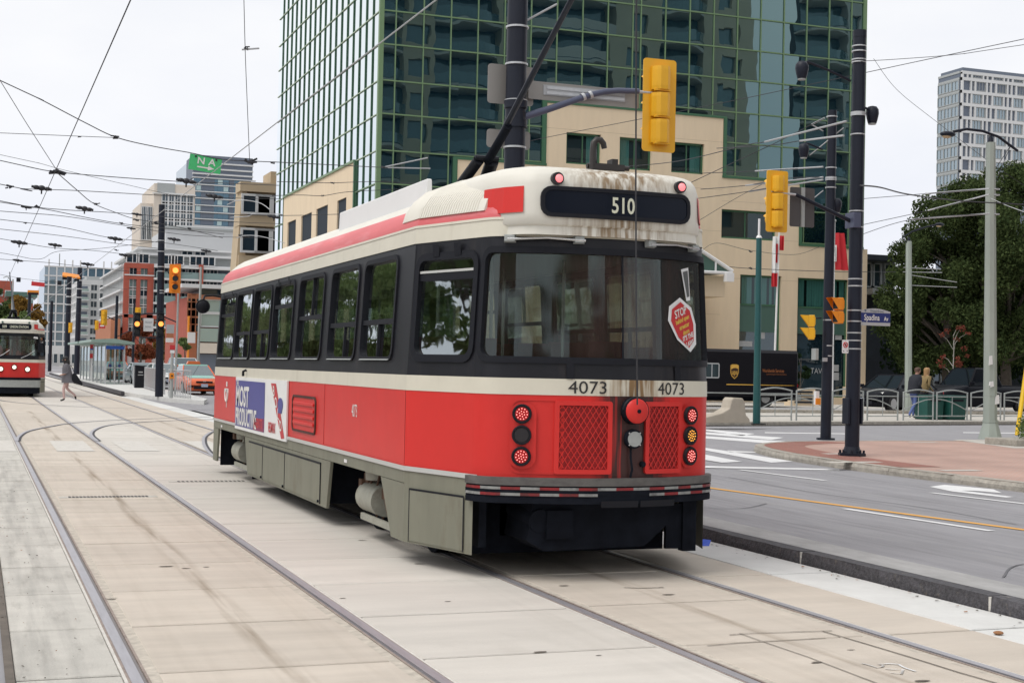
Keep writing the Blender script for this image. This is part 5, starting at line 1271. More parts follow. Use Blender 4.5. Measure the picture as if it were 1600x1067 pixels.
def stone_win(w, kind):
    x0, x1, z0, z1 = w; yb = YB + .10
    fr = T(MB().box((x0, yb - .05, z0), (x0 + .10, yb, z1)).box((x1 - .10, yb - .05, z0), (x1, yb, z1)).box((x0, yb - .05, z0), (x1, yb, z0 + .10)).box((x0, yb - .05, z1 - .10), (x1, yb, z1)), 'window_frame', 'frame_green')
    def sub(mb, nm, m_): return mb.map(lambda x, y, z: (x - XL, y - YB, z)).build(nm, m_, fr)
    if kind == 'blind':
        zsp = z1 - (z1 - z0) * .245; zs2 = z1 - (z1 - z0) * .47
        n = int((x1 - x0) / .16)
        for k in range(n):
            xa = x0 + .1 + (x1 - x0 - .2) * k / n
            if rr.random() < .88: sub(MB().add([(xa, yb + .06 + rr.uniform(0, .03), zsp), (xa + (x1 - x0 - .2) / n * .96, yb + .06 + rr.uniform(0, .03), zsp), (xa + (x1 - x0 - .2) / n * .96, yb + .07, z1 - .1), (xa, yb + .07, z1 - .1)], [(0, 1, 2, 3)]), 'blind_slat', 'blind_teal')
        sub(MB().add([(x0 + .1, yb - .02, zsp), (x1 - .1, yb - .02, zsp), (x1 - .1, yb - .02, z1 - .1), (x0 + .1, yb - .02, z1 - .1)], [(0, 1, 2, 3)]), 'pane', 'clear_pane')
        sub(MB().box((x0 + .1, yb - .03, zs2), (x1 - .1, yb, zsp)), 'spandrel', 'spandrel_green')
        sub(MB().box((x0 + .1, yb - .06, zsp - .04), (x1 - .1, yb + .01, zsp + .04)), 'rail', 'frame_green')
        sub(MB().add([(x0, yb + .05, z0), (x1, yb + .05, z0), (x1, yb + .05, zs2), (x0, yb + .05, zs2)], [(0, 1, 2, 3)]), 'shop_pane', 'shop_glass')
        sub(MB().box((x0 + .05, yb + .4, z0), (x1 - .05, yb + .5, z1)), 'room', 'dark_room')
    else:
        nb = {'pair': 2, 'one': 2}[kind]; w_ = (x1 - x0 - .2)
        fsp = .5 if kind == 'one' else .45
        if kind == 'one':
            side_ = rr.choice((0, 1)); a0 = x0 + .1 if side_ == 0 else x1 - .1 - w_ * .35
            for k in range(6): sub(MB().box((a0 + w_ * .35 * k / 6, yb + .06, z0 + .1), (a0 + w_ * .35 * (k + .85) / 6, yb + .08, z1 - .1)), 'blind_slat', 'blind_teal')
        sub(MB().box((x0 + .1 + w_ * fsp - .03, yb - .04, z0 + .1), (x0 + .1 + w_ * fsp + .03, yb, z1 - .1)), 'mullion', 'frame_green')
        for a, b_ in ((x0 + .1, x0 + .1 + w_ * fsp - .03), (x0 + .1 + w_ * fsp + .03, x1 - .1)):
            sub(MB().add([(a, yb - .02, z0 + .1), (b_, yb - .02, z0 + .1), (b_, yb - .02, z1 - .1), (a, yb - .02, z1 - .1)], [(0, 1, 2, 3)]), 'pane', 'clear_pane')
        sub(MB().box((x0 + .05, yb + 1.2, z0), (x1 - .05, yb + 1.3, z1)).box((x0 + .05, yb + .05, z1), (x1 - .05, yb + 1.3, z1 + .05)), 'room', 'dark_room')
        for k in range(2): sub(MB().box((x0 + .3 + .7 * k, yb + .5, z1 - .25 - .2 * k), (x0 + .9 + .7 * k, yb + .62, z1 - .22 - .2 * k)), 'ceiling_light', 'ceil_light')
mat('ceil_light', (0.8, 0.8, 0.6), 0.5, emit=(1.0, 0.95, 0.65), estr=0.55)
glass_mat('clear_pane', (0.7, 0.85, 0.85), (0.55, 0.68, 0.66), 0.07, 0.5, 2.0, see=1.0)
for w in WA: stone_win(w, 'one')
for w in WB: stone_win(w, 'pair')
for w in WC: stone_win(w, 'blind')
# stone section of the left face with deep windows
mkl = lambda u, z, d: (XL - 0.06 + d, u, z)
WL = []
for a, b_, ya, yb_ in ((528.75, 543, 315, 307.5), (496, 514, 327, 320), (472.5, 488.75, 338.75, 331), (451, 464, 348, 343)):
    WL.append((atx(b_, yb_, XL).y, atx(a, ya, XL).y, 1.0, atx((a + b_) / 2, (ya + yb_) / 2, XL).z))
T(punched((tl0, tl1), (0, zL), WL, mkl, 0.6), 'stone_wall', 'tan_wall')
for (y0, y1, z0, z1) in WL:
    f = T(MB().box((XL + .42, y0, z0), (XL + .50, y0 + .12, z1)).box((XL + .42, (y0 + y1) / 2 - .05, z0), (XL + .5, (y0 + y1) / 2 + .05, z1)), 'window_frame', 'frame_green')
    T(MB().box((XL + .46, y0, z0), (XL + .48, y1, z1)), 'pane', 'tower_glass')
# entrance canopy: white frame with green glass
can = [at(1040, 372, YB - 4).xyz, at(1143, 424, YB - 4).xyz]
xc0, xc1, zc1, zc0 = at(1075, 385, YB - 4).x, at(1145, 400, YB - 4).x, at(1094, 382, YB - 4).z, at(1145, 427, YB - 4).z
T(MB().tube([(xc0 - 3, YB - 4, zc1 + .1), (xc0, YB - 4, zc1 + .1), (xc1, YB - 4, zc0 + .1)], .09, 6).tube([(xc0 - 3, YB - 4, zc0), (xc1, YB - 4, zc0)], .08, 6).tube([(xc0, YB - 4, zc0), (xc0, YB - 4, zc1)], .06, 6).tube([((xc0 + xc1) / 2 + .3, YB - 4, zc0), ((xc0 + xc1) / 2 + .3, YB - 4, (zc0 + zc1) / 2)], .05, 6), 'canopy_frame', 'sign_white')
T(MB().prism([(xc0 - 3, YB - 3.95, zc0), (xc1, YB - 3.95, zc0), (xc0, YB - 3.95, zc1), (xc0 - 3, YB - 3.95, zc1)], (0, 3.8, 0)), 'canopy_glass', 'spandrel_green')
T(MB().cbox((xc1 - .25, YB - 4.1, zc0 - .22), (.42, .3, .42)), 'canopy_lamp', 'sign_white')
xp0, xp1 = at(1040, 440, YB - 3).x, at(1120, 440, YB - 3).x
zp = at(1110, 432, YB - 3).z
T(MB().box((xp0, YB - 3, 0), (xp1 - 1.0, YB - .15, zp)), 'portal_block', 'tan_wall')
T(MB().box((xp0 - .2, YB - 3.3, zp - 1.0), (xp1 + .3, YB - .15, zp + .02)), 'portal_lintel', 'tan_wall')
T(MB().box((XR - 1.0, YB - .35, 0), (XR + .5, YB - .02, 1.0)), 'pier_base', 'tan_wall')
# shop-window details: pale notices and lettering
for (px_, py_, w_, h_) in ((1192, 524, .35, .35), (1165, 537, .9, .28), (1306, 575, .5, .35), (1306, 588, .5, .4), (1312, 525, .4, .4)):
    x_, z_ = fx_(px_, py_); T(MB().box((x_ - w_ / 2, YB + .10, z_ - h_ / 2), (x_ + w_ / 2, YB + .13, z_ + h_ / 2)), 'shop_notice', 'sign_grey')
x_, z_ = fx_(1277, 580)
T(MB().add(*(lambda v, f: ([(x_ + a, YB + .10, z_ + b_) for a, b_, c in v], f))(*text_mesh('TAV', .42, 0, .9))), 'shop_lettering', 'sign_grey')

# ---- towers across the junction that the glazing mirrors (south-east of the camera)
mat('apt_wall', (0.62, 0.55, 0.42), 0.85, var=0.08, vscale=0.4)
mat('apt_slab', (0.62, 0.60, 0.56), 0.85)
mat('apt_dark', (0.09, 0.11, 0.12), 0.5)
glass_mat('apt_glass', (0.8, 0.9, 0.95), (0.12, 0.19, 0.21), 0.15, 0.7, 2.0)
def apartment(name, label, x0, x1, y, floors, fh, seed, wallm, bays, dep=16):
    t = thing(name, label, 'building', (x0, y, 0)); W_ = x1 - x0; H = floors * fh
    MB().box((0, -dep, 0), (W_, -1.5, H)).build('core', 'apt_dark', t)
    rs = random.Random(seed)
    for (a, b_, kind) in bays:
        a *= W_; b_ *= W_
        if kind == 'wall':
            hol = []
            for f in range(floors):
                n = max(1, int((b_ - a) / 4.2))
                for k in range(n):
                    c = a + (b_ - a) * (k + .5) / n; hol.append((c - .9, c + .9, f * fh + .8, f * fh + 2.4))
            punched((a, b_), (0, H), hol, lambda u, z, d: (u, -d, z), .5).build('wall', wallm, t)
            wm = MB().box((-.9, -.45, -.8), (.9, -.4, .8)).mesh('window', 'apt_glass')
            for h in hol: inst('window', wm, t, ((h[0] + h[1]) / 2, 0, (h[2] + h[3]) / 2))
            MB().box((a, -1.5, 0), (a + .3, -.002, H)).box((b_ - .3, -1.5, 0), (b_, -.002, H)).build('wall_return', wallm, t)
        else:
            n = 9; prof = [(a + (b_ - a) * k / n, 1.4 * math.sin(math.pi * k / n)) for k in range(n + 1)]
            sl = MB().prism([(x, yv, -.12) for x, yv in prof] + [(b_, -1.5, -.12), (a, -1.5, -.12)], (0, 0, .24)).mesh('balcony_slab', 'apt_slab')
            rl = MB()
            for k in range(n):
                (xa, ya), (xb, yb_) = prof[k], prof[k + 1]; rl.add([(xa, ya, .2), (xb, yb_, .2), (xb, yb_, 1.1), (xa, ya, 1.1)], [(0, 1, 2, 3)])
            rm = rl.mesh('balcony_rail', 'apt_slab' if kind == 'bal_solid' else 'apt_glass')
            gm = MB().box((a, -1.45, .1), (b_, -1.4, fh - .3)).mesh('balcony_door', 'apt_glass')
            for f in range(floors):
                inst('balcony_slab', sl, t, (0, 0, f * fh)); inst('balcony_rail', rm, t, (0, 0, f * fh)); inst('balcony_door', gm, t, (0, 0, f * fh))
    return t
apartment('apartment_tower', 'beige apartment tower with curved balconies, seen mirrored in the green glass', 30.5, 68.5, 12, 17, 2.9, 4, 'apt_wall',
          [(0, .10, 'bal'), (.10, .17, 'wall'), (.17, .33, 'bal'), (.33, .40, 'wall'), (.40, .62, 'bal_solid'), (.62, .75, 'wall'), (.75, .87, 'bal'), (.87, 1.0, 'wall')])
apartment('apartment_tower', 'dark balconied apartment tower mirrored at the right end of the green glass', 74.5, 92, 12, 18, 2.9, 5, 'apt_slab',
          [(0, .25, 'bal'), (.25, .36, 'wall'), (.36, .66, 'bal_solid'), (.66, 1.0, 'bal')], 2.2)

# ---- generic distant block
def frame_window(w, h, fm, gm, fr=.12, mull=1, d=.14):
    b = MB()
    b.box((-w / 2, -d, -h / 2), (-w / 2 + fr, 0, h / 2)).box((w / 2 - fr, -d, -h / 2), (w / 2, 0, h / 2)).box((-w / 2 + fr, -d, -h / 2), (w / 2 - fr, 0, -h / 2 + fr)).box((-w / 2 + fr, -d, h / 2 - fr), (w / 2 - fr, 0, h / 2))
    for k in range(1, mull + 1):
        x = -w / 2 + w * k / (mull + 1); b.box((x - fr * .3, -d * .9, -h / 2 + fr), (x + fr * .3, 0, h / 2 - fr))
    b.add([(-w / 2 + fr, -.03, -h / 2 + fr), (w / 2 - fr, -.03, -h / 2 + fr), (w / 2 - fr, -.03, h / 2 - fr), (-w / 2 + fr, -.03, h / 2 - fr)], [(0, 1, 2, 3)], 1)
    return b.mesh('window', [fm, gm])
mat('b_white', (0.61, 0.615, 0.615), 0.8, var=0.04, vscale=0.3)
mat('b_pale', (0.56, 0.575, 0.59), .8, var=.06, vscale=.3)
mat('b_cream', (0.62, 0.555, 0.48), 0.85, var=0.05, vscale=0.3)
mat('b_beige', (0.50, 0.395, 0.265), 0.85, var=0.08, vscale=0.4)
mat('b_grey', (0.36, 0.38, 0.38), 0.8, var=0.06, vscale=0.3)
mat('b_slate', (0.13, 0.155, 0.20), 0.6)
mat('b_brick', (0.36, 0.085, 0.055), 0.88, var=0.14, vscale=0.9)
mat('b_brick_orange', (0.42, 0.17, 0.09), 0.88, var=0.14, vscale=0.9)
glass_mat('b_glass', (0.85, 0.93, 0.97), (0.10, 0.16, 0.20), 0.22, 0.8, 1.8, wob=0.08, wscale=0.3)
glass_mat('b_glass_dark', (0.75, 0.85, 0.9), (0.025, 0.04, 0.055), 0.10, 0.6, 2.0)
glass_mat('b_glass_blue', (0.42, 0.62, 0.75), (0.02, 0.055, 0.09), 0.22, 0.85, 1.6, wob=0.08, wscale=0.3)
glass_mat('b_glass_mint', (0.8, 0.95, 0.95), (0.28, 0.38, 0.37), 0.25, 0.8, 1.6)
class Block:
    """box building; its front faces -y, its flank -x; px edges are taken at depth Y"""
    def __init__(s, name, label, px0, px1, py_top, Y, depth, wall, base_z=0.0):
        s.x0 = at(px0, 500, Y).x; s.x1 = at(px1, 500, Y).x; s.H = at((px0 + px1) / 2, py_top, Y).z; s.Y = Y; s.D = depth; s.W = s.x1 - s.x0; s.wall = wall
        s.t = thing(name, label, 'building', (s.x0, Y, 0))
    def walls(s, z0=0, z1=None): MB().box((0, 0, z0), (s.W, s.D, s.H if z1 is None else z1)).build('wall', s.wall, s.t)
    def part(s, name, m, a, b_): return MB().box(a, b_).build(name, m, s.t)
    def grid(s, me, us, zs, flank=False, name='window'):
        for u in us:
            for z in zs:
                if flank: inst(name, me, s.t, (-.02, u, z), (0, 0, R(-90)))
                else: inst(name, me, s.t, (u, -.02, z))
    def Z(s, py, px=None): return at(px if px else 300, py, s.Y).z
    def X(s, px): return at(px, 450, s.Y).x - s.x0
def lin(a, b_, n): return [a + (b_ - a) * (k + .5) / n for k in range(n)]

# a: tan concrete block beside the glass building
B = Block('concrete_building', 'tan concrete building with white-framed bay windows left of the glass building', 378, 452, 286, 104, 3.5, 'b_beige')
z_ = lambda py: at(405, py, B.Y).z
B.part('wall', 'b_beige', (0, .9, 0), (B.W, B.D, B.H))
B.part('parapet', 'b_beige', (-.35, 0, z_(300)), (B.W, 2, B.H)); B.part('spandrel', 'b_beige', (-.35, 0, z_(353.5)), (B.W, 2, z_(337)))
MB().prism([(-.9, .3, 0), (0.2, .3, 0), (.2, .3, B.H), (-.15, .3, B.H)], (0, 2.5, 0)).build('raked_wall', 'b_beige', B.t)
B.part('chimney', 'b_beige', (B.X(423), 1, B.H), (B.W, 4, B.H + 1.0)); B.part('spandrel', 'b_beige', (-.35, 0, z_(420)), (B.W, 2, z_(400)))
B.part('spandrel', 'b_beige', (-.35, 0, z_(480)), (B.W, 2, z_(460)))
for a, b_ in ((337, 303), (397, 356), (458, 422)):
    h = z_(b_) - z_(a) - .1
    me = frame_window(2.35, h, 'b_white', 'b_glass_dark', .16, 1); B.grid(me, [B.X(399), B.X(421), B.X(443)], [(z_(a) + z_(b_)) / 2])
    for o in B.t.children:
        pass
# b: blue glass tower
B = Block('glass_tower', 'tall blue glass tower with white balcony bands behind the green sign', 297, 387, 247, 300, 28, 'b_glass_blue')
B.part('glazing', 'b_glass_blue', (0, 0, 0), (B.W, B.D, B.H))
B.part('crown', 'b_slate', (-.2, -.4, B.Z(277)), (B.W + .2, 10, B.H + .3)); 
nf = 17
for k in range(nf):
    z = B.Z(277) - k * 1.18 * (B.H / 44 + .05) * 1.15
    B.part('floor_band', 'b_white', (-.3, -.5, z - .10), (B.W + .9, .2, z + .10))
    for a, b_, m_ in ((.13, .36, 'b_slate'), (.62, .70, 'b_slate'), (.86, .97, 'b_slate')): B.part('recess', m_, (B.W * a, -.25, z - 1.15), (B.W * b_, .1, z - .2))
    for a in (.05, .42, .52, .76): B.part('pane', 'b_glass_mint' if (k + int(a * 50)) % 3 == 0 else 'b_glass_blue', (B.W * a, -.15, z - 1.15), (B.W * (a + .08), .1, z - .2))
for py in (254, 263, 271): B.part('crown_band', 'b_white', (-.3, -.7, B.Z(py) - .15), (B.W + .3, .1, B.Z(py) + .15))
B.part('side_shelf', 'b_slate', (B.W, -.5, B.Z(283)), (B.W + 1.6, 6, B.Z(280)))
# c: cream stepped tower
B = Block('apartment_tower', 'cream stepped apartment tower left of the blue glass tower', 236, 300, 288, 260, 20, 'b_cream')
B.walls(); me = frame_window(1.35, 2.1, 'b_white', 'b_glass_dark', .15, 1)
B.part('penthouse_panel', 'b_grey', (.5, -.1, B.Z(304)), (B.W * .5, .5, B.Z(289)))
B.grid(me, lin(1.4, B.W - .4, 5), [B.Z(p) for p in (313, 326, 339, 352, 365)])
B.part('cornice', 'b_white', (-.3, -.5, B.Z(306.5)), (B.W + .1, .3, B.Z(305)))
W2 = at(236, 400, B.Y).x - at(216, 400, B.Y).x
MB().box((-W2, 1, 0), (0, 15, B.Z(321))).build('wing', 'b_cream', B.t)
m2 = frame_window(1.0, 6.0, 'b_white', 'b_glass_dark', .12, 2)
for u in (-W2 * .70, -W2 * .28): inst('window', m2, B.t, (u, .98, B.Z(352)))
m3 = frame_window(1.5, 3.4, 'b_white', 'b_glass_dark', .15, 1); B.grid(m3, lin(1.0, B.W - .5, 3), [B.Z(382), B.Z(400)])
# d: white slab-topped block
B = Block('white_building', 'plain white flat-topped block in front of the cream tower', 256, 400, 360, 215, 18, 'b_pale')
B.walls(); B.part('roof_edge', 'b_grey', (-.3, -.3, B.H), (B.W, 4, B.H + .3)); B.part('plant_room', 'b_white', (2, 3, B.H), (B.W, 12, B.H + .8))
# e: brick and white condominium
B = Block('condominium', 'brick and white condominium with glazed balconies behind the tall black signal pole', 194, 372, 414, 170, 30, 'b_white')
B.walls(0, B.H)
Ze = lambda py: at(230, py, B.Y).z
fl_ = [Ze(p) for p in (415, 434, 453, 472, 491, 510, 529, 548)]
B.part('roof_terrace', 'b_grey', (1.2, 2.5, B.H), (B.W, 22, Ze(396))); B.part('roof_slab', 'b_white', (.6, 1.5, Ze(397)), (B.W, 22, Ze(393.5)))
B.part('penthouse', 'b_white', (2.4, 6, Ze(394)), (B.W, 24, Ze(384))); B.part('penthouse_roof', 'b_white', (1.8, 5, Ze(384)), (B.W, 24, Ze(381)))
mw = frame_window(1.5, 1.2, 'b_white', 'b_glass_dark', .12, 1); B.grid(mw, [B.X(p) for p in (206, 222, 262, 276, 305, 325)], [Ze(404.5)])
for u in (B.X(302), B.X(323)): inst('window', frame_window(1.4, 1.1, 'b_white', 'b_glass_dark', .12, 1), B.t, (u, 5.95, Ze(390)))
xb0, xb1 = 0.0, B.X(239)
for a, b_ in ((B.X(194), B.X(201)), (B.X(214), B.X(218.5)), (B.X(231), B.X(239))): B.part('brick_pier', 'b_brick', (a - .1, -.5, 0), (b_, .1, fl_[0] + .1))
B.part('brick_head', 'b_brick', (-.1, -.52, Ze(420)), (xb1, .1, fl_[0] + .2)); B.part('brick_sill', 'b_brick', (-.1, -.52, Ze(437.5)), (xb1, .1, Ze(432.5)))
B.part('stone_band', 'b_white', (-.15, -.58, Ze(431.8)), (xb1 + .1, .1, Ze(430))); B.part('brick_band', 'b_brick', (-.1, -.5, Ze(497)), (xb1, .1, Ze(492)))
mw2 = frame_window(1.0, 1.35, 'b_white', 'b_glass_mint', .12, 1); mw3 = frame_window(1.0, 1.35, 'b_white', 'b_glass_dark', .12, 1)
for k, pc in enumerate((426, 445, 458, 472, 485, 503, 516, 530)):
    for j, u in enumerate((B.X(207.5), B.X(224.5))): inst('window', mw2 if (k + j) % 3 else mw3, B.t, (u, -.05, Ze(pc)))
for k in range(len(fl_) - 1):
    z0, z1 = fl_[k + 1], fl_[k]
    B.part('balcony_slab', 'b_white', (xb1, -1.0, z1 - .22), (B.W, .1, z1)); B.part('balcony_glass', 'b_glass_mint', (xb1 + .2, -.96, z1), (B.W, -.9, z1 + .75) ) if k else None
    B.part('balcony_recess', 'b_slate', (xb1, -.05, z0), (B.W, .02, z1 - .25))
    for px_ in (246, 262, 283, 299, 316, 333): inst('window', mw3, B.t, (B.X(px_), -.08, (z0 + z1) / 2 - .1))
for a, b_ in ((273, 280), (309, 315)): B.part('brick_pier', 'b_brick', (B.X(a), -1.15, 0), (B.X(b_), -.3, fl_[0] + .3))
B.part('brick_band', 'b_brick', (xb1, -1.2, Ze(499)), (B.W, -.3, Ze(493)))
mf = frame_window(2.2, 1.3, 'b_white', 'b_glass_mint', .14, 2)
B.grid(mf, lin(1.5, 29, 9), [Ze(p) for p in (425, 444, 463, 482, 501, 520, 538)], True)
for z in fl_: B.part('flank_band', 'b_white', (-.5, 0, z - .2), (0, 30, z))
B.part('podium', 'b_brick_orange', (-1.6, -1.5, 0), (-.55, 20, Ze(500))); 
# f: low brick corner building close to the streetcar front
B = Block('brick_building', 'low red and orange brick building with white roof terrace beyond the round mirror', 296, 352, 464, 122, 16, 'b_brick')
B.walls(); Zf = lambda py: at(320, py, B.Y).z
B.part('roof_slab', 'b_white', (-.8, -.8, Zf(451)), (B.W, 10, Zf(445))); B.part('terrace_glass', 'b_glass_dark', (1.0, .6, B.H), (B.W, 8, Zf(450)))
B.part('orange_bay', 'b_brick_orange', (-.15, -.2, 0), (B.X(309), .1, B.H)); B.part('parapet', 'b_brick_orange', (-.2, -.3, B.H - .2), (B.W, .2, B.H + .15))
mw = frame_window(.75, 1.3, 'b_brick_orange', 'b_glass_dark', .08, 0); B.grid(mw, [B.X(299.5), B.X(305)], [Zf(p) for p in (472, 484, 496, 508)])
for o in [c for c in B.t.children if c.name.startswith('window')]: o.location.y = -.24
mw = frame_window(1.9, 1.2, 'b_white', 'b_glass_mint', .12, 0); B.grid(mw, [B.X(331)], [Zf(478), Zf(500)])
B.part('shop_glass', 'b_glass_mint', (B.X(312), -.4, Zf(534)), (B.W, 0, Zf(513))); B.part('shop_fascia', 'b_cream', (B.X(310), -.6, Zf(552)), (B.W, .1, Zf(536))); B.part('shop_front', 'b_slate', (B.X(312), -.3, .2), (B.W, .1, Zf(553)))
for o in B.t.children: pass
B.part('orange_column', 'signal_orange', (B.X(293), -.8, 0), (B.X(295.5), -.4, Zf(495)))
# g: white condominium further down
B = Block('condominium', 'white balconied condominium behind the twin black poles', 122, 192, 438, 345, 40, 'b_white')
B.walls(); Zg = lambda py: at(130, py, B.Y).z
for p in (447, 460, 473, 487, 500, 514, 528, 542):
    B.part('balcony_recess', 'b_slate', (.6, -.1, Zg(p + 8)), (B.X(137), .02, Zg(p))); B.part('balcony_slab', 'b_white', (.2, -1.8, Zg(p + 10)), (B.X(139), 0, Zg(p + 8.6))); B.part('balcony_glass', 'b_glass_mint', (.3, -1.7, Zg(p + 8.6)), (B.X(138), -1.6, Zg(p + 4.5)))
mw = frame_window(1.6, 1.6, 'b_white', 'b_glass_dark', .14, 1); B.grid(mw, [B.X(147), B.X(161)], [Zg(p) for p in (449, 462, 475, 489, 503, 517, 531)])
mw = frame_window(3.4, 1.3, 'b_white', 'b_glass', .2, 2); B.grid(mw, lin(1, 39, 6), [Zg(p) for p in (449, 462, 475, 489, 503, 517, 531)], True)
B.part('setback', 'b_grey', (2, 4, B.H), (B.W, 30, Zg(430)))
B2 = Block('glass_tower', 'pale glass tower rising behind the white condominium', 68, 178, 417, 470, 40, 'b_glass')
B2.part('glazing', 'b_glass', (0, 0, 0), (B2.W, B2.D, B2.H)); 
for k in range(14): B2.part('floor_band', 'b_white', (-.2, -.5, B2.H - 2.9 * k - .4), (B2.W, .1, B2.H - 2.9 * k))
for u in lin(0, B2.W, 9): B2.part('fin', 'b_white', (u - .2, -.6, 0), (u + .2, .1, B2.H + (2 if int(u) % 3 else 0)))
B2.part('mast', 'b_grey', (B2.W * .2, 2, B2.H), (B2.W * .2 + .3, 2.3, B2.H + 4))
B3 = Block('office_block', 'narrow pale glass block between the distant streetcar and the twin poles', 63, 100, 447, 520, 30, 'b_white')
B3.walls(); mw = frame_window(4.0, 2.2, 'b_white', 'b_glass_mint', .3, 1); B3.grid(mw, lin(0, B3.W, 3), [B3.H - 3.2 * k - 2 for k in range(8)])
# i: far left brick blocks
B4 = Block('brick_building', 'small red brick building at the far left edge above the trees', -40, 20, 438, 420, 20, 'b_brick'); B4.walls()
mw = frame_window(2.0, 1.6, 'b_white', 'b_glass_dark', .2, 1); B4.grid(mw, lin(0, B4.W, 4), [B4.H - 3.4, B4.H - 7.0])
B5 = Block('brick_building', 'brown brick building with green roof behind the distant streetcar', 14, 51, 464, 400, 20, 'b_brick'); B5.walls()
B5.part('roof', 'spandrel_green', (-1, -1, B5.H), (B5.W + 1, 18, B5.H + 1.3)); B5.part('clerestory', 'b_glass_mint', (.5, -.3, B5.H - 1.6), (B5.W, 0, B5.H - .2))
mw = frame_window(1.6, 1.8, 'b_white', 'b_glass_dark', .2, 1); B5.grid(mw, lin(0, B5.W, 4), [B5.H - 4.4, B5.H - 8.0])
B6 = Block('townhouse_row', 'low white townhouse row seen beyond the boarding island', 70, 190, 541, 300, 12, 'b_white'); B6.walls()
mw = frame_window(.9, 2.0, 'b_white', 'b_glass_dark', .12, 0); B6.grid(mw, lin(.5, B6.W - .5, 12), [1.6])

# right: white gridded tower
B = Block('apartment_tower', 'white gridded apartment tower with grey flank above the trees at right', 1498, 1640, 112, 210, 0, 'b_white')
B.D = 6.5; Hh = B.H
B.part('core', 'b_slate', (.3, .35, 0), (B.W, B.D, Hh)); 
zr = [at(1500, p, B.Y).z for p in (112, 122, 142, 162, 183, 204, 225, 246, 267, 288)]
for k, z in enumerate(zr):
    B.part('floor_beam', 'b_white', (0, 0, z - .32), (B.W, .5, z + .22)); B.part('flank_beam', 'b_grey', (-.3, .5, z - .2), (.28, B.D, z + .2))
cols = [0.0, 1.0, 1.9, 4.4, 5.3, 6.4, 8.9, 9.8, 10.8, 13.3, 14.3, 15.2, 17.6]
for k, (z1, z0) in enumerate(zip(zr, zr[1:])):
    sh = .8 if k % 2 else 0.0
    for j, c in enumerate(cols):
        B.part('pier', 'b_white', (c + (sh if 0 < j else 0), .02, z0), (c + .32 + (sh if 0 < j else 0), .48, z1))
    for a, b_ in zip(cols, cols[1:]):
        if b_ - a > 1.5: inst('window', frame_window(b_ - a - .5, z1 - z0 - .6, 'b_grey', 'b_glass' if k > 1 else 'b_slate', .12, 2), B.t, ((a + b_) / 2 + .15 + sh, .3, (z0 + z1) / 2))
B.part('flank_wall', 'b_slate', (-.2, .5, 0), (.25, B.D, Hh - 1))
for y_ in lin(.6, B.D, 3):
    for z1, z0 in zip(zr[1:], zr[2:]): inst('window', frame_window(2.0, z1 - z0 - .5, 'b_grey', 'b_glass', .12, 1), B.t, (-.22, y_, (z0 + z1) / 2), (0, 0, R(-90)))
# dark house under the trees
mat('house_dark', (0.022, 0.030, 0.042), 0.8, var=0.3, vscale=1.0)
mat('house_grey', (0.34, 0.36, 0.36), 0.8, var=0.08, vscale=0.8)
B = Block('timber_house', 'dark house with grey upper balcony half hidden by trees at right', 1349, 1680, 470, 74, 10, 'house_dark')
B.walls(); Zh = lambda py: at(1380, py, B.Y).z
B.part('upper_storey', 'house_grey', (.2, .5, B.H), (B.X(1405), 9, Zh(408))); B.part('roof', 'house_dark', (-.3, -.6, Zh(408)), (B.X(1412), 9.5, Zh(400)))
for px_ in (1363, 1374, 1395): inst('window', frame_window(.75, 1.5, 'house_grey', 'b_glass_dark', .08, 0), B.t, (B.X(px_), .46, Zh(430)))
B.part('balcony', 'house_grey', (-.2, -1.2, Zh(462)), (B.X(1408), .5, Zh(453))); 
for px_ in (1352, 1365, 1380, 1395, 1406): B.part('baluster', 'house_dark', (B.X(px_) - .05, -1.15, Zh(470)), (B.X(px_) + .05, -1.05, Zh(454)))
B.part('porch_column', 'b_cream', (B.X(1531), -2.0, 0), (B.X(1534), -1.8, Zh(560))); B.part('porch_beam', 'house_dark', (B.X(1500), -2.2, Zh(560)), (B.X(1680), 0, Zh(548)))
for px_ in (1428, 1470, 1560): inst('window', frame_window(1.2, 1.6, 'house_grey', 'b_glass_dark', .08, 1), B.t, (B.X(px_), -.02, 1.9))
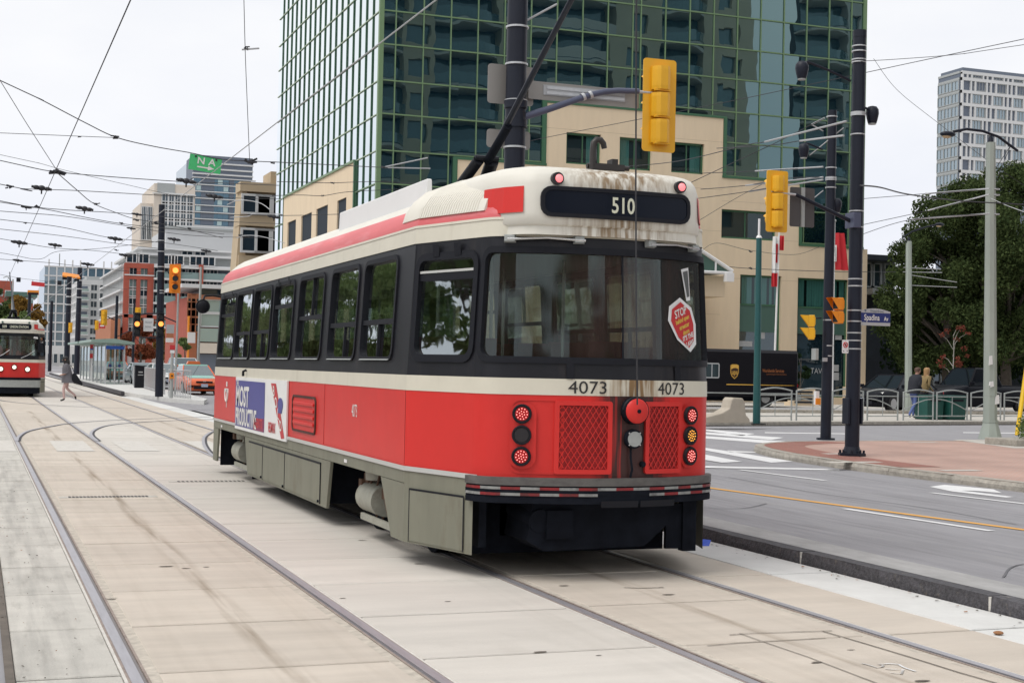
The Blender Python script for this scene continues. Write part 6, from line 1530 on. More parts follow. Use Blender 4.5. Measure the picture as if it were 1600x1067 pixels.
# ================================================================== poles, signals and signs
def ring_band(t, x, y, z, r, h=.035, m_='galv'): return MB().cyl((x, y, z - h / 2), (x, y, z + h / 2), r, n=18).build('clamp_band', m_, t, 40)
def signal_parts(t, H, col, lit=None, plate=True, y0=0.0, off=(0, 0, 0), litm='lens_red_lit'):
    """three-lamp head facing -y, centred on off"""
    ox, oy, oz = off; w = H * .39; e = H * .285; hw = H * .105
    P = lambda mb, nm, m_, sm=None, parent=t: mb.build(nm, m_, parent, sm, loc=off)
    if plate:
        ring = rrect(-w / 2, w / 2, -H / 2, H / 2, H * .035)
        P(MB().prism([(u, 0, z) for u, z, a, b_ in ring], (0, .018, 0)), 'backplate', col)
    for k in range(3):
        zc = (1 - k) * e; pr = []
        for (yy, ww) in ((-.10 * H, .95), (.045 * H, 1.0), (.10 * H, .72), (.125 * H, .38)): pr.append((yy, ww * hw))
        pts = [(-pr[0][1], pr[0][0]), (-pr[1][1], pr[1][0]), (-pr[2][1], pr[2][0]), (-pr[3][1], pr[3][0]), (pr[3][1], pr[3][0]), (pr[2][1], pr[2][0]), (pr[1][1], pr[1][0]), (pr[0][1], pr[0][0])]
        hs = P(MB().loft([[(a, b_, zc - e * .44) for a, b_ in pts], [(a * 1.04, b_ * 1.03, zc - e * .30) for a, b_ in pts], [(a * 1.04, b_ * 1.03, zc + e * .30) for a, b_ in pts], [(a, b_, zc + e * .44) for a, b_ in pts]]), 'lamp_housing', col)
        P(MB().box((-hw * .9, .07 * H, zc - e * .50), (hw * .9, .105 * H, zc - e * .44)), 'seam_lug', col)
        vz = MB(); n = 14; r_ = e * .40; d0, d1 = -.10 * H, -.26 * H; vs = []; fs = []
        for i in range(n + 1):
            a = R(-35 + 250 * i / n); dd = d1 if 20 < -35 + 250 * i / n < 160 else d0 + (d1 - d0) * .45
            vs += [(r_ * math.cos(a), d0, zc + r_ * math.sin(a)), (r_ * math.cos(a), dd, zc + r_ * math.sin(a))]
        for i in range(n): fs.append((2 * i, 2 * i + 1, 2 * i + 3, 2 * i + 2))
        P(vz.add(vs, fs), 'visor', col)
        P(MB().cyl((0, -.095 * H, zc), (0, -.11 * H, zc), r_ * .86, n=20), 'lens', litm if lit == k else 'lens_dark', 40)
def ped_signal(t, H, off, rot, lit=False):
    g = bpy.data.objects.new('ped_head', None); COL.objects.link(g); g.parent = t; g.location = off; g.rotation_euler = (0, 0, rot)
    return g
def two_lamp(name, label, loc, rotz, H, col='signal_orange', group=None):
    t = thing(name, label, 'traffic signal', loc, rotz, group)
    for k in (0, 1):
        zc = (.5 - k) * H * .5
        MB().box((-H * .19, -H * .10, zc - H * .235), (H * .19, H * .14, zc + H * .235)).build('lamp_housing', col, t, bevel=.015)
        MB().box((-H * .18, H * .13, zc - H * .15), (H * .18, H * .16, zc + H * .15)).build('door', col, t)
        MB().add([(-H * .19, -H * .10, zc + H * .22), (H * .19, -H * .10, zc + H * .22), (H * .19, -H * .42, zc + H * .235), (-H * .19, -H * .42, zc + H * .235), (-H * .19, -H * .10, zc - H * .2), (H * .19, -H * .10, zc - H * .2)],
                 [(0, 1, 2, 3), (0, 3, 4), (1, 5, 2)]).build('visor', col, t)
        MB().box((-H * .16, -H * .112, zc - H * .18), (H * .16, -H * .102, zc + H * .18)).build('lens', 'lens_dark', t)
    return t
def plate_px(name, label, corners_px, Y, m_, r=.03, cat='sign', thick=.012):
    a = at(*corners_px[0], Y); b_ = at(*corners_px[1], Y)
    x0, x1, z1, z0 = a.x, b_.x, a.z, b_.z
    t = thing(name, label, cat, ((x0 + x1) / 2, Y, z0))
    ring = rrect(-(x1 - x0) / 2, (x1 - x0) / 2, 0, z1 - z0, min(r, (z1 - z0) * .3))
    MB().prism([(u, 0, z) for u, z, c, d in ring], (0, thick, 0)).build('panel', m_, t)
    return t, x1 - x0, z1 - z0

# --- tall black pole behind the streetcar
YA = 20.0; PA = at(803.5, 270, YA)
pa = thing('utility_pole', 'thick black steel pole rising behind the streetcar roof', 'pole', (PA.x, YA, 0))
MB().cyl((0, 0, 0), (0, 0, 8.2), .165, .148, 24).build('shaft', 'pole_black', pa, 40)
MB().cyl((0, 0, 0), (0, 0, .3), .23, .22, 24).build('base', 'pole_black', pa, 40)
zA_ = lambda py: at(803, py, YA).z
for py in (43, 101, 158, 197, 231): ring_band(pa, 0, 0, zA_(py), .172, .028)
MB().cyl((0, 0, zA_(170)), (0, 0, zA_(158)), .176, n=20).cyl((0, 0, zA_(200)), (0, 0, zA_(188)), .178, n=20).build('arm_bracket', 'pole_black', pa, 40)
la = lambda px, py, Y=YA: tuple(at(px, py, Y) - Vector((PA.x, YA, 0)))
MB().tube([la(806, 186), la(860, 170), la(905, 155), la(930, 148), (la(950, 144)), la(970, 142.5), la(985, 143)], [.05, .048, .046, .045, .045, .044, .044], 12).build('signal_arm', 'arm_blue', pa, 60) if False else None
mat('arm_blue', (0.085, 0.095, 0.15), 0.4, metal=0.2)
MB().tube([la(806, 187), la(860, 170), la(905, 154.5), la(925, 148), la(945, 143.5), la(965, 142), la(998, 143)], [.056, .053, .048, .046, .045, .044, .042], 12).build('signal_arm', 'arm_blue', pa, 60)
for q in (911, 922): 
    c = Vector(la(q, 152 if q < 915 else 149)); MB().cyl(c - Vector((.02, 0, .01)), c + Vector((.02, 0, .012)), .062, n=14).build('arm_clamp', 'galv', pa, 40)
MB().cyl(la(990, 143), la(1034, 147), .026, n=10).build('signal_bracket', 'galv', pa, 40)
MB().cyl(la(803, 43), la(870, 7), .016, n=8).build('span_rod', 'wire_light', pa, 40)
pt, pw, ph = plate_px('street_name_sign', 'long grey back of a street-name sign on the signal arm', ((826, 126), (998, 170)), YA + .12, 'sign_back', .02)
for k, dz in ((0, .62), (1, .34)): MB().box((-pw * .34, -.02, ph * dz), (pw * .36, -.001, ph * (dz + .16))).build('stiffener', 'galv', pt)
MB().box((-pw * .37, -.012, ph * .28), (pw * .37, -.0005, ph * .84)).build('rail_backing', 'sign_grey', pt)
plate_px('traffic_sign', 'upper rounded grey sign back strapped to the pole behind the streetcar', ((763, 99), (833, 167)), YA + .2, 'sign_back', .05)
plate_px('traffic_sign', 'lower rounded grey sign back strapped to the pole behind the streetcar', ((761, 201), (828, 235)), YA + .2, 'sign_back', .05)
c = at(1029.5, 165.5, YA); s1 = thing('traffic_signal', 'large yellow traffic signal seen from behind above the streetcar', 'traffic signal', (c.x, YA, c.z), R(180))
signal_parts(s1, at(1029, 93, YA).z - at(1029, 238, YA).z, 'signal_yellow')

# --- right-hand corner pole
gB = gnd(1331, 712, KB); YBp = gB.y
pb = thing('utility_pole', 'tall black pole with bolted base on the brick corner, carrying the street-name sign', 'pole', (gB.x, gB.y, KB))
lb_ = lambda px, py, dy=0.0: tuple(at(px, py, YBp + dy) - Vector((gB.x, gB.y, KB)))
top = lb_(1333, 49)[2]; zb_ = lambda py: lb_(1333, py)[2]
MB().cyl((0, 0, 0), (.02, 0, top), .125, .112, 22).build('shaft', 'pole_black', pb, 40)
MB().cyl((.02, 0, top - .10), (.02, 0, top + .02), .118, n=22).build('cap', 'pole_black', pb, 40)
MB().cyl((0, 0, .0), (0, 0, .05), .24, n=8).cyl((0, 0, .05), (0, 0, .16), .16, .13, 20).build('base_flange', 'pole_black', pb)
MB().box((-.15, -.1, .55), (-.11, .1, 1.0)).box((.11, -.1, .55), (.15, .1, 1.0)).build('access_door', 'pole_black', pb, bevel=.01)
for k in range(8):
    a = k * math.pi / 4 + .2; MB().cyl((.20 * math.cos(a), .20 * math.sin(a), .05), (.20 * math.cos(a), .20 * math.sin(a), .10), .022, n=6).build('bolt', 'pole_black', pb)
for py in (72, 80, 93, 97, 178, 210, 330, 355, 436, 447, 485, 502, 520, 532, 545): ring_band(pb, .01, 0, zb_(py), .128, .022 if py not in (178,) else .07)
MB().box((-.13, -.14, zb_(357)), (.02, .14, zb_(333))).build('arm_box', 'arm_blue', pb, bevel=.012)
MB().cyl(lb_(1330, 346), lb_(1243, 304), .036, .03, 12).build('signal_arm', 'pole_black', pb, 50)
MB().cyl(lb_(1246, 305), lb_(1204, 299.5), .022, n=10).build('signal_bracket', 'galv', pb, 40)
def lamp(t, head, arm, nm='lamp_head'):
    h = Vector(head); MB().tube(arm, .022, 8).build('lamp_arm', 'pole_black', t, 60)
    l = MB().loft([[(h.x + r_ * math.cos(a), h.y + r_ * math.sin(a), h.z + z) for a in [2 * math.pi * k / 14 for k in range(14)]] for r_, z in ((.075, -.17), (.095, -.10), (.115, 0.0), (.11, .07), (.075, .12), (.02, .135))]).build(nm, 'pole_black', t, 60)
    MB().cyl((h.x, h.y, h.z - .19), (h.x, h.y, h.z - .165), .068, n=14).build('lamp_glass', 'galv_dull', l, 40)
lamp(pb, lb_(1253, 108), [lb_(1254, 99), lb_(1262, 97), lb_(1290, 108), lb_(1322, 123), lb_(1329, 127)])
lamp(pb, lb_(1363, 178), [lb_(1341, 172), lb_(1352, 169), lb_(1360, 172)])
c = at(1213.5, 315, YBp); s2 = thing('traffic_signal', 'yellow traffic signal seen from behind on the corner pole arm', 'traffic signal', (c.x, YBp, c.z), R(180))
signal_parts(s2, at(1213, 267, YBp).z - at(1213, 363, YBp).z, 'signal_yellow')
pt, pw, ph = plate_px('traffic_sign', 'square grey-brown sign back beside the corner signal', ((1235, 292), (1272, 356)), YBp + .1, 'sign_back_dark', .03) if 'sign_back_dark' in MATS else (None, 0, 0)
if pt is None:
    mat('sign_back_dark', (0.075, 0.07, 0.07), 0.6)
    pt, pw, ph = plate_px('traffic_sign', 'square grey-brown sign back beside the corner signal', ((1235, 292), (1272, 356)), YBp + .1, 'sign_back_dark', .03)
MB().box((-.03, -.03, 0), (.035, -.001, ph)).build('sign_rail', 'galv_dull', pt)
c = at(1311, 485.5, YBp); two_lamp('pedestrian_signal', 'orange pedestrian signal side-on, fixed to the corner pole', (c.x - .02, YBp, c.z), R(-90), .46)
# street-name blade
a = at(1342.5, 503, YBp - .1)
ns = thing('street_name_sign', 'blue Spadina Av street-name sign with grey arched header', 'sign', (a.x, YBp - .1, a.z))
wS = at(1391, 503, YBp - .1).x - a.x; hS = at(1342, 488, YBp - .1).z - a.z
hA = at(1342, 481, YBp - .1).z - a.z
arcp = [(0, hS)] + [(wS * k / 12, hS + (hA - hS) * (.35 + .65 * math.sin(math.pi * k / 12))) for k in range(13)] + [(wS, hS)]
MB().prism([(0, 0, -.055), (wS, 0, -.055), (wS, 0, 0), (0, 0, 0)], (0, .02, 0)).build('lower_rail', 'sign_grey', ns)
MB().prism([(0, 0, .001), (wS, 0, .001), (wS, 0, hS - .001), (0, 0, hS - .001)], (0, .02, 0)).build('name_field', 'sign_blue', ns)
MB().prism([(x, 0, z) for x, z in arcp], (0, .02, 0)).build('arched_header', 'sign_grey', ns)
lettering('name_text', 'Spadina', .145, 'text_white', lambda x, y: (wS * .40 + x, -.004, hS * .48 + y), ns, sx=.72, bold=.002)
lettering('name_text', 'Av', .105, 'text_white', lambda x, y: (wS * .86 + x, -.004, hS * .40 + y), ns, sx=.75, bold=.002)
lettering('header_text', 'Waterfront', .07, 'b_slate', lambda x, y: (wS * .56 + x, -.004, hS + (hA - hS) * .38 + y), ns, sx=.85)
MB().add([(wS * .19 + .03 * math.cos(t_), -.004, hS + (hA - hS) * .42 + .025 * math.sin(t_)) for t_ in (.4, 1.57, 2.7, 4.71)], [(0, 1, 2, 3)]).build('header_mark', 'b_slate', ns)
# no-stopping plate
a = at(1321, 541.5, YBp - .14)
np_ = thing('parking_sign', 'small white no-stopping sign with red ring on the corner pole', 'sign', (a.x, YBp - .14, a.z))
ring = rrect(-.062, .062, -.115, .115, .015); MB().prism([(u, 0, z) for u, z, c_, d_ in ring], (0, .008, 0)).build('panel', 'sign_white', np_)
MB().tube([(.042 * math.cos(t_), -.003, .03 + .042 * math.sin(t_)) for t_ in [2 * math.pi * k / 20 for k in range(21)]], .008, 6).build('ring', 'sign_red', np_)
MB().add([(.02 * math.cos(t_), -.004, .03 + .02 * math.sin(t_)) for t_ in [k * math.pi / 4 for k in range(8)]], [tuple(range(8))]).build('symbol', 'text_black', np_)
MB().tube([(-.028, -.006, .058), (.028, -.006, .002)], .007, 6).build('slash', 'sign_red', np_)
for sx_ in (-.035, .035): MB().cyl((sx_, 0, -.075), (sx_, -.006, -.075), .009, n=8).build('bolt', 'text_black', np_)

# --- second corner pole
gC = gnd(1290, 687, KB); YC = gC.y
pc = thing('utility_pole', 'second black pole standing just behind the brick corner, with two lamps', 'pole', (gC.x, gC.y, KB))
lc = lambda px, py, dy=0.0: tuple(at(px, py, YC + dy) - Vector((gC.x, gC.y, KB)))
zc_ = lambda py: lc(1291, py)[2]
MB().cyl((0, 0, 0), (.03, 0, zc_(172)), .115, .098, 20).build('shaft', 'pole_black', pc, 40)
MB().cyl((0, 0, 0), (0, 0, .04), .2, n=8).build('base_flange', 'pole_black', pc)
for py in (182, 262, 278, 281, 293, 500, 540, 556): ring_band(pc, .02, 0, zc_(py), .118, .045 if py == 278 else .025)
lamp(pc, lc(1256, 234), [lc(1257, 224), lc(1264, 225), lc(1285, 234)])
lamp(pc, lc(1307, 320), [lc(1296, 313), lc(1302, 312)])
for a_, b_ in (((1318, 200), (1265, 243)), ((1286, 298), (1270, 311)), ((1286, 205), (1268, 195))): MB().cyl(lc(*a_), lc(*b_), .012, n=6).build('guy_rod', 'wire_light', pc)
MB().tube([lc(1283, 497), lc(1268, 497), lc(1266, 503)], .018, 8).build('signal_bracket', 'pole_black', pc, 50)
MB().tube([lc(1296, 497), lc(1312, 494)], .018, 8).build('signal_bracket', 'pole_black', pc, 50)
MB().box((lc(1279, 0)[0], -.12, zc_(563)), (lc(1284, 0)[0], .05, zc_(545))).build('junction_box', 'galv_dull', pc, bevel=.01)
MB().box((lc(1290.5, 0)[0], -.16, zc_(565)), (lc(1296, 0)[0], -.1, zc_(559))).build('strap_box', 'galv', pc)
MB().box((lc(1277, 0)[0], -.22, zc_(632)), (lc(1282, 0)[0], -.13, zc_(611))).build('push_button_plate', 'sign_white', pc); MB().box((lc(1276, 0)[0], -.25, zc_(632)), (lc(1283, 0)[0], -.22, zc_(622))).build('push_button', 'signal_orange', pc)
c = at(1267, 511.5, YC); two_lamp('pedestrian_signal', 'yellow-orange pedestrian signal angled away beside the second black pole', (c.x, YC, c.z), R(-118), .54, 'signal_yellow')

# --- slender green pole at the far kerb
gD = gnd(1182, 663, FZ); YD = gD.y
pd = thing('utility_pole', 'slender dark green pole with white tip at the far kerb', 'pole', (gD.x, gD.y, FZ))
ld = lambda px, py: tuple(at(px, py, YD) - Vector((gD.x, gD.y, FZ)))
MB().cyl((0, 0, 0), (ld(1186, 372)), .105, .075, 18).build('shaft', 'pole_green', pd, 40)
MB().cyl(ld(1186, 372), ld(1186, 368), .085, .05, 14).cyl(ld(1186, 368), ld(1186.5, 342), .032, n=12).build('tip', 'sign_white', pd, 40)
MB().box((-.2, -.15, 0), (.2, .15, .03)).build('base_plate', 'cast_iron', pd)

# --- grey concrete lamp posts
def lamp_post(label, base, pxs, top_py, arm_px, head_px, Y, flare=True, r0=.16, r1=.105, strut=None):
    t = thing('lamp_post', label, 'lamp post', tuple(base))
    l_ = lambda px, py: tuple(at(px, py, Y) - Vector(base))
    topp = l_(pxs, top_py)
    MB().cyl((0, 0, .0), topp, r0, r1, 8).build('shaft', 'pole_grey', t)
    if flare: MB().cyl((0, 0, 0), (0, 0, .38), .27, .165, 8).cyl((0, 0, .38), (0, 0, .44), .175, .175, 8).build('base', 'pole_grey', t)
    MB().tube([l_(*p) for p in arm_px], .032, 8).build('lamp_arm', 'pole_black', t, 60)
    MB().cyl(topp, (topp[0], topp[1], topp[2] + .16), .07, .03, 10).build('arm_socket', 'pole_black', t, 50)
    h = Vector(l_(*head_px)); MB().sphere(h, (.2, .12, .07), 14, 8).build('lamp_head', 'pole_black', t, 60); MB().sphere(h + Vector((-.03, 0, -.05)), (.12, .08, .05), 12, 6).build('lamp_glass', 'lamp_amber', t, 60)
    return t, l_
mat('lamp_amber', (0.55, 0.42, 0.25), 0.3)
gE = gnd(1547, 686, KB)
pe, le = lamp_post('grey concrete lamp post with long arched lamp arm and torn posters at right', (gE.x, gE.y, KB), 1548, 223, [(1490, 206), (1510, 202), (1535, 205), (1560, 214), (1590, 236)], (1481, 210), gE.y)
for py in (295, 304, 334): MB().cyl((0, 0, le(1548, py + 1.5)[2]), (0, 0, le(1548, py)[2]), .135, n=12).build('clamp_band', 'galv', pe, 40)
for py in (617, 657, 662): MB().cyl((0, 0, le(1548, py + 1.5)[2]), (0, 0, le(1548, py)[2]), .17, n=8).build('clamp_band', 'pole_grey', pe, 40)
MB().tube([le(1579, 228), le(1553, 268), ], .008, 5).tube([le(1579, 228), le(1555, 287)], .008, 5).build('stay_wire', 'wire_dark', pe)
for px_, py_, w_, h_ in ((1541, 563, .10, .22), (1543, 600, .09, .14), (1551, 624, .12, .22), (1540, 599, .06, .1)):
    q = le(px_, py_); MB().prism([(q[0] - w_ / 2, -.162, q[2] - h_ / 2), (q[0] + w_ / 2, -.166, q[2] - h_ / 2 + .02), (q[0] + w_ / 2 - .01, -.160, q[2] + h_ / 2), (q[0] - w_ / 2 + .02, -.156, q[2] + h_ / 2 - .01)], (0, .012, 0)).build('poster_scrap', 'sign_white', pe)
gF = at(1419.5, 622, 45.5); gF.z = FZ
pf, lf = lamp_post('farther grey lamp post rising behind the couple and the bins', tuple(gF), 1420, 377, [(1418, 380), (1410, 372), (1425, 362), (1450, 354), (1466, 351)], (1468, 351), gF.y, False, .14, .11)
for a_, b_ in (((1412, 418), (1470, 421)), ((1411, 425), (1472, 426)), ((1424, 430), (1495, 441)), ((1424, 446), (1495, 449))): MB().cyl(lf(*a_), lf(*b_), .014, n=6).build('span_rod', 'wire_light', pf)
# yellow guy-wire guard with planter at the right edge
g0 = gnd(1589, 688, KB); g1 = at(1606, 560, g0.y + .4)
t = thing('guy_guard', 'yellow plastic guy-wire guard leaning at the right edge', 'guy guard', tuple(g0))
MB().cyl((0, 0, .12), tuple(g1 - g0), .05, n=12).build('guard_tube', 'guard_yellow', t, 40) if 'guard_yellow' in MATS else None
mat('guard_yellow', (0.80, 0.50, 0.01), 0.45); MB().cyl((0, 0, .12), tuple(g1 - g0), .05, n=12).build('guard_tube', 'guard_yellow', t, 40)
MB().cyl((-.01, 0, -.02), (0.02, 0, .13), .02, n=8).build('anchor_rod', 'galv', t, 40)
g2 = gnd(1600, 697, KB)
t = thing('planter', 'low concrete planter with clipped green hedge cut off by the right edge', 'planter', tuple(g2))
MB().box((-.28, -.1, 0), (1.8, .9, .14)).build('trough', 'kerb_concrete', t, bevel=.02)
PLANTER = (t, (.6, .4, .45))

# --- far railings, one panel each
def railing(label, px0, px1, flip, base_y=660):
    a, b_ = gnd(px0, base_y, FZ), gnd(px1, base_y, FZ)
    ya, yb_ = far_y(a.x) + .75, far_y(b_.x) + .75
    xa = at(px0, 620, ya).x; xb = at(px1, 620, yb_).x
    t = thing('railing_panel', label, 'railing', (xa, far_y(xa) + .75, FZ), math.atan(.2), 'arched steel railing panels along the far pavement')
    w = (xb - xa) / math.cos(math.atan(.2)); h = .92
    B_ = lambda mb, nm: mb.build(nm, 'galv_dull', t, 50)
    for x_ in (0, w): B_(MB().cyl((x_, 0, 0), (x_, 0, h - .03), .026, n=8), 'post')
    B_(MB().tube([(-.02, 0, h - .03)] + [(w * k / 10, 0, h - .03 + .085 * math.sin(math.pi * k / 10)) for k in range(11)] + [(w + .02, 0, h - .03)], .022, 8), 'top_rail')
    B_(MB().cyl((0, 0, h - .16), (w, 0, h - .16), .017, n=8), 'upper_rail'); B_(MB().cyl((0, 0, .14), (w, 0, .14), .017, n=8), 'lower_rail')
    f = (lambda x: w - x) if flip else (lambda x: x)
    B_(MB().tube([(f(w * k / 10), 0, .32 + .36 * math.sin(math.pi / 2 * k / 10)) for k in range(11)], .017, 8), 'arc_brace')
    B_(MB().cyl((f(w * .5), 0, .14), (f(w * .5), 0, h - .16), .014, n=6), 'baluster')
names = ['arched railing panel beside the slender green pole', 'arched railing panel left of the second black pole', 'arched railing panel behind the tall corner pole', 'arched railing panel right of the corner pole, left of the couple',
         'arched railing panel in front of the walking couple', 'arched railing panel in front of the right green bin', 'arched railing panel behind the concrete lamp post', 'arched railing panel at the right edge behind the yellow guy guard']
for k, (a_, b_) in enumerate(((1189, 1241), (1249, 1300), (1306, 1354), (1361, 1409), (1418, 1465), (1471, 1519), (1525, 1572), (1578, 1625))): railing(names[k], a_, b_, k % 2)
# concrete end barrier
g = gnd(1140, 664, FZ); Yq = g.y
t = thing('concrete_barrier', 'pale concrete barrier end with stepped nose at the far kerb', 'barrier', (at(1100, 663, Yq).x, Yq, FZ))
lq = lambda px, py: (at(px, py, Yq).x - at(1100, 663, Yq).x, at(px, py, Yq).z - FZ)
prof = [lq(1085, 664), lq(1172, 664), lq(1172, 655), lq(1166, 648), lq(1164, 627), lq(1161, 622), lq(1146, 621), lq(1143, 625), lq(1140, 638), lq(1128, 645), lq(1105, 651), lq(1085, 655)]
prof = [(x, max(z, 0)) for x, z in prof]
MB().prism([(x, 0, z) for x, z in prof], (0, .5, 0)).build('barrier_body', 'barrier_concrete', t, bevel=.03) if 'barrier_concrete' in MATS else None
mat('barrier_concrete', (0.44, 0.39, 0.32), .9, var=.12, vscale=3, bump=.3, bscale=40)
MB().prism([(x, 0, z) for x, z in prof], (0, .5, 0)).build('barrier_body', 'barrier_concrete', t, bevel=.03)
MB().box((prof[0][0] + .1, -.02, 0), (prof[1][0] + .02, .0, .06)).build('foot_course', 'kerb_concrete', t)
# green bins
mat('bin_green', (0.008, 0.075, 0.06), 0.5, var=.1, vscale=4)
for px0, px1, lab in ((1436, 1467, 'dark green street bin directly beside the walking couple'), (1471, 1502, 'dark green street bin right of its twin, behind the railing')):
    yy_ = far_y(29.5) + 1.5; x0 = at(px0, 640, yy_).x; x1 = at(px1, 640, yy_).x
    t = thing('street_bin', lab, 'bin', ((x0 + x1) / 2, yy_, FZ), .15, 'green street bins'); w = (x1 - x0) * .48
    MB().loft([[(-w * s, -w * s * .8, z), (w * s, -w * s * .8, z), (w * s, w * s * .8, z), (-w * s, w * s * .8, z)] for s, z in ((.92, 0.02), (.94, .1), (1.0, .74))]).build('body', 'bin_green', t, bevel=.02)
    MB().box((-w * 1.08, -w * .9, .745), (w * 1.08, w * .9, .80)).build('lid', 'bin_green', t, bevel=.015)
    MB().box((-w * .6, -w * .82, .60), (w * .6, -w * .78, .68)).build('slot', 'black', t)
    MB().box((-w * .9, -w * .75, 0), (w * .9, w * .75, .022)).build('plinth', 'black', t)
# flags on poles in front of the stone wall
mat('flag_red', (0.55, 0.02, 0.03), .7); mat('flag_white', (0.75, 0.75, 0.74), .7)
def flag(label, pxb, pxt, Y, kind):
    b0 = at(*pxb, Y); t0 = at(*pxt, Y); base = Vector((b0.x - (t0.x - b0.x) * b0.z / max(t0.z - b0.z, .1), Y, 0))
    t = thing('flag_pole', label, 'flag', tuple(base)); L_ = t0 - base
    MB().cyl((0, 0, 0), tuple(L_), .06, .04, 10).build('pole', 'sign_white', t, 50); MB().sphere(tuple(L_ + Vector((0, 0, .08))), .09, 10, 6).build('finial', 'galv_dull', t, 60)
    def cloth(nm, m_, z0, z1, x0f, x1f):
        rings = []; n = 6
        for i in range(n + 1):
            z = z0 + (z1 - z0) * i / n; row = []
            for k in range(9):
                u = k / 8; x = x0f(z) + (x1f(z) - x0f(z)) * u; row.append((x, -.08 + .07 * math.sin(u * 11 + z), z))
            rings.append(row)
        b = MB(); vs = [p for r_ in rings for p in r_]; fs = [(i * 9 + k, i * 9 + k + 1, i * 9 + 10 + k, i * 9 + 9 + k) for i in range(n) for k in range(8)]
        b.add(vs, fs).build(nm, m_, t, 60)
    H = L_.z; xs_ = lambda z: L_.x * z / H
    if kind == 'ca':
        cloth('flag_band', 'flag_red', H - .9, H - .2, lambda z: xs_(z) + .02, lambda z: xs_(z) + .22)
        cloth('flag_field', 'flag_white', H - 2.0, H - .25, lambda z: xs_(z) - .34 + (H - z) * -.02, lambda z: xs_(z) - .02)
        cloth('flag_leaf', 'flag_red', H - 1.5, H - .6, lambda z: xs_(z) - .22 - .05 * math.sin(9 * z), lambda z: xs_(z) - .12)
        cloth('flag_band', 'flag_red', H - 2.65, H - 2.0, lambda z: xs_(z) - .38, lambda z: xs_(z) - .10)
    else:
        cloth('flag_field', 'flag_red', H - 2.3, H - .5, lambda z: xs_(z) + .04, lambda z: xs_(z) + .5 + .1 * (H - z)); cloth('flag_mark', 'flag_white', H - 1.9, H - 1.1, lambda z: xs_(z) - .1, lambda z: xs_(z) + .06)
flag('white flag pole with limp red and white flag in front of the stone wall', (1211, 546), (1217.5, 362), 60, 'ca')
flag('flag pole with limp red flag between the two corner poles', (1301, 560), (1304, 348), 60, 'red')

# --- distant signals and poles on the left
Y1 = 59.5; P1 = at(248.5, 620, Y1); P1.z = PZ
p1 = thing('utility_pole', 'tall black pole on the boarding island carrying the red-lit signal', 'pole', tuple(P1))
l1 = lambda px, py: tuple(at(px, py, Y1) - P1)
MB().cyl((0, 0, 0), l1(253, 320), .165, .125, 18).build('shaft', 'pole_black', p1, 40)
for py in (376, 393, 417, 424, 454, 458): ring_band(p1, l1(251.5, py)[0], 0, l1(251, py)[2], .15, .035)
MB().tube([l1(249, 490), l1(230, 490), l1(216, 492)], .03, 8).tube([l1(249, 528), l1(218, 527)], .025, 8).tube([l1(249, 492), l1(268, 500), l1(275, 503)], .025, 8).build('signal_arm', 'pole_black', p1, 50)
MB().tube([l1(253, 424), l1(262, 424), l1(266, 430)], .025, 8).build('signal_arm', 'pole_black', p1, 50)
c = at(273.3, 435.5, Y1 - .2); s3 = thing('traffic_signal', 'yellow traffic signal with red lamp lit facing the camera', 'traffic signal', tuple(c), 0)
signal_parts(s3, at(273, 413, Y1).z - at(273, 458, Y1).z, 'signal_orange', 0, litm='lens_orange_lit')
def transit(label, px_, py_, dy=-.25):
    c = at(px_, py_, Y1 + dy); t = thing('transit_signal', label, 'traffic signal', tuple(c), 0, 'black transit signals with orange lamps')
    H = .95
    MB().box((-.13, -.08, -H / 2), (.13, .10, H / 2)).build('housing', 'black', t, bevel=.02)
    for k, z in enumerate((.30, .02, -.28)):
        MB().cyl((0, -.08, z), (0, -.09, z), .10, n=16).build('lens', 'lens_orange_lit' if k == 1 else 'lens_dark', t, 40)
        vs = []; fs = []
        for i in range(11):
            a = R(-20 + 220 * i / 10); vs += [(.115 * math.cos(a), -.08, z + .115 * math.sin(a)), (.115 * math.cos(a), -.24, z + .115 * math.sin(a))]
        MB().add(vs, [(2 * i, 2 * i + 1, 2 * i + 3, 2 * i + 2) for i in range(10)]).build('visor', 'black', t)
transit('black transit signal with orange lamp, left of the tall island pole', 214, 507)
transit('black transit signal with orange lamp, on the tall island pole itself', 251, 507)
c = at(215.5, 492, Y1 + 2); s4 = thing('traffic_signal', 'yellow signal peeping above the left transit signal', 'traffic signal', tuple(c), R(180)); signal_parts(s4, .62, 'signal_yellow')
pt, pw, ph = plate_px('traffic_sign', 'white TRANSIT SIGNAL sign between the two transit signals', ((224.5, 497), (239.5, 518)), Y1, 'sign_white', .01)
lettering('sign_text', 'TRANSIT', .095, 'b_slate', lambda x, y: (x, -.004, ph * .68 + y), pt, sx=.8); lettering('sign_text', 'SIGNAL', .095, 'b_slate', lambda x, y: (x, -.004, ph * .34 + y), pt, sx=.8)
